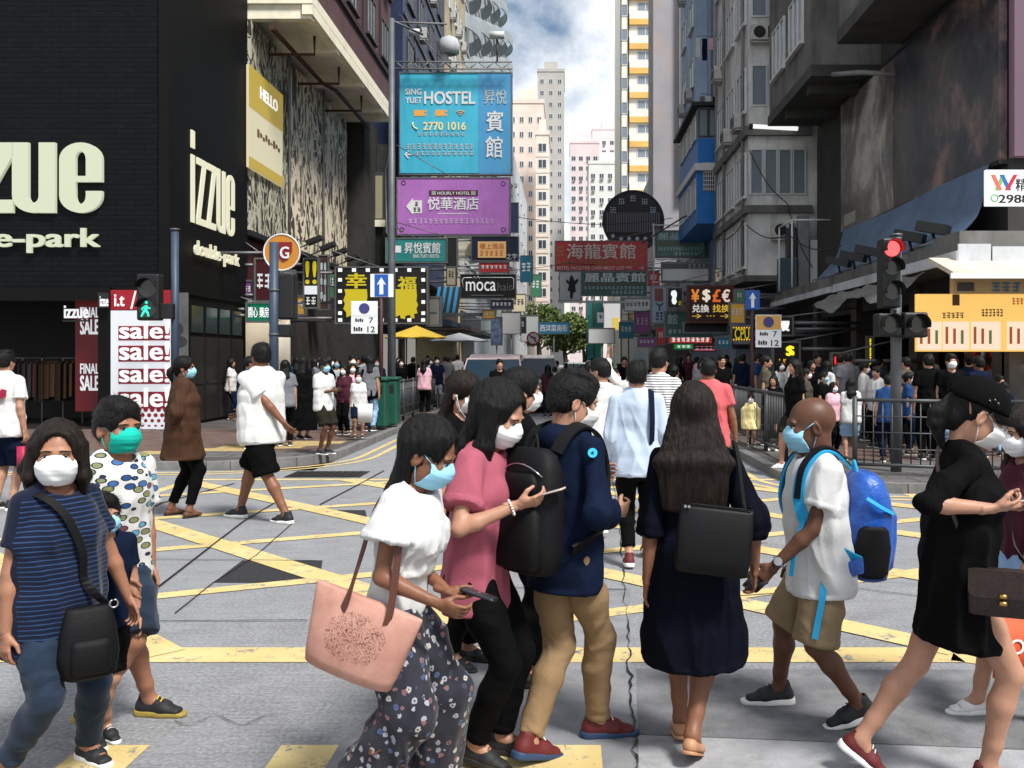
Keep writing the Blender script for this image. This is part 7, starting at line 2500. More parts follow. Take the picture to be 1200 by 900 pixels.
# ================================================================ hanging signs
SIGNFR = mat('sign frame steel', (.16, .16, .165), .5, metal=.5, var=.2)
def dirty_face(name, c1, c2, es=0.0, grad=True):
 if name in MATS:
  return MATS[name]
 m, N = newmat(name)
 v = N.coord()
 f = N.noise(v, .8, 5, .6)
 c_ = N.mix(N.ramp(f, [(.3, (0, 0, 0)), (.7, (1, 1, 1))]), c1, c2)
 d = N.ramp(N.noise(N.coord(scale=(1, 1, .2)), 2.5, 7, .7), [(.52, (0, 0, 0)), (.8, (.35, .35, .35))])
 c_ = N.mix(d, c_, tuple(x * .45 for x in c1))
 N.l(c_, N.b.inputs['Base Color'])
 N.b.inputs['Roughness'].default_value = .45
 if es:
  N.l(c_, N.b.inputs['Emission Color'])
  N.b.inputs['Emission Strength'].default_value = es
 MATS[name] = m
 return m
def sign(name, label, rect, Y, face, wall_x=None, frame_m=SIGNFR, th=.22, border=.05):
 x0, y0, x1, y1 = rect
 cx = PX((x0 + x1) / 2, Y)
 t = empty(name, (cx, Y, PZ(y1, Y)), 0, label, 'sign')
 fpanel(t, 'panel', face, x0, y0, x1, y1, Y + th, th)
 X0, X1, Z0, Z1 = PX(x0, Y), PX(x1, Y), PZ(y1, Y), PZ(y0, Y)
 for a in ((X0 - border, X0, Z0 - border, Z1 + border), (X1, X1 + border, Z0 - border, Z1 + border)):
  wbox(t, 'frame', frame_m, a[0], a[1] - .0005, Y - .03, Y + th + .02, a[2], a[3])
 for a in ((Z0 - border, Z0), (Z1, Z1 + border)):
  wbox(t, 'frame', frame_m, X0 + .0005, X1 - .0005, Y - .03, Y + th + .02, a[0] + .0005, a[1] - .0005)
 if wall_x is not None:
  e = X0 if wall_x < X0 else X1
  for z in (Z0 + .15, Z1 - .15):
   on(t, MB().tube([(wall_x, Y + th / 2, z), (e, Y + th / 2, z)], .05, 6).build('bracket', SIGNFR, None))
  on(t, MB().tube([(wall_x, Y + th / 2, Z1 + (Z1 - Z0) * .6), ((X0 + X1) / 2, Y + th / 2, Z1 + .02)], .02, 5).build('stay', SIGNFR, None))
 return t
WP = mat('sign print white', (.72, .74, .75), .5)
WPD = mat('sign print dim white', (.40, .50, .54), .5)
YP_ = mat('sign print pale yellow', srgb(240, 226, 160), .5)
OP = mat('sign print orange', srgb(236, 170, 80), .5)
Y = 40
cy = dirty_face('sign cyan', srgb(52, 160, 190), srgb(66, 178, 206), .12)
t = sign('hostel_sign', 'large cyan hostel sign with white letters and a phone number', (469, 86, 599, 204), Y, cy, -7.2)
fpanel(t, 'right_band', dirty_face('sign blue band', srgb(62, 136, 184), srgb(74, 150, 196), .12), 561, 86.5, 598.5, 203.5, Y - .004, .008)
ftext(t, 'SING', WP, 475, 104, 494, 111, Y - .015, .02)
ftext(t, 'YUET', WP, 475, 114, 494.5, 121, Y - .015, .02)
ftext(t, 'HOSTEL', WP, 497, 107, 557, 122, Y - .015, .025)
for a, b in ((485, 500), (510, 524)):
 fpanel(t, 'icon', OP, a, 129, b - 3, 136, Y - .001, .012)
 fpanel(t, 'icon', OP, b - 2.4, 129, b, 131.5, Y - .001, .012)
 fpanel(t, 'icon', OP, b - 2.4, 133, b, 136, Y - .001, .012)
for k in range(3):
 r_ = .07 + .085 * k
 c_ = (PX(539.5, Y), Y - .01, PZ(136.5, Y))
 on(t, MB().tube([(c_[0] + r_ * math.cos(q), c_[1], c_[2] + r_ * math.sin(q)) for q in np.linspace(R(45), R(135), 8)], .022, 5).build('icon', OP, None))
ftext(t, '2770 1016', YP_, 496, 143, 546, 152.5, Y - .015, .02)
c_ = (PX(486, Y), Y - .01, PZ(148, Y))
on(t, MB().tube([(c_[0] - .08, c_[1], c_[2] + .15), (c_[0] - .10, c_[1], c_[2] + .05), (c_[0], c_[1], c_[2] - .08), (c_[0] + .12, c_[1], c_[2] - .13)], [.05, .03, .03, .05], 6).build('icon', YP_, None))
ftext(t, '~13', WPD, 476, 168, 556, 175, Y - .015)
ftext(t, '~11', WPD, 486, 177, 556, 182, Y - .015)
ftext(t, '←', WP, 474, 176, 484, 186, Y - .015, .015)
ftext(t, '~9', WPD, 489, 155, 546, 159, Y - .015)
ftext(t, '昇悅', WPD, 567, 105, 594, 122, Y - .02, .012)
ftext(t, '賓', WP, 570, 130, 590, 154, Y - .02, .014)
ftext(t, '館', WP, 569, 160, 589, 185, Y - .02, .014)
tr = empty('sign_lamp_truss', (PX(540, Y), Y, PZ(85, Y)), 0, 'steel lattice with spotlights on top of the cyan hostel sign', 'lamp truss')
z0, z1 = PZ(84, Y), PZ(76, Y)
for z in (z0, z1):
 on(tr, MB().tube([(PX(462, Y), Y - .4, z), (PX(601, Y), Y - .4, z)], .035, 6).build('rail', PIPE, None))
for k in range(14):
 a, b = PX(466 + k * 9.5, Y), PX(466 + (k + 1) * 9.5, Y)
 on(tr, MB().tube([(a, Y - .4, z0 if k % 2 else z1), (b, Y - .4, z1 if k % 2 else z0)], .025, 5).build('lattice_bar', PIPE, None))
for x0, x1, y0_, y1_ in ((482, 494, 39, 47), (575, 592, 42, 50)):
 on(tr, MB().cyl((PX(x0, Y), Y - .5, PZ(y0_ + 4, Y)), (PX(x1, Y), Y - .5, PZ(y1_ - 4, Y)), .16, .16, 14).build('spotlight', FR_W, None))
 on(tr, MB().tube([(PX((x0 + x1) / 2, Y), Y - .45, PZ(y1_, Y)), (PX((x0 + x1) / 2, Y), Y - .42, z1)], .04, 6).build('spotlight_arm', FR_D, None))
on(tr, MB().lathe([(.30, -.35), (.42, -.30), (.45, 0), (.36, .30), (.12, .42)], (PX(527, Y), Y - .2, PZ(56, Y)), 18).build('dome_lamp', PALE_R, None))
on(tr, MB().cyl((PX(522, Y), Y - .2, z1), (PX(522, Y), Y - .2, PZ(64, Y)), .16, .16, 12).build('dome_lamp_base', FR_W, None))
on(tr, MB().tube([(PX(456, Y), Y, PZ(26, Y)), (PX(524, Y), Y, PZ(28, Y))], .04, 6).build('rail', PIPE, None))
on(tr, MB().tube([(PX(523, Y), Y, PZ(0, Y)), (PX(545, Y), Y, PZ(76, Y))], .02, 5).build('stay', PIPE, None))
pu = dirty_face('sign purple', srgb(152, 92, 166), srgb(172, 110, 184), .12)
Y = 39.4
t = sign('hotel_sign', 'purple hotel sign with white characters below the cyan one', (466, 209, 597, 275), Y, pu, -7.2)
fpanel(t, 'ribbon', mat('sign print maroon', srgb(76, 30, 50), .5), 503, 223, 560, 229.5, Y - .001, .02)
ftext(t, '回 HOURLY HOTEL 回', WP, 506, 224, 557, 228.5, Y - .024, .01)
ftext(t, '悦華酒店', WP, 501, 231, 561, 246, Y - .012, .014)
fpanel(t, 'rule', WP, 513, 250, 549, 250.8, Y - .001, .012)
poly = [(476, 242), (484, 232), (484, 235), (494.5, 235), (494.5, 250), (484, 250), (484, 252)]
on(t, MB().prism([(PX(a, Y), PZ(b, Y)) for a, b in poly], 'y', Y - .02, Y - .002).build('arrow', WP, None))
ftext(t, '~1', mat('sign print maroon', srgb(76, 30, 50), .5), 486, 236.5, 491, 241.5, Y - .024)
ftext(t, '~2', mat('sign print maroon', srgb(76, 30, 50), .5), 484.5, 243, 493.5, 248, Y - .024)
ftext(t, '~17', mat('sign print lilac', srgb(206, 170, 216), .5), 478, 256, 580, 262, Y - .012)
for a, b in ((473, 214), (590, 215), (471, 269), (590, 269)):
 on(t, MB().tube([(PX(a, Y) + .09 * math.cos(q), Y - .01, PZ(b, Y) + .09 * math.sin(q)) for q in np.linspace(0, 6.28, 13)[:-1]], .015, 5, closed=True).build('eyelet', FR_D, None))
Y = 38.6
gnm = dirty_face('sign teal', srgb(24, 108, 108), srgb(34, 124, 120), .14)
t = sign('hostel_sign', 'small teal hostel sign under the purple one', (453, 280, 523, 307), Y, gnm, -7.2)
ftext(t, '昇悅賓館', WP, 474, 284, 516, 297, Y - .012, .012)
ftext(t, 'SING YUET HOSTEL', WP, 484, 298, 515, 302, Y - .012, .01)
fpanel(t, 'arrow_box', WP, 456, 288, 470, 296, Y - .001, .012)
t = sign('blank_sign_box', 'black blank sign box beside the teal hostel sign', (524, 279, 535, 312), 38.8, mat('sign black', (.01, .01, .011), .5), -7.2)
Y = 47
t = sign('notice_board', 'cream blank board right of the teal sign', (537, 279, 552, 300), Y, dirty_face('sign cream', srgb(200, 192, 170), srgb(214, 206, 184), .1), -7.2)
t = sign('upstairs_sign', 'dark blue sign with an orange panel of characters', (553, 278, 607, 305), Y - .4, mat('sign dark blue', srgb(30, 36, 60), .5), -7.2)
fpanel(t, 'orange_panel', lit('sign orange lit', srgb(236, 190, 130), .5), 560, 283, 593, 302, Y - .41, .03)
ftext(t, '樓上雅座', mat('sign print rust', srgb(196, 104, 40), .5), 562, 285, 591, 292, Y - .445, .012)
ftext(t, '~5', mat('sign print rust', srgb(196, 104, 40), .5), 562, 293.5, 591, 300, Y - .445, .012)
ftext(t, '之宇', WP, 593.5, 297, 606, 304, Y - .415)
t = sign('side_board', 'narrow navy board behind the purple sign edge', (598, 238, 607, 272), 60, mat('sign navy', srgb(30, 40, 70), .5), -7.2)
Y = 52
t = sign('salon_sign', 'black hair salon sign with thin white lettering', (540, 322, 604, 349), Y, mat('sign black', (.01, .01, .011), .5), -7.2)
ftext(t, 'moca', lit('salon white', (.9, .9, .9), .7), 546, 330, 581, 341, Y - .012, .004)
ftext(t, 'hair', mat('sign print grey', srgb(96, 98, 104), .5), 583, 331, 601, 341, Y - .012)
rr = [(543, 338), (541.6, 328), (544, 325.5), (553, 325.3)]
on(t, MB().tube([(PX(a, Y), Y - .01, PZ(b, Y)) for a, b in rr], .022, 5).build('outline', WP, None))
on(t, MB().tube([(PX(a, Y), Y - .01, PZ(b, Y)) for a, b in ((562, 325.3), (600, 325.3), (602, 327), (602, 338), (599, 340))], .022, 5).build('outline', WP, None))
on(t, MB().tube([(PX(a, Y), Y - .01, PZ(b, Y)) for a, b in ((554, 327), (556, 324), (558, 326.5), (560, 323.5), (562, 327))], .018, 5).build('crown_mark', WP, None))
fpanel(t, 'small_print', mat('sign print grey', srgb(96, 98, 104), .5), 552, 345.5, 590, 346.6, Y - .001, .01)
Y = 31
YELP = lit('sign yellow lit', srgb(238, 216, 40), .55)
t = sign('lucky_sign', 'black sign with yellow characters framed by white lamp squares', (394, 314, 500, 378), Y, mat('sign black', (.01, .01, .011), .5), -9.3, th=.3)
ftext(t, '幸', YELP, 405, 320, 430, 338, Y - .015, .03)
ftext(t, '福', YELP, 466, 324, 488, 341, Y - .015, .03)
rb = random.Random(5)
for cx_, ww_ in ((417, 13), (474, 14)):
 pts = []
 for (a, b) in ((-1, 339), (1, 339), (1.05, 347), (1.0, 353), (1.15, 357), (1.0, 362), (1.1, 367), (.8, 368), (.85, 373), (.55, 373), (.5, 369), (.1, 370), (.05, 374), (-.3, 373), (-.35, 369), (-.8, 372), (-.85, 366), (-1.1, 362), (-.95, 356), (-1.1, 352), (-.9, 345)):
  pts.append((PX(cx_ + a * ww_, Y), PZ(b, Y)))
 on(t, MB().prism(pts, 'y', Y - .05, Y - .003).build('yellow_mass', YELP, None))
LAMP = lit('sign stud white', (.95, 1, 1), 1.1)
for x in range(7):
 for y in (316.5, 375):
  fpanel(t, 'lamp_square', LAMP, 396.5 + x * 16.2, y - 2, 401 + x * 16.2, y + 2, Y - .002, .03)
for y in range(4):
 for x in (396.5, 494):
  fpanel(t, 'lamp_square', LAMP, x, 326 + y * 13, x + 4.2, 330 + y * 13, Y - .002, .03)
t = sign('grey_notice', 'plain grey notice board at the end of the yellow sign', (500.6, 349, 516, 381), Y + .5, mat('sign grey', srgb(132, 130, 128), .6, var=.1), -9.3)
fpanel(t, 'print_line', FR_D, 503, 366, 512, 367.5, Y + .498, .006)
Y = 24
t = empty('round_sign', (PX(331, Y), Y, PZ(318, Y)), 0, 'round orange sign with a red shield near the blue pole', 'sign')
on(t, MB().disc((PX(331, Y), Y, PZ(296, Y)), .46, 'y', .12, 36).build('disc', mat('sign amber', srgb(186, 124, 44), .5, emit=srgb(186, 124, 44), es=.12), None))
on(t, MB().tube([(PX(331, Y) + .46 * math.cos(q), Y - .06, PZ(296, Y) + .46 * math.sin(q)) for q in np.linspace(0, 6.283, 33)[:-1]], .022, 6, closed=True).build('rim', WP, None))
sh_ = [(-.20, .26), (.22, .26), (.22, .02), (.12, -.16), (.0, -.24), (-.12, -.14), (-.20, .02)]
on(t, MB().prism([(PX(333, Y) + a, PZ(296, Y) + b) for a, b in sh_], 'y', Y - .085, Y - .061).build('shield', mat('sign shield red', srgb(128, 28, 30), .5), None))
ftext(t, 'G', WP, 328, 289, 339, 303, Y - .09, .02)
on(t, MB().tube([(-9.1, Y + .05, PZ(296, Y)), (PX(312, Y), Y + .05, PZ(296, Y))], .04, 6).build('arm', SIGNFR, None))
for (nm, lab, rect, Y, fc, txts) in (
 ('red_white_sign', 'dark red shop sign with white characters beside the round sign', (300, 304, 328, 352), 26.2, lit('sign dark red', srgb(92, 26, 34), .15), [('~3', WP, 300.5, 320, 327, 338)]),
 ('yellow_vertical_sign', 'small sign with yellow exclamation strokes above a white strip', (357, 304, 372, 360), 29.0, mat('sign black', (.01, .01, .011), .5), [('!!', YELP, 358, 306, 371, 333), ('~2', WP, 358, 348, 371, 357)]),
 ('pharmacy_sign', 'green oval-ended lit pharmacy sign at the bright shop', (290, 356, 316, 376), 25.8, lit('sign green lit', srgb(20, 130, 100), .5), [('開心', WHT_T, 291, 360, 302, 372), ('藥房', WHT_T, 304, 360, 315, 372)]),
 ('street_stall_sign', 'brown framed sign at the end of the left arcade', (374, 300, 384, 362), 33.5, mat('sign brown', srgb(70, 44, 40), .6), [('~2', WPD, 375, 305, 383, 355)])):
 t = sign(nm, lab, rect, Y, fc, -9.3, th=.14)
 for (b_, m_, a1, b1, a2, b2) in txts:
  ftext(t, b_, m_, a1, b1, a2, b2, Y - .012, .015)
 if nm == 'yellow_vertical_sign':
  fpanel(t, 'white_strip', WHT_L, 357, 335, 372, 345, Y - .001, .02)
t = empty('striped_awning', (PX(520, 46), 46, 3.6), 0, 'blue and black striped awning under the hair salon sign', 'awning')
for i in range(8):
 Y0 = 44
 a, b = PX(508 + i * 3.6, Y0), PX(508 + (i + 1) * 3.6, Y0)
 o = MB().add([(a, Y0, PZ(366, Y0)), (b, Y0, PZ(366, Y0)), (b, Y0 + 1.6, PZ(334, Y0 + .5)), (a, Y0 + 1.6, PZ(334, Y0 + .5)), (a, Y0 + .03, PZ(366, Y0) - .02), (b, Y0 + .03, PZ(366, Y0) - .02), (b, Y0 + 1.6, PZ(334, Y0 + .5) - .05), (a, Y0 + 1.6, PZ(334, Y0 + .5) - .05)],
   [(0, 1, 2, 3), (7, 6, 5, 4), (0, 4, 5, 1), (1, 5, 6, 2), (3, 7, 4, 0)]).build('stripe', [mat('awning blue', srgb(40, 120, 160), .7), mat('awning black', srgb(20, 26, 34), .7)][i % 2], None)
 on(t, o)
for (nm, lab, x, Yu, col_, r_, zt) in (('stall_umbrella', 'yellow stall umbrella near the left railings', 488, 30, srgb(226, 190, 70), 1.0, 2.75), ('stall_umbrella', 'white stall canopy umbrella farther up the left pavement', 538, 44, srgb(216, 220, 222), 1.5, 2.9)):
 t = empty(nm, (PX(x, Yu), Yu, PZT), 0, lab, 'umbrella')
 MB().cyl((0, 0, 0), (0, 0, zt - PZT), .03, .03, 8).build('pole', PIPE, t)
 mb = MB()
 n = 16
 vs = [(0, 0, zt - PZT + .02)] + [(r_ * math.cos(2 * math.pi * i / n), r_ * math.sin(2 * math.pi * i / n), zt - PZT - .38 * (1 if i % 2 == 0 else .92)) for i in range(n)]
 mb.add(vs, [(0, 1 + i, 1 + (i + 1) % n) for i in range(n)])
 mb.add([(x_, y_, z_ - .02) for x_, y_, z_ in vs], [(0, 1 + (i + 1) % n, 1 + i) for i in range(n)])
 mb.build('canopy', mat('umbrella %s' % lab[:6], col_, .7), t)
# ---- right-hand signs
Y = 55
rdm = dirty_face('sign red', srgb(150, 30, 40), srgb(176, 44, 52), .10)
t = sign('hotel_sign', 'red hotel sign with four large pale characters over the street', (651, 283, 758, 317), Y, rdm, 6.9)
ftext(t, '海龍賓館', mat('sign print cream', srgb(226, 214, 200), .5), 664, 285.5, 745, 303.5, Y - .015, .014)
ftext(t, 'HOI LOON HOTEL', mat('sign print olive', srgb(150, 118, 66), .5), 654, 304.5, 755, 310.5, Y - .015, .02)
ftext(t, 'HOTEL FACILITIES OVER NIGHT LESS 30%', mat('sign print cream', srgb(226, 214, 200), .5), 653, 312, 741, 315.8, Y - .015, .01)
ftext(t, '~2', mat('sign print olive', srgb(150, 118, 66), .5), 652.5, 287, 661, 302, Y - .015)
ftext(t, '~2', mat('sign print olive', srgb(150, 118, 66), .5), 748, 287, 756.5, 302, Y - .015)
ftext(t, '→', WP, 748, 311.5, 755, 316, Y - .015, .01)
Y = 54
t = sign('hotel_sign', 'dark green hotel sign hanging below the red one', (682, 318.5, 757, 346), Y, dirty_face('sign dark green', srgb(36, 66, 62), srgb(48, 80, 76), .10), 6.9)
ftext(t, '麗晶賓館', WP, 685, 319.5, 756, 330.5, Y - .015, .016)
ftext(t, '~14', mat('sign print brown red', srgb(120, 70, 60), .5), 684, 332, 755, 334.5, Y - .012)
ftext(t, '~15', WPD, 684, 335.5, 755, 339, Y - .012)
ftext(t, '~8', WPD, 716, 340.5, 755, 344.5, Y - .012)
t = sign('ballet_poster', 'white poster with a black figure left of the green hotel sign', (656, 318.5, 680.5, 352), Y + .3, mat('sign white', srgb(206, 206, 206), .5), None)
rb = random.Random(8)
pts = [(668, 324), (670, 322), (672, 325), (673, 329), (678, 326), (677, 331), (674, 334), (675, 342), (672, 343), (671, 350), (668, 350), (668, 342), (665, 340), (667, 334), (663, 330), (664, 327), (667, 330)]
on(t, MB().prism([(PX(a, Y + .3), PZ(b, Y + .3)) for a, b in pts], 'y', Y + .28, Y + .298).build('printed_figure', DARK, None))
fpanel(t, 'hanging_bar', FR_W, 655, 352.6, 745, 355, Y + .3, .1)
Y = 57
t = empty('round_restaurant_sign', (PX(742, Y), Y, PZ(282, Y)), 0, 'big round dark sign with slats behind the red hotel sign', 'sign')
rr_ = 35.5 / FPX * Y
cz = PZ(259.5, Y)
on(t, MB().disc((PX(742, Y), Y, cz), rr_, 'y', .3, 48).build('disc', mat('sign umber', srgb(48, 40, 40), .6), None))
on(t, MB().tube([(PX(742, Y) + rr_ * math.cos(q), Y - .16, cz + rr_ * math.sin(q)) for q in np.linspace(0, 6.283, 49)[:-1]], .05, 6, closed=True).build('rim', FR_D, None))
for i in range(23):
 x = 711 + i * 2.75
 hh = math.sqrt(max(1 - ((x - 742) / 35.5) ** 2, 0)) * 35.5
 fpanel(t, 'slat', mat('sign slat', srgb(108, 104, 112), .5), x, max(249, 259.5 - hh + 4), x + 1.4, min(272, 259.5 + hh - 2), Y - .15, .05)
for i, ch in enumerate('食坊港式茶'):
 q = R(150 - i * 30)
 x, y = 742 + 27 * math.cos(q), 259.5 - 27 * math.sin(q)
 if y < 247:
  ftext(t, '~3', WPD, x - 3.5, y - 3.5, x + 3.5, y + 3.5, Y - .16)
for i in range(6):
 on(t, MB().disc((PX(718 + i * 9.5, Y), Y - .16, PZ(277 + (3 if i in (1, 2, 3, 4) else 0), Y)), .12, 'y', .03, 10).build('stud', WPD, None))
Y = 46
t = sign('hotel_sign', 'grey green hotel sign right of the round sign', (769, 271, 825, 301), Y, dirty_face('sign sage', srgb(60, 92, 84), srgb(76, 108, 98), .08), 6.6)
ftext(t, '麗晶賓館', WPD, 771, 272.5, 823, 281, Y - .012, .01)
ftext(t, '~12', mat('sign print brown red', srgb(120, 70, 60), .5), 772, 283, 822, 287.5, Y - .012)
ftext(t, '~15', WPD, 771, 289.5, 823, 293.5, Y - .012)
ftext(t, '~7', WPD, 790, 295.5, 823, 299, Y - .012)
t = sign('faded_sign', 'faded grey and white sign under the sage hotel sign', (776, 308, 830, 329), 45, dirty_face('sign faded', srgb(178, 182, 182), srgb(200, 202, 200), .05), 6.6)
fpanel(t, 'top_band', mat('sign mid grey', srgb(92, 94, 98), .6), 776.5, 308.5, 829.5, 315, 44.998, .02)
ftext(t, '~4', WPD, 806, 309.5, 828, 314, 44.97)
sc_ = empty('sign_scaffold', (PX(800, 45.5), 45.5, 5), 0, 'thin white scaffold tubes around the sage hotel sign', 'scaffold')
for x in (766, 836):
 on(sc_, MB().tube([(PX(x, 45.5), 45.5, PZ(262, 45.5)), (PX(x, 45.5), 45.5, PZ(335, 45.5))], .04, 6).build('upright', FR_W, None))
for y in (264, 304, 331):
 on(sc_, MB().tube([(PX(764, 45.5), 45.45, PZ(y, 45.5)), (PX(842, 45.5), 45.45, PZ(y, 45.5))], .03, 6).build('crossbar', FR_W, None))
on(sc_, MB().tube([(PX(752, 45.5), 45.4, PZ(285, 45.5)), (PX(800, 43), 43, PZ(255, 43)), (PX(862, 40), 40, PZ(225, 40))], .035, 6).build('guy_rope', FR_D, None))
Y = 32
t = sign('exchange_sign', 'brown framed money exchange sign with glowing currency symbols', (808, 337, 857, 376), Y, mat('sign umber lit', srgb(50, 24, 22), .5), 6.8, frame_m=mat('sign rust frame', srgb(86, 40, 30), .6), border=.08)
for ch, x, c_ in (('¥', 810, srgb(240, 140, 50)), ('$', 823, srgb(250, 236, 214)), ('£', 835, srgb(236, 110, 40)), ('€', 846, srgb(240, 214, 200))):
 ftext(t, ch, lit('neon %s' % ch, c_, .9), x, 339, x + 9.5, 354, Y - .015, .03)
ftext(t, '兑換', lit('neon white', srgb(240, 236, 230), .8), 811, 357, 831, 366, Y - .015, .02)
ftext(t, '找换', lit('neon amber', srgb(236, 190, 70), .8), 835, 357, 855, 366, Y - .015, .02)
ftext(t, '→ ··· →', lit('neon amber', srgb(236, 190, 70), .8), 811, 368, 855, 373, Y - .015, .01)
Y = 34
t = sign('foot_massage_sign', 'black sign with a white footprint beside the exchange sign', (783, 338, 799, 360), Y, mat('sign black', (.01, .01, .011), .5), 6.8)
on(t, MB().prism([(PX(787 + a, Y), PZ(b, Y)) for a, b in ((0, 341), (4, 340), (6, 343), (6, 347), (5, 350), (6, 354), (4, 357), (1, 356), (0, 352), (1, 348), (-1, 345))], 'y', Y - .04, Y - .003).build('footprint', LAMP, None))
ftext(t, '足', YELP, 795, 353, 798.5, 358, Y - .012)
t = sign('vertical_shop_sign', 'narrow blue and white vertical sign left of the footprint sign', (764, 336, 781, 378), Y + 2, lit('sign blue white', srgb(150, 170, 196), .15), 6.8)
fpanel(t, 'inset_panel', mat('sign brick', srgb(120, 70, 60), .6), 767, 338, 777, 353, Y + 1.99, .02)
ftext(t, '丫', mat('print black', (.01, .01, .01), .6), 768, 355, 778, 364, Y + 1.98, .02)
ftext(t, '~2', mat('print navy', srgb(20, 40, 80), .6), 768, 365, 778, 376, Y + 1.98, .02)
t = sign('hotel_sign', 'low dark green sign with a single large character behind the exchange sign', (780, 366, 834, 394), Y + 1, dirty_face('sign dark green', srgb(36, 66, 62), srgb(48, 80, 76), .1), 6.8)
ftext(t, '館', WPD, 782, 368, 794, 380, Y + .985, .01)
ftext(t, '~9', WPD, 783, 386, 832, 391, Y + .985)
t = sign('sign_box', 'dark box sign below the exchange sign', (802, 379, 852, 389), 32.4, mat('sign charcoal', srgb(34, 32, 36), .6), 6.8)
for i, (rect, c_, lab, tx) in enumerate((((784, 394, 834, 402), srgb(214, 70, 60), 'red and white lit strip sign over the far right pavement', '~8'), ((790, 403, 812, 409), srgb(40, 170, 90), 'small green lit strip sign under the red strip', '~3'), ((812, 403, 838, 411), srgb(220, 90, 130), 'pink lit strip sign under the red strip', '~4'), ((858, 383, 880, 399), srgb(20, 16, 14), 'small black sign with amber lamp dots and letters', 'CPU'))):
 Yq = 36 + i * .3 if i < 3 else 27
 t = sign('led_sign', lab, rect, Yq, lit('led face %d' % i, c_, .55 if i < 3 else .1), 7.5, th=.1)
 ftext(t, tx, WHT_T if i < 3 else YELP, rect[0] + 3, rect[1] + 1.5, rect[2] - 2, rect[3] - 1.5, Yq - .012, .01)
 if i == 3:
  for k in range(7):
   for y in (384, 398):
    fpanel(t, 'lamp_dot', lit('amber dot', srgb(250, 190, 60), 1.5), 859 + k * 3.1, y - .7, 860.4 + k * 3.1, y + .7, Yq - .002, .02)
Y = 24
t = sign('neon_exchange_sign', 'black sign with a yellow neon dollar and characters under the canopy', (907, 402, 936, 437), Y, mat('sign black', (.01, .01, .011), .5), 8.0, th=.1)
NEON = lit('neon yellow', srgb(250, 226, 40), 1.6)
ftext(t, '$', NEON, 921, 405, 931, 419, Y - .012, .04)
ftext(t, '人民币', lit('neon gold', srgb(240, 180, 50), 1.2), 910, 420.5, 932, 427.5, Y - .012, .02)
ftext(t, '>>>', WHT_T, 920, 429, 932, 434, Y - .012, .01)
t = sign('pi_sign', 'small black sign with a white pi-shaped mark behind the parking sign', (912, 372, 928, 392), 25.5, mat('sign black', (.01, .01, .011), .5), 8.0, th=.1)
ftext(t, 'π', WHT_T, 915, 376, 925, 388, 25.488, .03)
t = sign('neon_letter_sign', 'red and white neon sign deep in the dark shops', (976, 415, 996, 460), 21, mat('sign black', (.01, .01, .011), .5), 8.2, th=.1)
ftext(t, 'RA', lit('neon red', srgb(250, 40, 50), 2.0), 978, 418, 990, 427, 20.988, .03)
on(t, MB().prism([(PX(a, 21), PZ(b, 21)) for a, b in ((982, 430), (990, 428), (992, 434), (990, 442), (986, 452), (982, 448), (980, 438))], 'y', 20.94, 20.998).build('white_glow_shape', lit('neon white soft', (.9, .95, 1), 1.2), None))
t = sign('vertical_neon', 'thin vertical sign of yellow letters behind the traffic light', (1018, 396, 1022, 430), 22, mat('sign black', (.01, .01, .011), .5), None, th=.08)
for k in range(6):
 ftext(t, '~1', NEON, 1018.4, 397 + k * 5.4, 1021.6, 401.5 + k * 5.4, 21.985)
for (nm, lab, rect, Y, m_, tx) in (
 ('white_board', 'plain white board in the far street centre', (588, 366, 610, 391), 60, mat('sign white', srgb(206, 206, 206), .5), None),
 ('white_board', 'larger pale board beside the no-turn sign', (611, 370, 631, 400), 66, mat('sign white 2', srgb(190, 196, 196), .5), None),
 ('fashion_poster', 'blue and pink poster left of the white boards', (576, 372, 588, 404), 58, mat('poster multi', srgb(96, 110, 140), .5, var=.8, vscale=3), None),
 ('street_banner', 'light blue banner with white characters across the far street', (631, 378, 667, 391), 75, lit('banner blue', srgb(60, 150, 196), .2), '西洋菜南街'),
 ('white_strip_sign', 'pale strip sign over the far centre traffic', (690, 385, 720, 402), 70, mat('sign white', srgb(206, 206, 206), .5), None),
 ('yellow_white_board', 'white board with a yellow patch far right of centre', (708, 355, 727, 387), 80, mat('sign white', srgb(206, 206, 206), .5), None)):
 t = sign(nm, lab, rect, Y, m_, None, th=.12)
 on(t, MB().tube([(PX((rect[0] + rect[2]) / 2, Y), Y + .16, .0), (PX((rect[0] + rect[2]) / 2, Y), Y + .16, PZ(rect[3], Y))], .05, 8).build('post', PIPE, None))
 if tx:
  ftext(t, tx, WP, rect[0] + 2, rect[1] + 2.5, rect[2] - 2, rect[3] - 2.5, Y - .012, .02)
 if nm == 'yellow_white_board':
  fpanel(t, 'yellow_patch', mat('patch yellow', srgb(226, 196, 80), .6), 718, 372, 725, 386, Y - .001, .02)
t = empty('green_netting', (PX(696, 90), 90, 0), 0, 'green building netting on scaffolding in the far street centre', 'netting')
wbox(t, 'net_panel', mat('green net', srgb(60, 150, 140), .8, var=.25, vscale=1.2), PX(687, 90), PX(706, 90), 90, 90.4, 1.5, PZ(352, 90))
for x in (687, 696, 706):
 on(t, MB().tube([(PX(x, 90), 89.9, 0), (PX(x, 90), 89.9, PZ(350, 90))], .06, 6).build('scaffold_pole', WOOD, None))
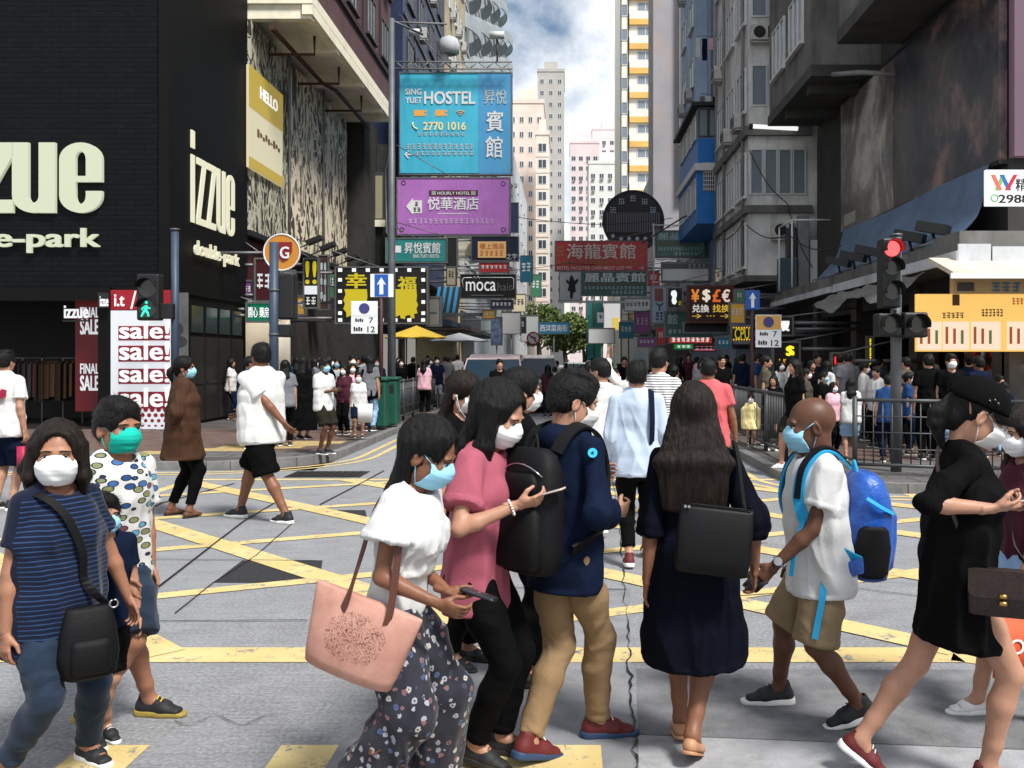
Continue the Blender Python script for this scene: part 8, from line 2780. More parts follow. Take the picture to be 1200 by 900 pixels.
# ================================================================ street furniture
POLE_BL = mat('pole blue grey', srgb(52, 66, 84), .5, var=.15, dirt=.2)
POLE_GR = mat('pole grey', srgb(92, 96, 100), .5, metal=.3, var=.2)
POLE_RB = mat('pole red brown', srgb(58, 34, 34), .6, var=.2)
SIG = mat('signal housing black', (.010, .010, .011), .5)
SIG_L = mat('signal lens dark', (.02, .02, .022), .15, spec=.6)
Y = 20.3
t = empty('pedestrian_signal', (PX(205, Y), Y, PZT), 0, 'pedestrian signal showing a green walking figure on a blue grey pole', 'traffic signal')
MB().cyl((0, 0, 0), (0, 0, PZ(270, Y) - PZT), .085, .08, 14).build('pole', POLE_BL, t)
MB().cyl((0, 0, PZ(270, Y) - PZT), (0, 0, PZ(268, Y) - PZT), .10, .10, 14).build('pole_cap', POLE_GR, t)
def q_(px, Y_): return PX(px, Y_) - t.location.x
MB().box(q_(167, Y), q_(193, Y), -.30, -.02, PZ(376, Y) - PZT, PZ(322, Y) - PZT, 0, bev=.04).build('signal_head', SIG, t)
MB().box(q_(192, Y), q_(207, Y), -.22, -.05, PZ(374, Y) - PZT, PZ(356, Y) - PZT, 0, bev=.02).build('signal_bracket', SIG, t)
for zc in (339, 362):
 mb = MB()
 n = 12
 vs = [(q_(180, Y) + .21 * math.cos(a), yy, PZ(zc, Y) - PZT + .21 * math.sin(a)) for yy in (-.30, -.46) for a in np.linspace(R(10), R(170), n)]
 mb.add(vs, [(i, i + 1, n + i + 1, n + i) for i in range(n - 1)], 0, True)
 mb.add([(x, y, z - .012) for x, y, z in vs], [(i + 1, i, n + i, n + i + 1) for i in range(n - 1)], 0, True)
 mb.build('visor', SIG, t)
 MB().disc((q_(180, Y), -.302, PZ(zc, Y) - PZT), .19, 'y', .01, 24).build('lens', SIG_L, t)
GRN = lit('signal green', srgb(60, 240, 200), 1.6)
g0 = (q_(178, Y), -.31, PZ(362.5, Y) - PZT)
mb = MB()
mb.tube([(g0[0] + .015, g0[1], g0[2] + .04), (g0[0], g0[1], g0[2] - .02)], [.045, .035], 8)
mb.tube([(g0[0], g0[1], g0[2] - .02), (g0[0] - .045, g0[1], g0[2] - .09), (g0[0] - .09, g0[1], g0[2] - .17)], [.030, .024, .018], 6)
mb.tube([(g0[0], g0[1], g0[2] - .02), (g0[0] + .05, g0[1], g0[2] - .09), (g0[0] + .07, g0[1], g0[2] - .17)], [.030, .024, .018], 6)
mb.tube([(g0[0] + .02, g0[1], g0[2] + .06), (g0[0] - .06, g0[1], g0[2] + .01), (g0[0] - .08, g0[1], g0[2] - .03)], [.02, .018, .014], 6)
mb.tube([(g0[0] + .02, g0[1], g0[2] + .06), (g0[0] + .08, g0[1], g0[2] + .0), (g0[0] + .11, g0[1], g0[2] + .02)], [.02, .018, .014], 6)
mb.lathe([(.001, -.035), (.03, -.015), (.03, .015), (.001, .035)], (g0[0] + .02, g0[1], g0[2] + .13), 10)
mb.build('walking_figure', GRN, t)
Y = 19
t = empty('signal_pole', (PX(321, Y), Y, PZT), 0, 'blue signal pole with black signal backs in front of the bright shop', 'traffic signal')
MB().cyl((0, 0, 0), (0, 0, PZ(284, Y) - PZT), .095, .09, 14).build('pole', POLE_BL, t)
MB().box(q_(324, Y), q_(344, Y), .02, .34, PZ(374, Y) - PZT, PZ(320, Y) - PZT, 0, bev=.04).build('signal_head', SIG, t)
MB().box(q_(325, Y), q_(339, Y), .0, .30, PZ(395, Y) - PZT, PZ(380, Y) - PZT, 0, bev=.03).build('signal_head', SIG, t)
MB().tube([(0, 0, PZ(330, Y) - PZT), (.25, .15, PZ(330, Y) - PZT)], .03, 6).build('signal_bracket', SIG, t)
for z in (PZ(340, Y), PZ(392, Y)):
 MB().cyl((0, 0, z - PZT - .02), (0, 0, z - PZT + .02), .105, .105, 14).build('clamp_band', POLE_GR, t)
Y = 23
t = empty('tall_pole', (PX(459, Y), Y, PZT), 0, 'tall grey steel pole rising past the hostel signs', 'pole')
MB().tube([(0, 0, 0), (0, 0, 4), (0, 0, PZ(22, Y) - PZT)], [.11, .09, .07], 12).build('pole_shaft', POLE_GR, t)
MB().tube([(0, 0, PZ(24, Y) - PZT), (.6, 1.0, PZ(24, Y) - PZT)], .03, 6).build('side_bar', POLE_GR, t)
MB().tube([(0, 0, PZ(170, Y) - PZT), (-.25, .5, PZ(195, Y) - PZT), (-.2, .4, PZ(270, Y) - PZT), (-.05, 0, PZ(278, Y) - PZT)], .025, 6).build('cable', POLE_GR, t)
Y = 22
t = empty('one_way_sign', (PX(446, Y), Y, PZT), 0, 'blue one-way arrow sign with a white parking plate at left', 'traffic sign')
BLUE_S = mat('sign traffic blue', srgb(28, 86, 168), .45)
WHITE_S = mat('sign traffic white', srgb(226, 228, 230), .45)
MB().cyl((0, .06, 0), (0, .06, PZ(318, Y) - PZT), .05, .05, 10).build('pole', POLE_RB, t)
MB().box(q_(434, Y), q_(461, Y), 0, .02, PZ(348, Y) - PZT, PZ(321, Y) - PZT).build('sign_plate', WHITE_S, t)
MB().box(q_(439, Y), q_(455, Y), -.006, -.0005, PZ(347.5, Y) - PZT, PZ(321.5, Y) - PZT).build('blue_field', BLUE_S, t)
ar = [(-.045, -.20), (.045, -.20), (.045, .05), (.11, .02), (0, .20), (-.11, .02), (-.045, .05)]
MB().prism([(q_(447, Y) + a, PZ(335, Y) - PZT + b) for a, b in ar], 'y', -.012, -.0065).build('arrow', WHITE_S, t)
def parking_plate(t, x0, y0, x1, y1, Y_, top_m):
 qq = lambda px: PX(px, Y_) - t.location.x
 zz = lambda py: PZ(py, Y_) - t.location.z
 xm, ym = (x0 + x1) / 2, y0 + (y1 - y0) * .45
 MB().box(qq(x0), qq(x1), -.05, -.03, zz(y1), zz(y0)).build('plate', WHITE_S, t)
 MB().box(qq(x0 + .8), qq(x1 - .8), -.056, -.0505, zz(ym), zz(y0 + .8)).build('upper_field', top_m, t)
 k = sz(1, Y_)
 MB().disc((qq(xm), -.06, zz((y0 + ym) / 2)), 6.2 * k, 'y', .006, 24).build('disc', mat('sign indigo', srgb(62, 62, 120), .5), t)
 for a, b, bx in (('7', 0, (x1 - 10, ym + 2, x1 - 5, ym + 8.5)), ('12', 0, (x1 - 12, y1 - 8.5, x1 - 3, y1 - 1.5))):
  o = lettering('lettering', a, (qq(bx[0]), qq(bx[2]), zz(bx[3]), zz(bx[1])), mat('print black', (.01, .01, .01), .6), t, -.0505, .012, .01)
 for a in ((x0 + 5, ym + 3, x0 + 15, ym + 7), (x0 + 3, y1 - 8, x0 + 14, y1 - 3)):
  mb = MB()
  for i in range(4):
   w_ = (a[2] - a[0]) / 4
   mb.box(qq(a[0] + i * w_), qq(a[0] + i * w_ + w_ * .7), -.056, -.0505, zz(a[3]), zz(a[1] + (i % 2)))
  tag(mb.build('small_print', mat('print black', (.01, .01, .01), .6), t), kind='stuff')
parking_plate(t, 412, 353, 443, 391, Y, WHITE_S)
MB().tube([(q_(428, Y), -.03, PZ(360, Y) - PZT), (0, .05, PZ(360, Y) - PZT)], .02, 6).build('plate_arm', POLE_GR, t)
Y = 21
t = empty('one_way_sign', (PX(882, Y), Y, PZT), 0, 'blue one-way arrow sign above an amber parking plate on the right pavement', 'traffic sign')
MB().cyl((0, .06, 0), (0, .06, PZ(338, Y) - PZT), .05, .05, 10).build('pole', POLE_RB, t)
MB().box(q_(873.5, Y), q_(890.5, Y), 0, .02, PZ(363, Y) - PZT, PZ(340, Y) - PZT, 0, bev=.008).build('sign_plate', BLUE_S, t)
MB().prism([(q_(882, Y) + a * .75, PZ(351.5, Y) - PZT + b * .85) for a, b in ar], 'y', -.012, -.0005).build('arrow', WHITE_S, t)
parking_plate(t, 885, 369, 915, 407, Y, mat('sign amber field', srgb(206, 158, 84), .5))
Y = 48
t = empty('no_turn_sign', (PX(625, Y), Y, 0), 0, 'round red-ringed no-turn sign in the far street centre', 'traffic sign')
MB().cyl((.2, .06, 0), (.2, .06, PZ(392, Y)), .04, .04, 8).build('pole', POLE_GR, t)
MB().disc((0, 0, PZ(396.5, Y)), .34, 'y', .03, 28).build('disc', WHITE_S, t)
MB().tube([(.31 * math.cos(a), -.02, PZ(396.5, Y) + .31 * math.sin(a)) for a in np.linspace(0, 6.283, 29)[:-1]], .035, 6, closed=True).build('ring', mat('sign traffic red', srgb(186, 34, 40), .5), t)
MB().tube([(.09, -.02, PZ(396.5, Y) - .17), (.09, -.02, PZ(396.5, Y) + .05), (-.08, -.02, PZ(396.5, Y) + .08), (-.15, -.02, PZ(396.5, Y) + .05)], .03, 6).build('arrow', mat('print black', (.01, .01, .01), .6), t)
MB().tube([(-.2, -.03, PZ(396.5, Y) + .2), (.2, -.03, PZ(396.5, Y) - .2)], .025, 6).build('slash', mat('sign traffic red', srgb(186, 34, 40), .5), t)
Y = 13.2
t = empty('traffic_light', (PX(1050, Y), Y, PZT), 0, 'traffic light showing red on a grey pole at the right railings', 'traffic signal')
MB().cyl((0, 0, 0), (0, 0, PZ(277, Y) - PZT), .075, .075, 14).build('pole', POLE_GR, t)
MB().cyl((0, 0, PZ(277, Y) - PZT), (0, 0, PZ(274, Y) - PZT), .085, .085, 14).build('pole_cap', POLE_GR, t)
zz = lambda py: PZ(py, Y) - PZT
MB().box(q_(1025, Y), q_(1047, Y), -.32, -.06, zz(362), zz(282), 0, bev=.03).build('signal_head', SIG, t)
MB().box(q_(1020, Y), q_(1048, Y), -.32, -.08, zz(395), zz(368), 0, bev=.03).build('arrow_head', SIG, t)
MB().box(q_(1050, Y), q_(1078, Y), -.32, -.08, zz(396), zz(367), 0, bev=.03).build('arrow_head', SIG, t)
for (x, y, r_, m_) in ((1036, 294.5, .105, lit('signal red', srgb(255, 60, 60), 6.0)), (1036, 316, .105, SIG_L), (1036, 343, .115, SIG_L), (1034, 381, .12, SIG_L), (1064, 381, .12, SIG_L)):
 c_ = (q_(x, Y), -.325, zz(y))
 MB().disc(c_, r_, 'y', .02, 24).build('lens', m_, t)
 n = 14
 vs = [(c_[0] + (r_ + .02) * math.cos(a), yy, c_[2] + (r_ + .02) * math.sin(a)) for yy in (-.32, -.50) for a in np.linspace(R(-20), R(200), n)]
 mb = MB().add(vs, [(i, i + 1, n + i + 1, n + i) for i in range(n - 1)], 0, True)
 mb.add([(v[0] + (c_[0] - v[0]) * .06, v[1], v[2] + (c_[2] - v[2]) * .06) for v in vs], [(i + 1, i, n + i, n + i + 1) for i in range(n - 1)], 0, True)
 mb.build('visor', SIG, t)
for y in (300, 350, 365, 378):
 MB().tube([(q_(1046, Y), -.1, zz(y)), (0, 0, zz(y))], .02, 6).build('signal_bracket', SIG, t)
RAIL = mat('railing galvanised', (.07, .073, .077), .5, metal=.5, var=.25)
def railing(label, a, b, z0=PZT, hgt=1.02, cross=0):
 a, b = Vector(a), Vector(b)
 Lr = (b - a).length
 t = empty('railing', (a.x, a.y, z0), math.atan2(b.y - a.y, b.x - a.x), label, 'railing')
 n = max(1, round(Lr / 1.6))
 for i in range(n + 1):
  x = Lr * i / n
  MB().cyl((x, 0, 0), (x, 0, hgt + .05), .035, .035, 10).build('post', RAIL, t)
 for z in (.14, hgt):
  MB().tube([(0, 0, z), (Lr, 0, z)], .024, 8).build('rail', RAIL, t)
 if cross:
  for k in range(1, cross):
   MB().tube([(0, 0, .14 + (hgt - .14) * k / cross), (Lr, 0, .14 + (hgt - .14) * k / cross)], .010, 6).build('rail', RAIL, t)
 m_ = max(2, int(Lr / .12))
 for i in range(1, m_):
  x = Lr * i / m_
  MB().cyl((x, 0, .15), (x, 0, hgt - .01), .009, .009, 6).build('baluster', RAIL, t)
railing('galvanised railing along the right kerb behind the blue backpack', (3.95, 12.9), (5.2, 12.45), cross=4)
railing('galvanised railing along the right kerb behind the woman in the cap', (5.25, 12.4), (9.6, 12.35), cross=4)
railing('railing running up the right pavement edge', (3.4, 14.6), (3.4, 20.5))
railing('dark railing running up the left kerb beyond the green bin', (-4.2, 22.5), (-4.2, 30), cross=4)
GREENB = mat('bin green', srgb(20, 78, 62), .5, var=.15, dirt=.2)
for i, (x, Yb) in enumerate(((442, 21.2), (455, 21.9))):
 t = empty('street_bin', (PX(x, Yb), Yb, PZT), 0, ['green street bin left of the red brown sign pole', 'green street bin behind the sign pole'][i], 'bin')
 MB().box(-.24, .24, -.24, .24, .05, 1.08, 0, bev=.04).build('bin_body', GREENB, t)
 MB().box(-.27, .27, -.27, .27, 1.085, 1.16, 0, bev=.03).build('bin_lid', GREENB, t)
 MB().box(-.17, .17, -.25, -.235, .80, .98).build('bin_mouth', DARK, t)
# ================================================================ vehicles
def car(label, x, Yc, body_c, roof_c, kind, name):
 t = empty(name, (x, Yc, 0), 0, label, 'car')
 W, Lc, H = (1.78, 4.6, 1.52) if kind == 'sedan' else (1.86, 4.7, 1.85)
 bm_ = mat('car paint ' + label[:12], body_c, .3, spec=.5, coat=.6)
 rm_ = mat('car roof ' + label[:12], roof_c, .3, spec=.5, coat=.6)
 if kind == 'sedan':
  prof = [(-2.3, .35, .62, .74), (-2.2, .28, .72, .86), (-1.4, .25, .92, .89), (-.8, .25, .98, .89), (1.4, .25, 1.0, .89), (2.1, .28, .95, .87), (2.3, .4, .85, .78)]
  cab = [(-.85, .98, .80), (-.2, 1.40, .66), (.5, 1.50, .64), (1.1, 1.44, .65), (1.8, 1.0, .78)]
 else:
  prof = [(-2.35, .35, .80, .78), (-2.25, .28, .92, .90), (-1.6, .25, 1.06, .93), (-1.0, .25, 1.12, .93), (1.8, .25, 1.12, .93), (2.3, .3, 1.08, .90), (2.35, .5, 1.0, .85)]
  cab = [(-1.15, 1.12, .84), (-.55, 1.70, .72), (.4, 1.84, .70), (1.7, 1.80, .70), (2.2, 1.12, .82)]
 mb = MB()
 ring_loft(mb, [((0, y, (z0 + z1) / 2), w_, (z1 - z0) / 2, (1, 0, 0), (0, 0, 1)) for y, z0, z1, w_ in prof], 28, 0, 4)
 body = mb.build('car_body', bm_, t)
 mb = MB()
 vs = []
 for y, z, w_ in cab:
  zb = 1.0 if kind == 'sedan' else 1.12
  vs += [(-.82 if kind == 'sedan' else -.86, y, zb - .05), (-w_, y, z), (w_, y, z), (.82 if kind == 'sedan' else .86, y, zb - .05)]
 fs, mi = [], []
 for i in range(len(cab) - 1):
  a, b = i * 4, (i + 1) * 4
  mb.add([vs[a], vs[a + 1], vs[b + 1], vs[b]], [(0, 1, 2, 3)], 1)
  mb.add([vs[a + 2], vs[a + 3], vs[b + 3], vs[b + 2]], [(0, 1, 2, 3)], 1)
  mb.add([vs[a + 1], vs[a + 2], vs[b + 2], vs[b + 1]], [(0, 1, 2, 3)], 1 if i in (0, len(cab) - 2) else 0)
 mb.build('cabin', [rm_, mat('car glass reflected blue', (.012, .03, .048), .1, spec=.3)], t)  # blue of a sky reflection is put into the glass colour
 mb = MB()
 for g in (-1, 1):
  pass
 y0, z0, w0 = cab[0]
 y1, z1, w1 = cab[1]
 mb.tube([(-w0, y0, z0), (-w1, y1, z1), (w1, y1, z1), (w0, y0, z0)], .035, 6)
 mb.build('windscreen_frame', rm_, t)
 for g in (-1, 1):
  mb = MB().lathe([(.001, -.02), (.10, -.015), (.13, .0)], (0, 0, 0), 14)
  mb.v = [(g * .62 + x_, -2.20 - z_ * -1, .70 + y_ * .6) for x_, y_, z_ in mb.v]
  mb.build('headlight', mat('headlight lens', (.7, .72, .75), .1, spec=.8), t)
  for yw in (-1.45, 1.4):
   w = MB().tube([(g * .70, yw, .32), (g * .90, yw, .32)], .32, 20)
   o = w.build('wheel', mat('tyre', (.012, .012, .012), .8), t)
   MB().tube([(g * .895, yw, .32), (g * .915, yw, .32)], .19, 16).build('rim', GREYM, o)
  MB().box(g * .95 - .09, g * .95 + .09, -1.0, -.85, 1.0, 1.14, 0, bev=.03).build('wing_mirror', bm_, t)
 MB().box(-.45, .45, -2.36, -2.30, .42, .62, 0, bev=.02).build('grille', DARK, t)
 MB().box(-.26, .26, -2.385, -2.362, .44, .54).build('number_plate', WHITE_S, t)
 return t
car('dark van with red and white roof edge stopped on the left of the street', -2.05, 26.5, (.008, .008, .009), srgb(170, 150, 150), 'van', 'parked_van')
car('dark car with pale roof stopped behind the crossing people', -1.15, 31.5, (.010, .010, .012), srgb(120, 124, 130), 'van', 'parked_car')
car('white car farther up the street', .5, 52, srgb(206, 206, 206), srgb(206, 206, 206), 'sedan', 'parked_car')
car('silver car far up the street on the left', -1.9, 60, srgb(150, 152, 156), srgb(150, 152, 156), 'van', 'parked_car')
# ================================================================ trees at the end of the street
BARK = mat('bark', (.06, .045, .035), .9, var=.3, bump=.6, bscale=20)
LEAF = []
for i, c_ in enumerate(((.09, .15, .03), (.15, .20, .05), (.05, .09, .02))):
 LEAF.append(mat('leaf %d' % i, c_, .6, var=.35, vscale=2.0))
def tree(label, x, Yt, h_, rx, rz, seed):
 rt = random.Random(seed)
 t = empty('street_tree', (x, Yt, 0), 0, label, 'tree', 'trees at the end of the street')
 tb = MB().tube([(0, 0, 0), (.1, 0, h_ * .25), (-.1, .1, h_ * .5), (.05, 0, h_ * .75)], [.28, .22, .15, .05], 10)
 for k in range(7):
  a = k * 2.4
  z = h_ * (.35 + .06 * k)
  tb.tube([(0, 0, z), (rx * .4 * math.cos(a), rx * .4 * math.sin(a), z + h_ * .12), (rx * .75 * math.cos(a), rx * .75 * math.sin(a), z + h_ * .2)], [.11, .07, .02], 6)
 tb.build('trunk', BARK, t)
 lobes = []
 for k in range(16):
  a, e = rt.uniform(0, 6.28), rt.uniform(-.6, 1)
  lobes.append((rx * .62 * math.cos(a) * rt.uniform(.3, 1), rx * .62 * math.sin(a) * rt.uniform(.3, 1), h_ * .66 + rz * .62 * e, rt.uniform(.28, .5) * rx))
 N_ = 5200
 vs, fs, ms = [], [], []
 for i in range(N_):
  lx, ly, lz, lr = rt.choice(lobes)
  u, th = rt.uniform(-1, 1), rt.uniform(0, 6.283)
  r_ = lr * rt.uniform(.55, 1.08)
  s_ = math.sqrt(1 - u * u)
  c_ = Vector((lx + r_ * s_ * math.cos(th), ly + r_ * s_ * math.sin(th), lz + r_ * u * .8))
  n_ = Vector((rt.gauss(0, 1), rt.gauss(0, 1), rt.gauss(.4, 1))).normalized()
  a_ = n_.orthogonal().normalized()
  b_ = n_.cross(a_)
  q = rt.uniform(.10, .22)
  k = len(vs)
  vs += [c_ + a_ * q, c_ + b_ * q * .55, c_ - a_ * q, c_ - b_ * q * .55]
  fs.append((k, k + 1, k + 2, k + 3))
  ms.append(rt.randrange(3))
 me = bpy.data.meshes.new('crown')
 me.from_pydata([tuple(v) for v in vs], [], fs)
 for m_ in LEAF:
  me.materials.append(m_)
 me.polygons.foreach_set('material_index', ms)
 me.update()
 link('crown', me, None, t)
tree('yellow green tree left of the far street centre', PX(632, 96), 96, 7.4, 2.9, 2.8, 1)
tree('dark green tree under the red hotel sign', PX(662, 84), 84, 5.6, 2.5, 2.2, 2)
tree('green tree behind the green netting', PX(684, 110), 110, 6.6, 2.7, 2.3, 3)
# ================================================================ the crowd behind
CROWD = []
def crowd(px, top, Y, ang, label, top_c, bot_c, sex='m', z=PZT, hair='short', mask=None, skin='light', bot='trousers', H=None, shoes=SHOE_B, tops=None, far=False, **kw):
 wear = []
 tp = dict(off=.020, hem=.14, sleeve=.62, soff=.022, fold=.010, box=.97)
 if tops:
  tp.update(tops)
 wear.append((kw.pop('topname', 'tee'), 'top', tp, CL[top_c] if isinstance(top_c, str) else top_c))
 if bot == 'trousers':
  wear.append(('trousers', 'legs', dict(off=.012, len=1.92, fold=.007), CL[bot_c]))
 elif bot == 'shorts':
  wear.append(('shorts', 'legs', dict(off=.022, len=.9, wide=(1.05, 1.3, 1), fold=.007), CL[bot_c]))
 d = dict(px=px, Y=Y, ang=ang, sex=sex, z=z, hair=hair, mask=mask, skin=skin, wear=wear, shoes=('sneaker', shoes, SOLE_W), label=label, far=far)
 if H:
  d['H'] = H
 else:
  d['top'] = top
 d.update(kw)
 q = person(d)
 CROWD.append((q[0], sex, bot))
 return q
ST = dict(footL=(-.09, -.16, 15, 0, 0), footR=(.09, .20, 0, 0, 0))
DRESS = dict(hem=.62, flare=.10, sleeve=.5)
crowd(830, 420, 9.8, 176, 'man in salmon polo shirt walking away right of centre', 'polo', 'grey', skin='tan', z=0, hair='crew', build=1.08, tops=dict(collar=1), armR=dict(w=(.10, .02, -.52)), **ST)
crowd(771, 409, 9.4, 150, 'person in striped shirt just beyond the pale blue shirt', pat('striped shirt'), 'black', z=0, H=None, **ST)
crowd(705, 421, 9.2, -150, 'man in white tee and beige trousers left of the pale blue shirt', 'white', 'beige', z=0, mask='pale', hyaw=-30, **ST)
crowd(718, 432, 14, 60, 'woman in beige dress looking at a phone in the street centre', 'beige', 'beige', 'f', 0, 'bun', 'white', bot='none', tops=DRESS, armR=dict(w=(-.05, .25, -.2), pole=(.3, -.5, -1)))
crowd(742, 424, 12.5, 175, 'person in white shirt raising a phone above the crowd', 'white', 'navy', z=0, armL=dict(w=(-.18, .22, .42), pole=(-1, -.3, -.3), curl=40), tops=dict(sleeve=1.7))
crowd(690, 424, 17, 170, 'dark haired man in a light tee left of the raised phone', 'paleblue', 'navy', z=0, **ST)
crowd(660, 432, 24, 185, 'man in black tee walking up the middle of the street', 'black', 'grey', z=0, far=True, **ST)
crowd(676, 430, 27, 10, 'woman in red top coming down the street centre', 'red', 'black', 'f', 0, 'long', 'white', far=True, **ST)
crowd(650, 430, 30, 175, 'person in white top in the sunlit street', 'white', 'navy', z=0, far=True, **ST)
crowd(790, 430, 16, 160, 'person with shoulder straps behind the salmon polo', 'black', 'grey', 'f', 0, 'bun', H=1.6)
crowd(845, 428, 20, 20, 'person in dark clothes in front of the strip signs', 'black', 'navy', H=1.66)
crowd(822, 432, 22, 15, 'woman in grey under the strip signs', 'grey', 'black', 'f', hair='long', mask='white', H=1.6)
r, p = crowd(379, 421, 15.6, 62, 'man in white tee and dark shorts reading a phone on the left pavement', 'white', 'darkolive', skin='brown', mask='blue', bot='shorts', hR=(388, 458, -.1, dict(pole=(.3, -.5, -1))), armL=dict(w=(.05, .25, -.22), pole=(-.3, -.5, -1)))
crowd(355, 418, 18.5, 160, 'person in long black robe beside the bright shop', 'black', 'black', 'f', hair='long', bot='none', tops=dict(hem=.72, flare=.10, sleeve=1.7, off=.03))
crowd(292, 425, 16.5, 100, 'person in blue top hidden behind the man in white', 'blue', 'black', skin='tan', H=1.62)
crowd(334, 428, 17, 190, 'shopper in grey behind the man in white', 'grey', 'black', 'f', hair='long', H=1.56)
crowd(420, 436, 18.8, 15, 'child in white tee and dark pinafore near the red brown pole', 'white', 'navy', 'f', hair='bun', mask='white', head=1.12, bot='shorts')
crowd(404, 428, 19.6, -20, 'woman in burgundy waiting behind the child', 'burgundy', 'black', 'f', hair='long', mask='white')
crowd(412, 424, 22, 40, 'man in black tee among the waiting group', 'black', 'navy', mask='white', H=1.66)
crowd(432, 420, 20.5, 170, 'person in pale cap beside the green bins', 'grey', 'lightdenim', hair='crew', H=1.66)
crowd(395, 425, 23, 10, 'woman in white waiting deep in the left arcade', 'white', 'black', 'f', hair='long', mask='blue', H=1.58)
for i, (px, Y, c1, c2, sx, ang) in enumerate(((497, 26, 'rose', 'black', 'f', 170), (512, 30, 'navy', 'grey', 'm', 15), (484, 33, 'black', 'navy', 'm', 180), (505, 37, 'white', 'black', 'f', 10), (525, 34, 'grey', 'navy', 'm', 170), (470, 29, 'black', 'grey', 'f', 20))):
 crowd(px, 430, Y, ang, ['woman in pale rose behind the left railing', 'man in navy behind the left railing', 'man in black far behind the left railing', 'woman in white far behind the left railing', 'man in grey beyond the left railing', 'woman in black near the green bins railing'][i], c1, c2, sx, H=1.64 if sx == 'm' else 1.57, hair='short' if sx == 'm' else 'long', mask='white', far=True)
crowd(585, 432, 22, 20, 'man in black leaning by the dark van', 'black', 'navy', z=0, H=1.7, far=True)
crowd(880, 462, 17.0, -10, 'small girl in pale yellow dress on the right pavement', 'yellow', 'yellow', 'f', hair='bun', mask='white', head=1.2, bot='none', tops=dict(hem=.35, flare=.12, sleeve=.3))
crowd(907, 440, 16.2, -30, 'woman in long black dress and white shoes on the right pavement', 'black', 'black', 'f', hair='long', bot='none', tops=dict(hem=.62, flare=.05, sleeve=.6), shoes=SHOE_W)
crowd(933, 452, 13.6, -75, 'person with bare legs and white shoes behind the shaved-head man', 'black', 'darkolive', 'f', hair='long', bot='shorts', shoes=SHOE_W, H=1.58, **ST)
crowd(944, 432, 17.5, 70, 'woman in olive top and mask in the queue', 'olive', 'black', 'f', hair='bun', mask='white')
crowd(964, 436, 17.0, 60, 'man in black in the queue under the canopy', 'black', 'navy', mask='blue')
crowd(976, 448, 15.6, 30, 'woman in pale rose top looking at a phone behind the railing', 'rose', 'black', 'f', hair='bob', hairlen=.12, mask='white')
crowd(997, 444, 14.6, 175, 'woman with long black hair and white top behind the railing', 'white', 'lightdenim', 'f', hair='long', hairlen=.34, bot='shorts')
crowd(1012, 425, 18.2, 70, 'man in white shirt and mask talking by the canopy', 'white', 'black', mask='white', tops=dict(sleeve=1.7, collar=1))
crowd(1028, 430, 16.8, -60, 'man in white shirt with a black shoulder strap', 'white', 'black', tops=dict(sleeve=.7))
crowd(1041, 440, 14.4, 178, 'man in navy tee and dark trousers seen from behind at the railing', 'blue', 'navy', build=1.1)
crowd(1084, 447, 15.4, 150, 'customer in black at the drinks counter', 'black', 'black', 'f', hair='long', hairlen=.25)
crowd(1062, 455, 16.2, -140, 'customer with brown bag at the corner of the drinks counter', 'olive', 'black', hair='crew', H=1.62)
crowd(1118, 434, 18.9, 5, 'shop worker in dark apron behind the drinks counter', 'black', 'black', H=1.66)
crowd(1166, 440, 18.8, -10, 'second worker in grey behind the drinks counter', 'grey', 'black', 'f', hair='bun', H=1.6)
crowd(958, 425, 21, 10, 'person in dark top under the neon dollar sign', 'navy', 'black', 'm', H=1.7, far=True)
crowd(925, 428, 22, 170, 'woman in black under the pi-shaped mark sign', 'black', 'black', 'f', hair='long', H=1.6, far=True)
crowd(985, 428, 19.5, 120, 'person in grey near the red neon sign', 'grey', 'black', 'm', H=1.68, far=True)
crowd(870, 428, 24, 175, 'person in dark top walking away under the one-way sign', 'navy', 'black', 'm', H=1.7, far=True)
crowd(270, 430, 24.5, 100, 'shopper in white at the bright shop display', 'white', 'navy', 'f', hair='long', H=1.58, far=True)
for i, (px, Y, z, c_, lab) in enumerate(((428, 18.2, .55, 'white', 'white carrier bag hanging by the child in the pinafore'), (1163, 13.6, .62, 'paleblue', 'white paper bag with a dark print behind the right railing'))):
 t = empty('carrier_bag', (PX(px, Y), Y, PZT + z), 0, lab, 'shopping bag')
 mb = MB()
 ring_loft(mb, [((0, 0, q), .14, .06, (1, 0, 0), (0, 1, 0)) for q in (-.2, .16)], 24, 0, 7)
 mb.build('bag_body', CL[c_], t)
 strap(t, 'handle', [(-.06, 0, .15), (0, 0, .30), (.06, 0, .15)], .008, .004, CL[c_])
 if i == 1:
  MB().box(-.07, .07, -.066, -.061, -.06, .06).build('printed_square', CL['navy'], t)
def recrowd(i, px, Y, ang, label, c1, c2, z=PZT, k=1.0):
 src = CROWD[i][0]
 o = src.copy()
 col.objects.link(o)
 o.location = (PX(px, Y), Y, z)
 o.rotation_euler = (0, 0, R(ang + 180))
 o.scale = (k, k, k)
 o['label'] = label
 for ch in src.children:
  c = ch.copy()
  col.objects.link(c)
  c.parent = o
  nm = ch.name.split('.')[0]
  if nm in ('tee', 'trousers', 'shorts') and c.material_slots:
   c.material_slots[0].link = 'OBJECT'
   c.material_slots[0].material = CL[c1 if nm == 'tee' else c2]
  for g in ch.children:
   d = g.copy()
   col.objects.link(d)
   d.parent = c
MALE = [i for i, (r_, s_, b_) in enumerate(CROWD) if s_ == 'm' and i > 8]
FEM = [i for i, (r_, s_, b_) in enumerate(CROWD) if s_ == 'f' and b_ == 'trousers']
DKC = ['black', 'navy', 'grey', 'darkolive', 'black', 'white', 'burgundy', 'blue', 'black', 'olive', 'rose', 'navy']
rc = random.Random(21)
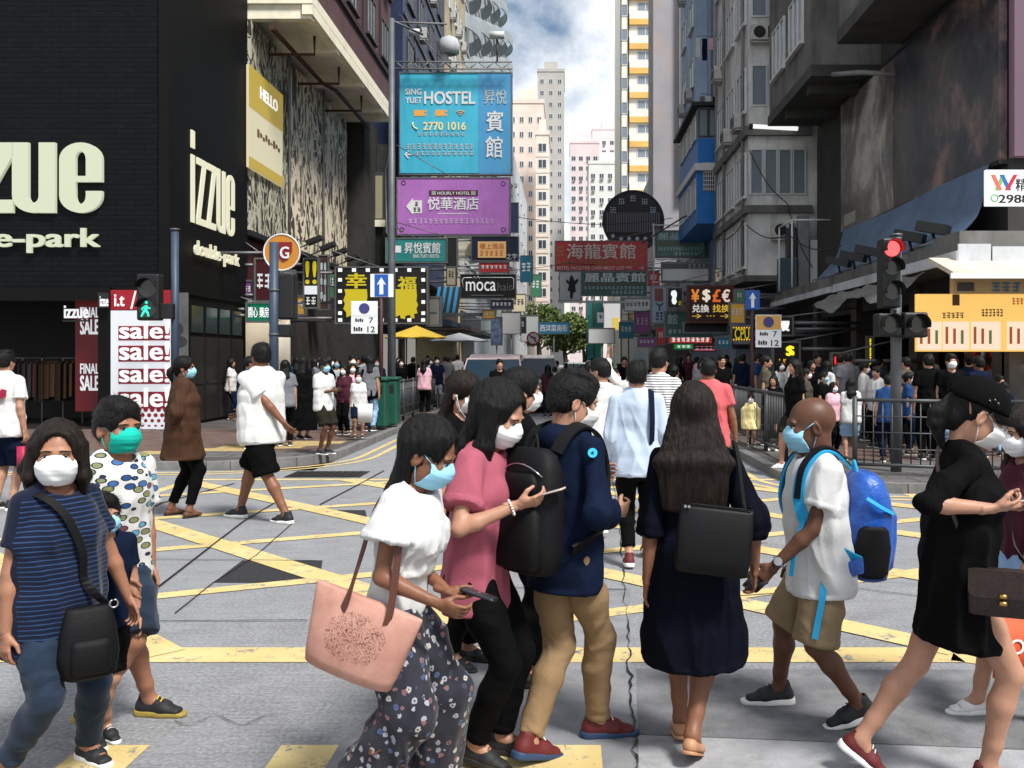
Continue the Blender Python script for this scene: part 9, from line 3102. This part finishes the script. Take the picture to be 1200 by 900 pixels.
for zone, (n, x0, x1, y0, y1, z, where) in enumerate(((20, 885, 1060, 17.2, 25, PZT, 'under the right canopy'), (8, 1060, 1190, 14.2, 16.6, PZT, 'outside the drinks shop'), (13, 335, 450, 19, 27, PZT, 'on the left arcade pavement'), (12, 455, 560, 24, 48, PZT, 'behind the left railing'), (16, 636, 800, 20, 50, 0, 'in the far street'), (9, 790, 880, 22, 40, PZT, 'under the exchange sign'))):
 for k in range(n):
  px = x0 + (x1 - x0) * (k + rc.uniform(.15, .85)) / n
  Y = rc.uniform(y0, y1)
  if zone == 3 and PX(px, Y) > -4.3:
   Y = min(50, (-4.4) * FPX / (px - VPX))
  fem = rc.random() < .5
  c1, c2 = DKC[rc.randrange(12)], rc.choice(['black', 'navy', 'grey', 'lightdenim'])
  w_ = 'woman' if fem else 'man'
  recrowd(rc.choice(FEM if fem else MALE), px, Y, rc.choice([0, 20, 70, -60, 120, 160, 180, 200]), '%s in %s %s, %s from the left there' % (w_, c1, where, ['first', 'second', 'third', 'fourth', 'fifth', 'sixth', 'seventh', 'eighth', 'ninth', 'tenth', 'eleventh', 'twelfth', 'thirteenth', 'fourteenth', 'fifteenth', 'sixteenth', 'seventeenth', 'eighteenth', 'nineteenth', 'twentieth'][k]), c1, c2, z, rc.uniform(.95, 1.05))
SC = [srgb(150, 40, 44), srgb(30, 90, 110), srgb(200, 190, 160), srgb(40, 44, 60), srgb(196, 150, 60), srgb(60, 110, 80), srgb(170, 176, 180), srgb(110, 60, 110)]
SN = ['dark red', 'teal', 'cream', 'slate', 'amber', 'green', 'pale grey', 'plum']
for k, (x, y, w_, h_, Y) in enumerate(((562, 308, 34, 11, 50), (610, 300, 14, 30, 78), (600, 345, 16, 20, 66), (575, 352, 26, 10, 54), (566, 364, 14, 9, 48), (622, 322, 12, 26, 92), (732, 350, 30, 14, 62), (744, 366, 18, 24, 58), (760, 318, 12, 16, 50), (726, 378, 16, 18, 70), (838, 316, 26, 14, 37), (842, 300, 18, 12, 39), (856, 356, 16, 22, 30), (862, 340, 9, 14, 31), (700, 366, 14, 12, 84), (748, 396, 20, 10, 48), (770, 384, 9, 20, 42), (840, 396, 16, 12, 30), (524, 312, 10, 22, 42), (606, 372, 10, 18, 62), (345, 348, 12, 20, 30), (384, 318, 9, 30, 34), (330, 318, 14, 12, 28), (280, 330, 16, 20, 26.3))):
 wx = -7.2 if x < 640 else 7.0
 if x < 400:
  wx = -9.2
 c = k % 8
 t = sign('shop_sign', '%s small shop sign %s' % (SN[c], ['under the orange panel sign', 'at the far end of the left row', 'left of the white boards', 'below the salon sign', 'beside the striped awning', 'highest at the far left row', 'under the green hotel sign', 'above the far right pavement', 'left of the faded sign', 'beside the green netting', 'over the exchange sign', 'above the exchange sign by the blue balcony', 'right of the exchange sign', 'above the amber dotted sign', 'in the far street centre', 'lowest in the far street centre', 'under the vertical blue sign', 'under the exchange sign at right', 'right of the teal hostel sign', 'right of the fashion poster', 'behind the yellow stroke sign', 'left of the lucky yellow sign', 'above the yellow stroke sign', 'beside the black corner building'][k]), (x, y, x + w_, y + h_), Y, dirty_face('small sign %d' % c, SC[c], tuple(v * 1.2 for v in SC[c]), .10), wx, th=.12)
 ftext(t, '~%d' % max(2, int(w_ / 5)), WP if c not in (2, 6) else FR_D, x + 1.5, y + h_ * .25, x + w_ - 1.5, y + h_ * .6, Y - .012)
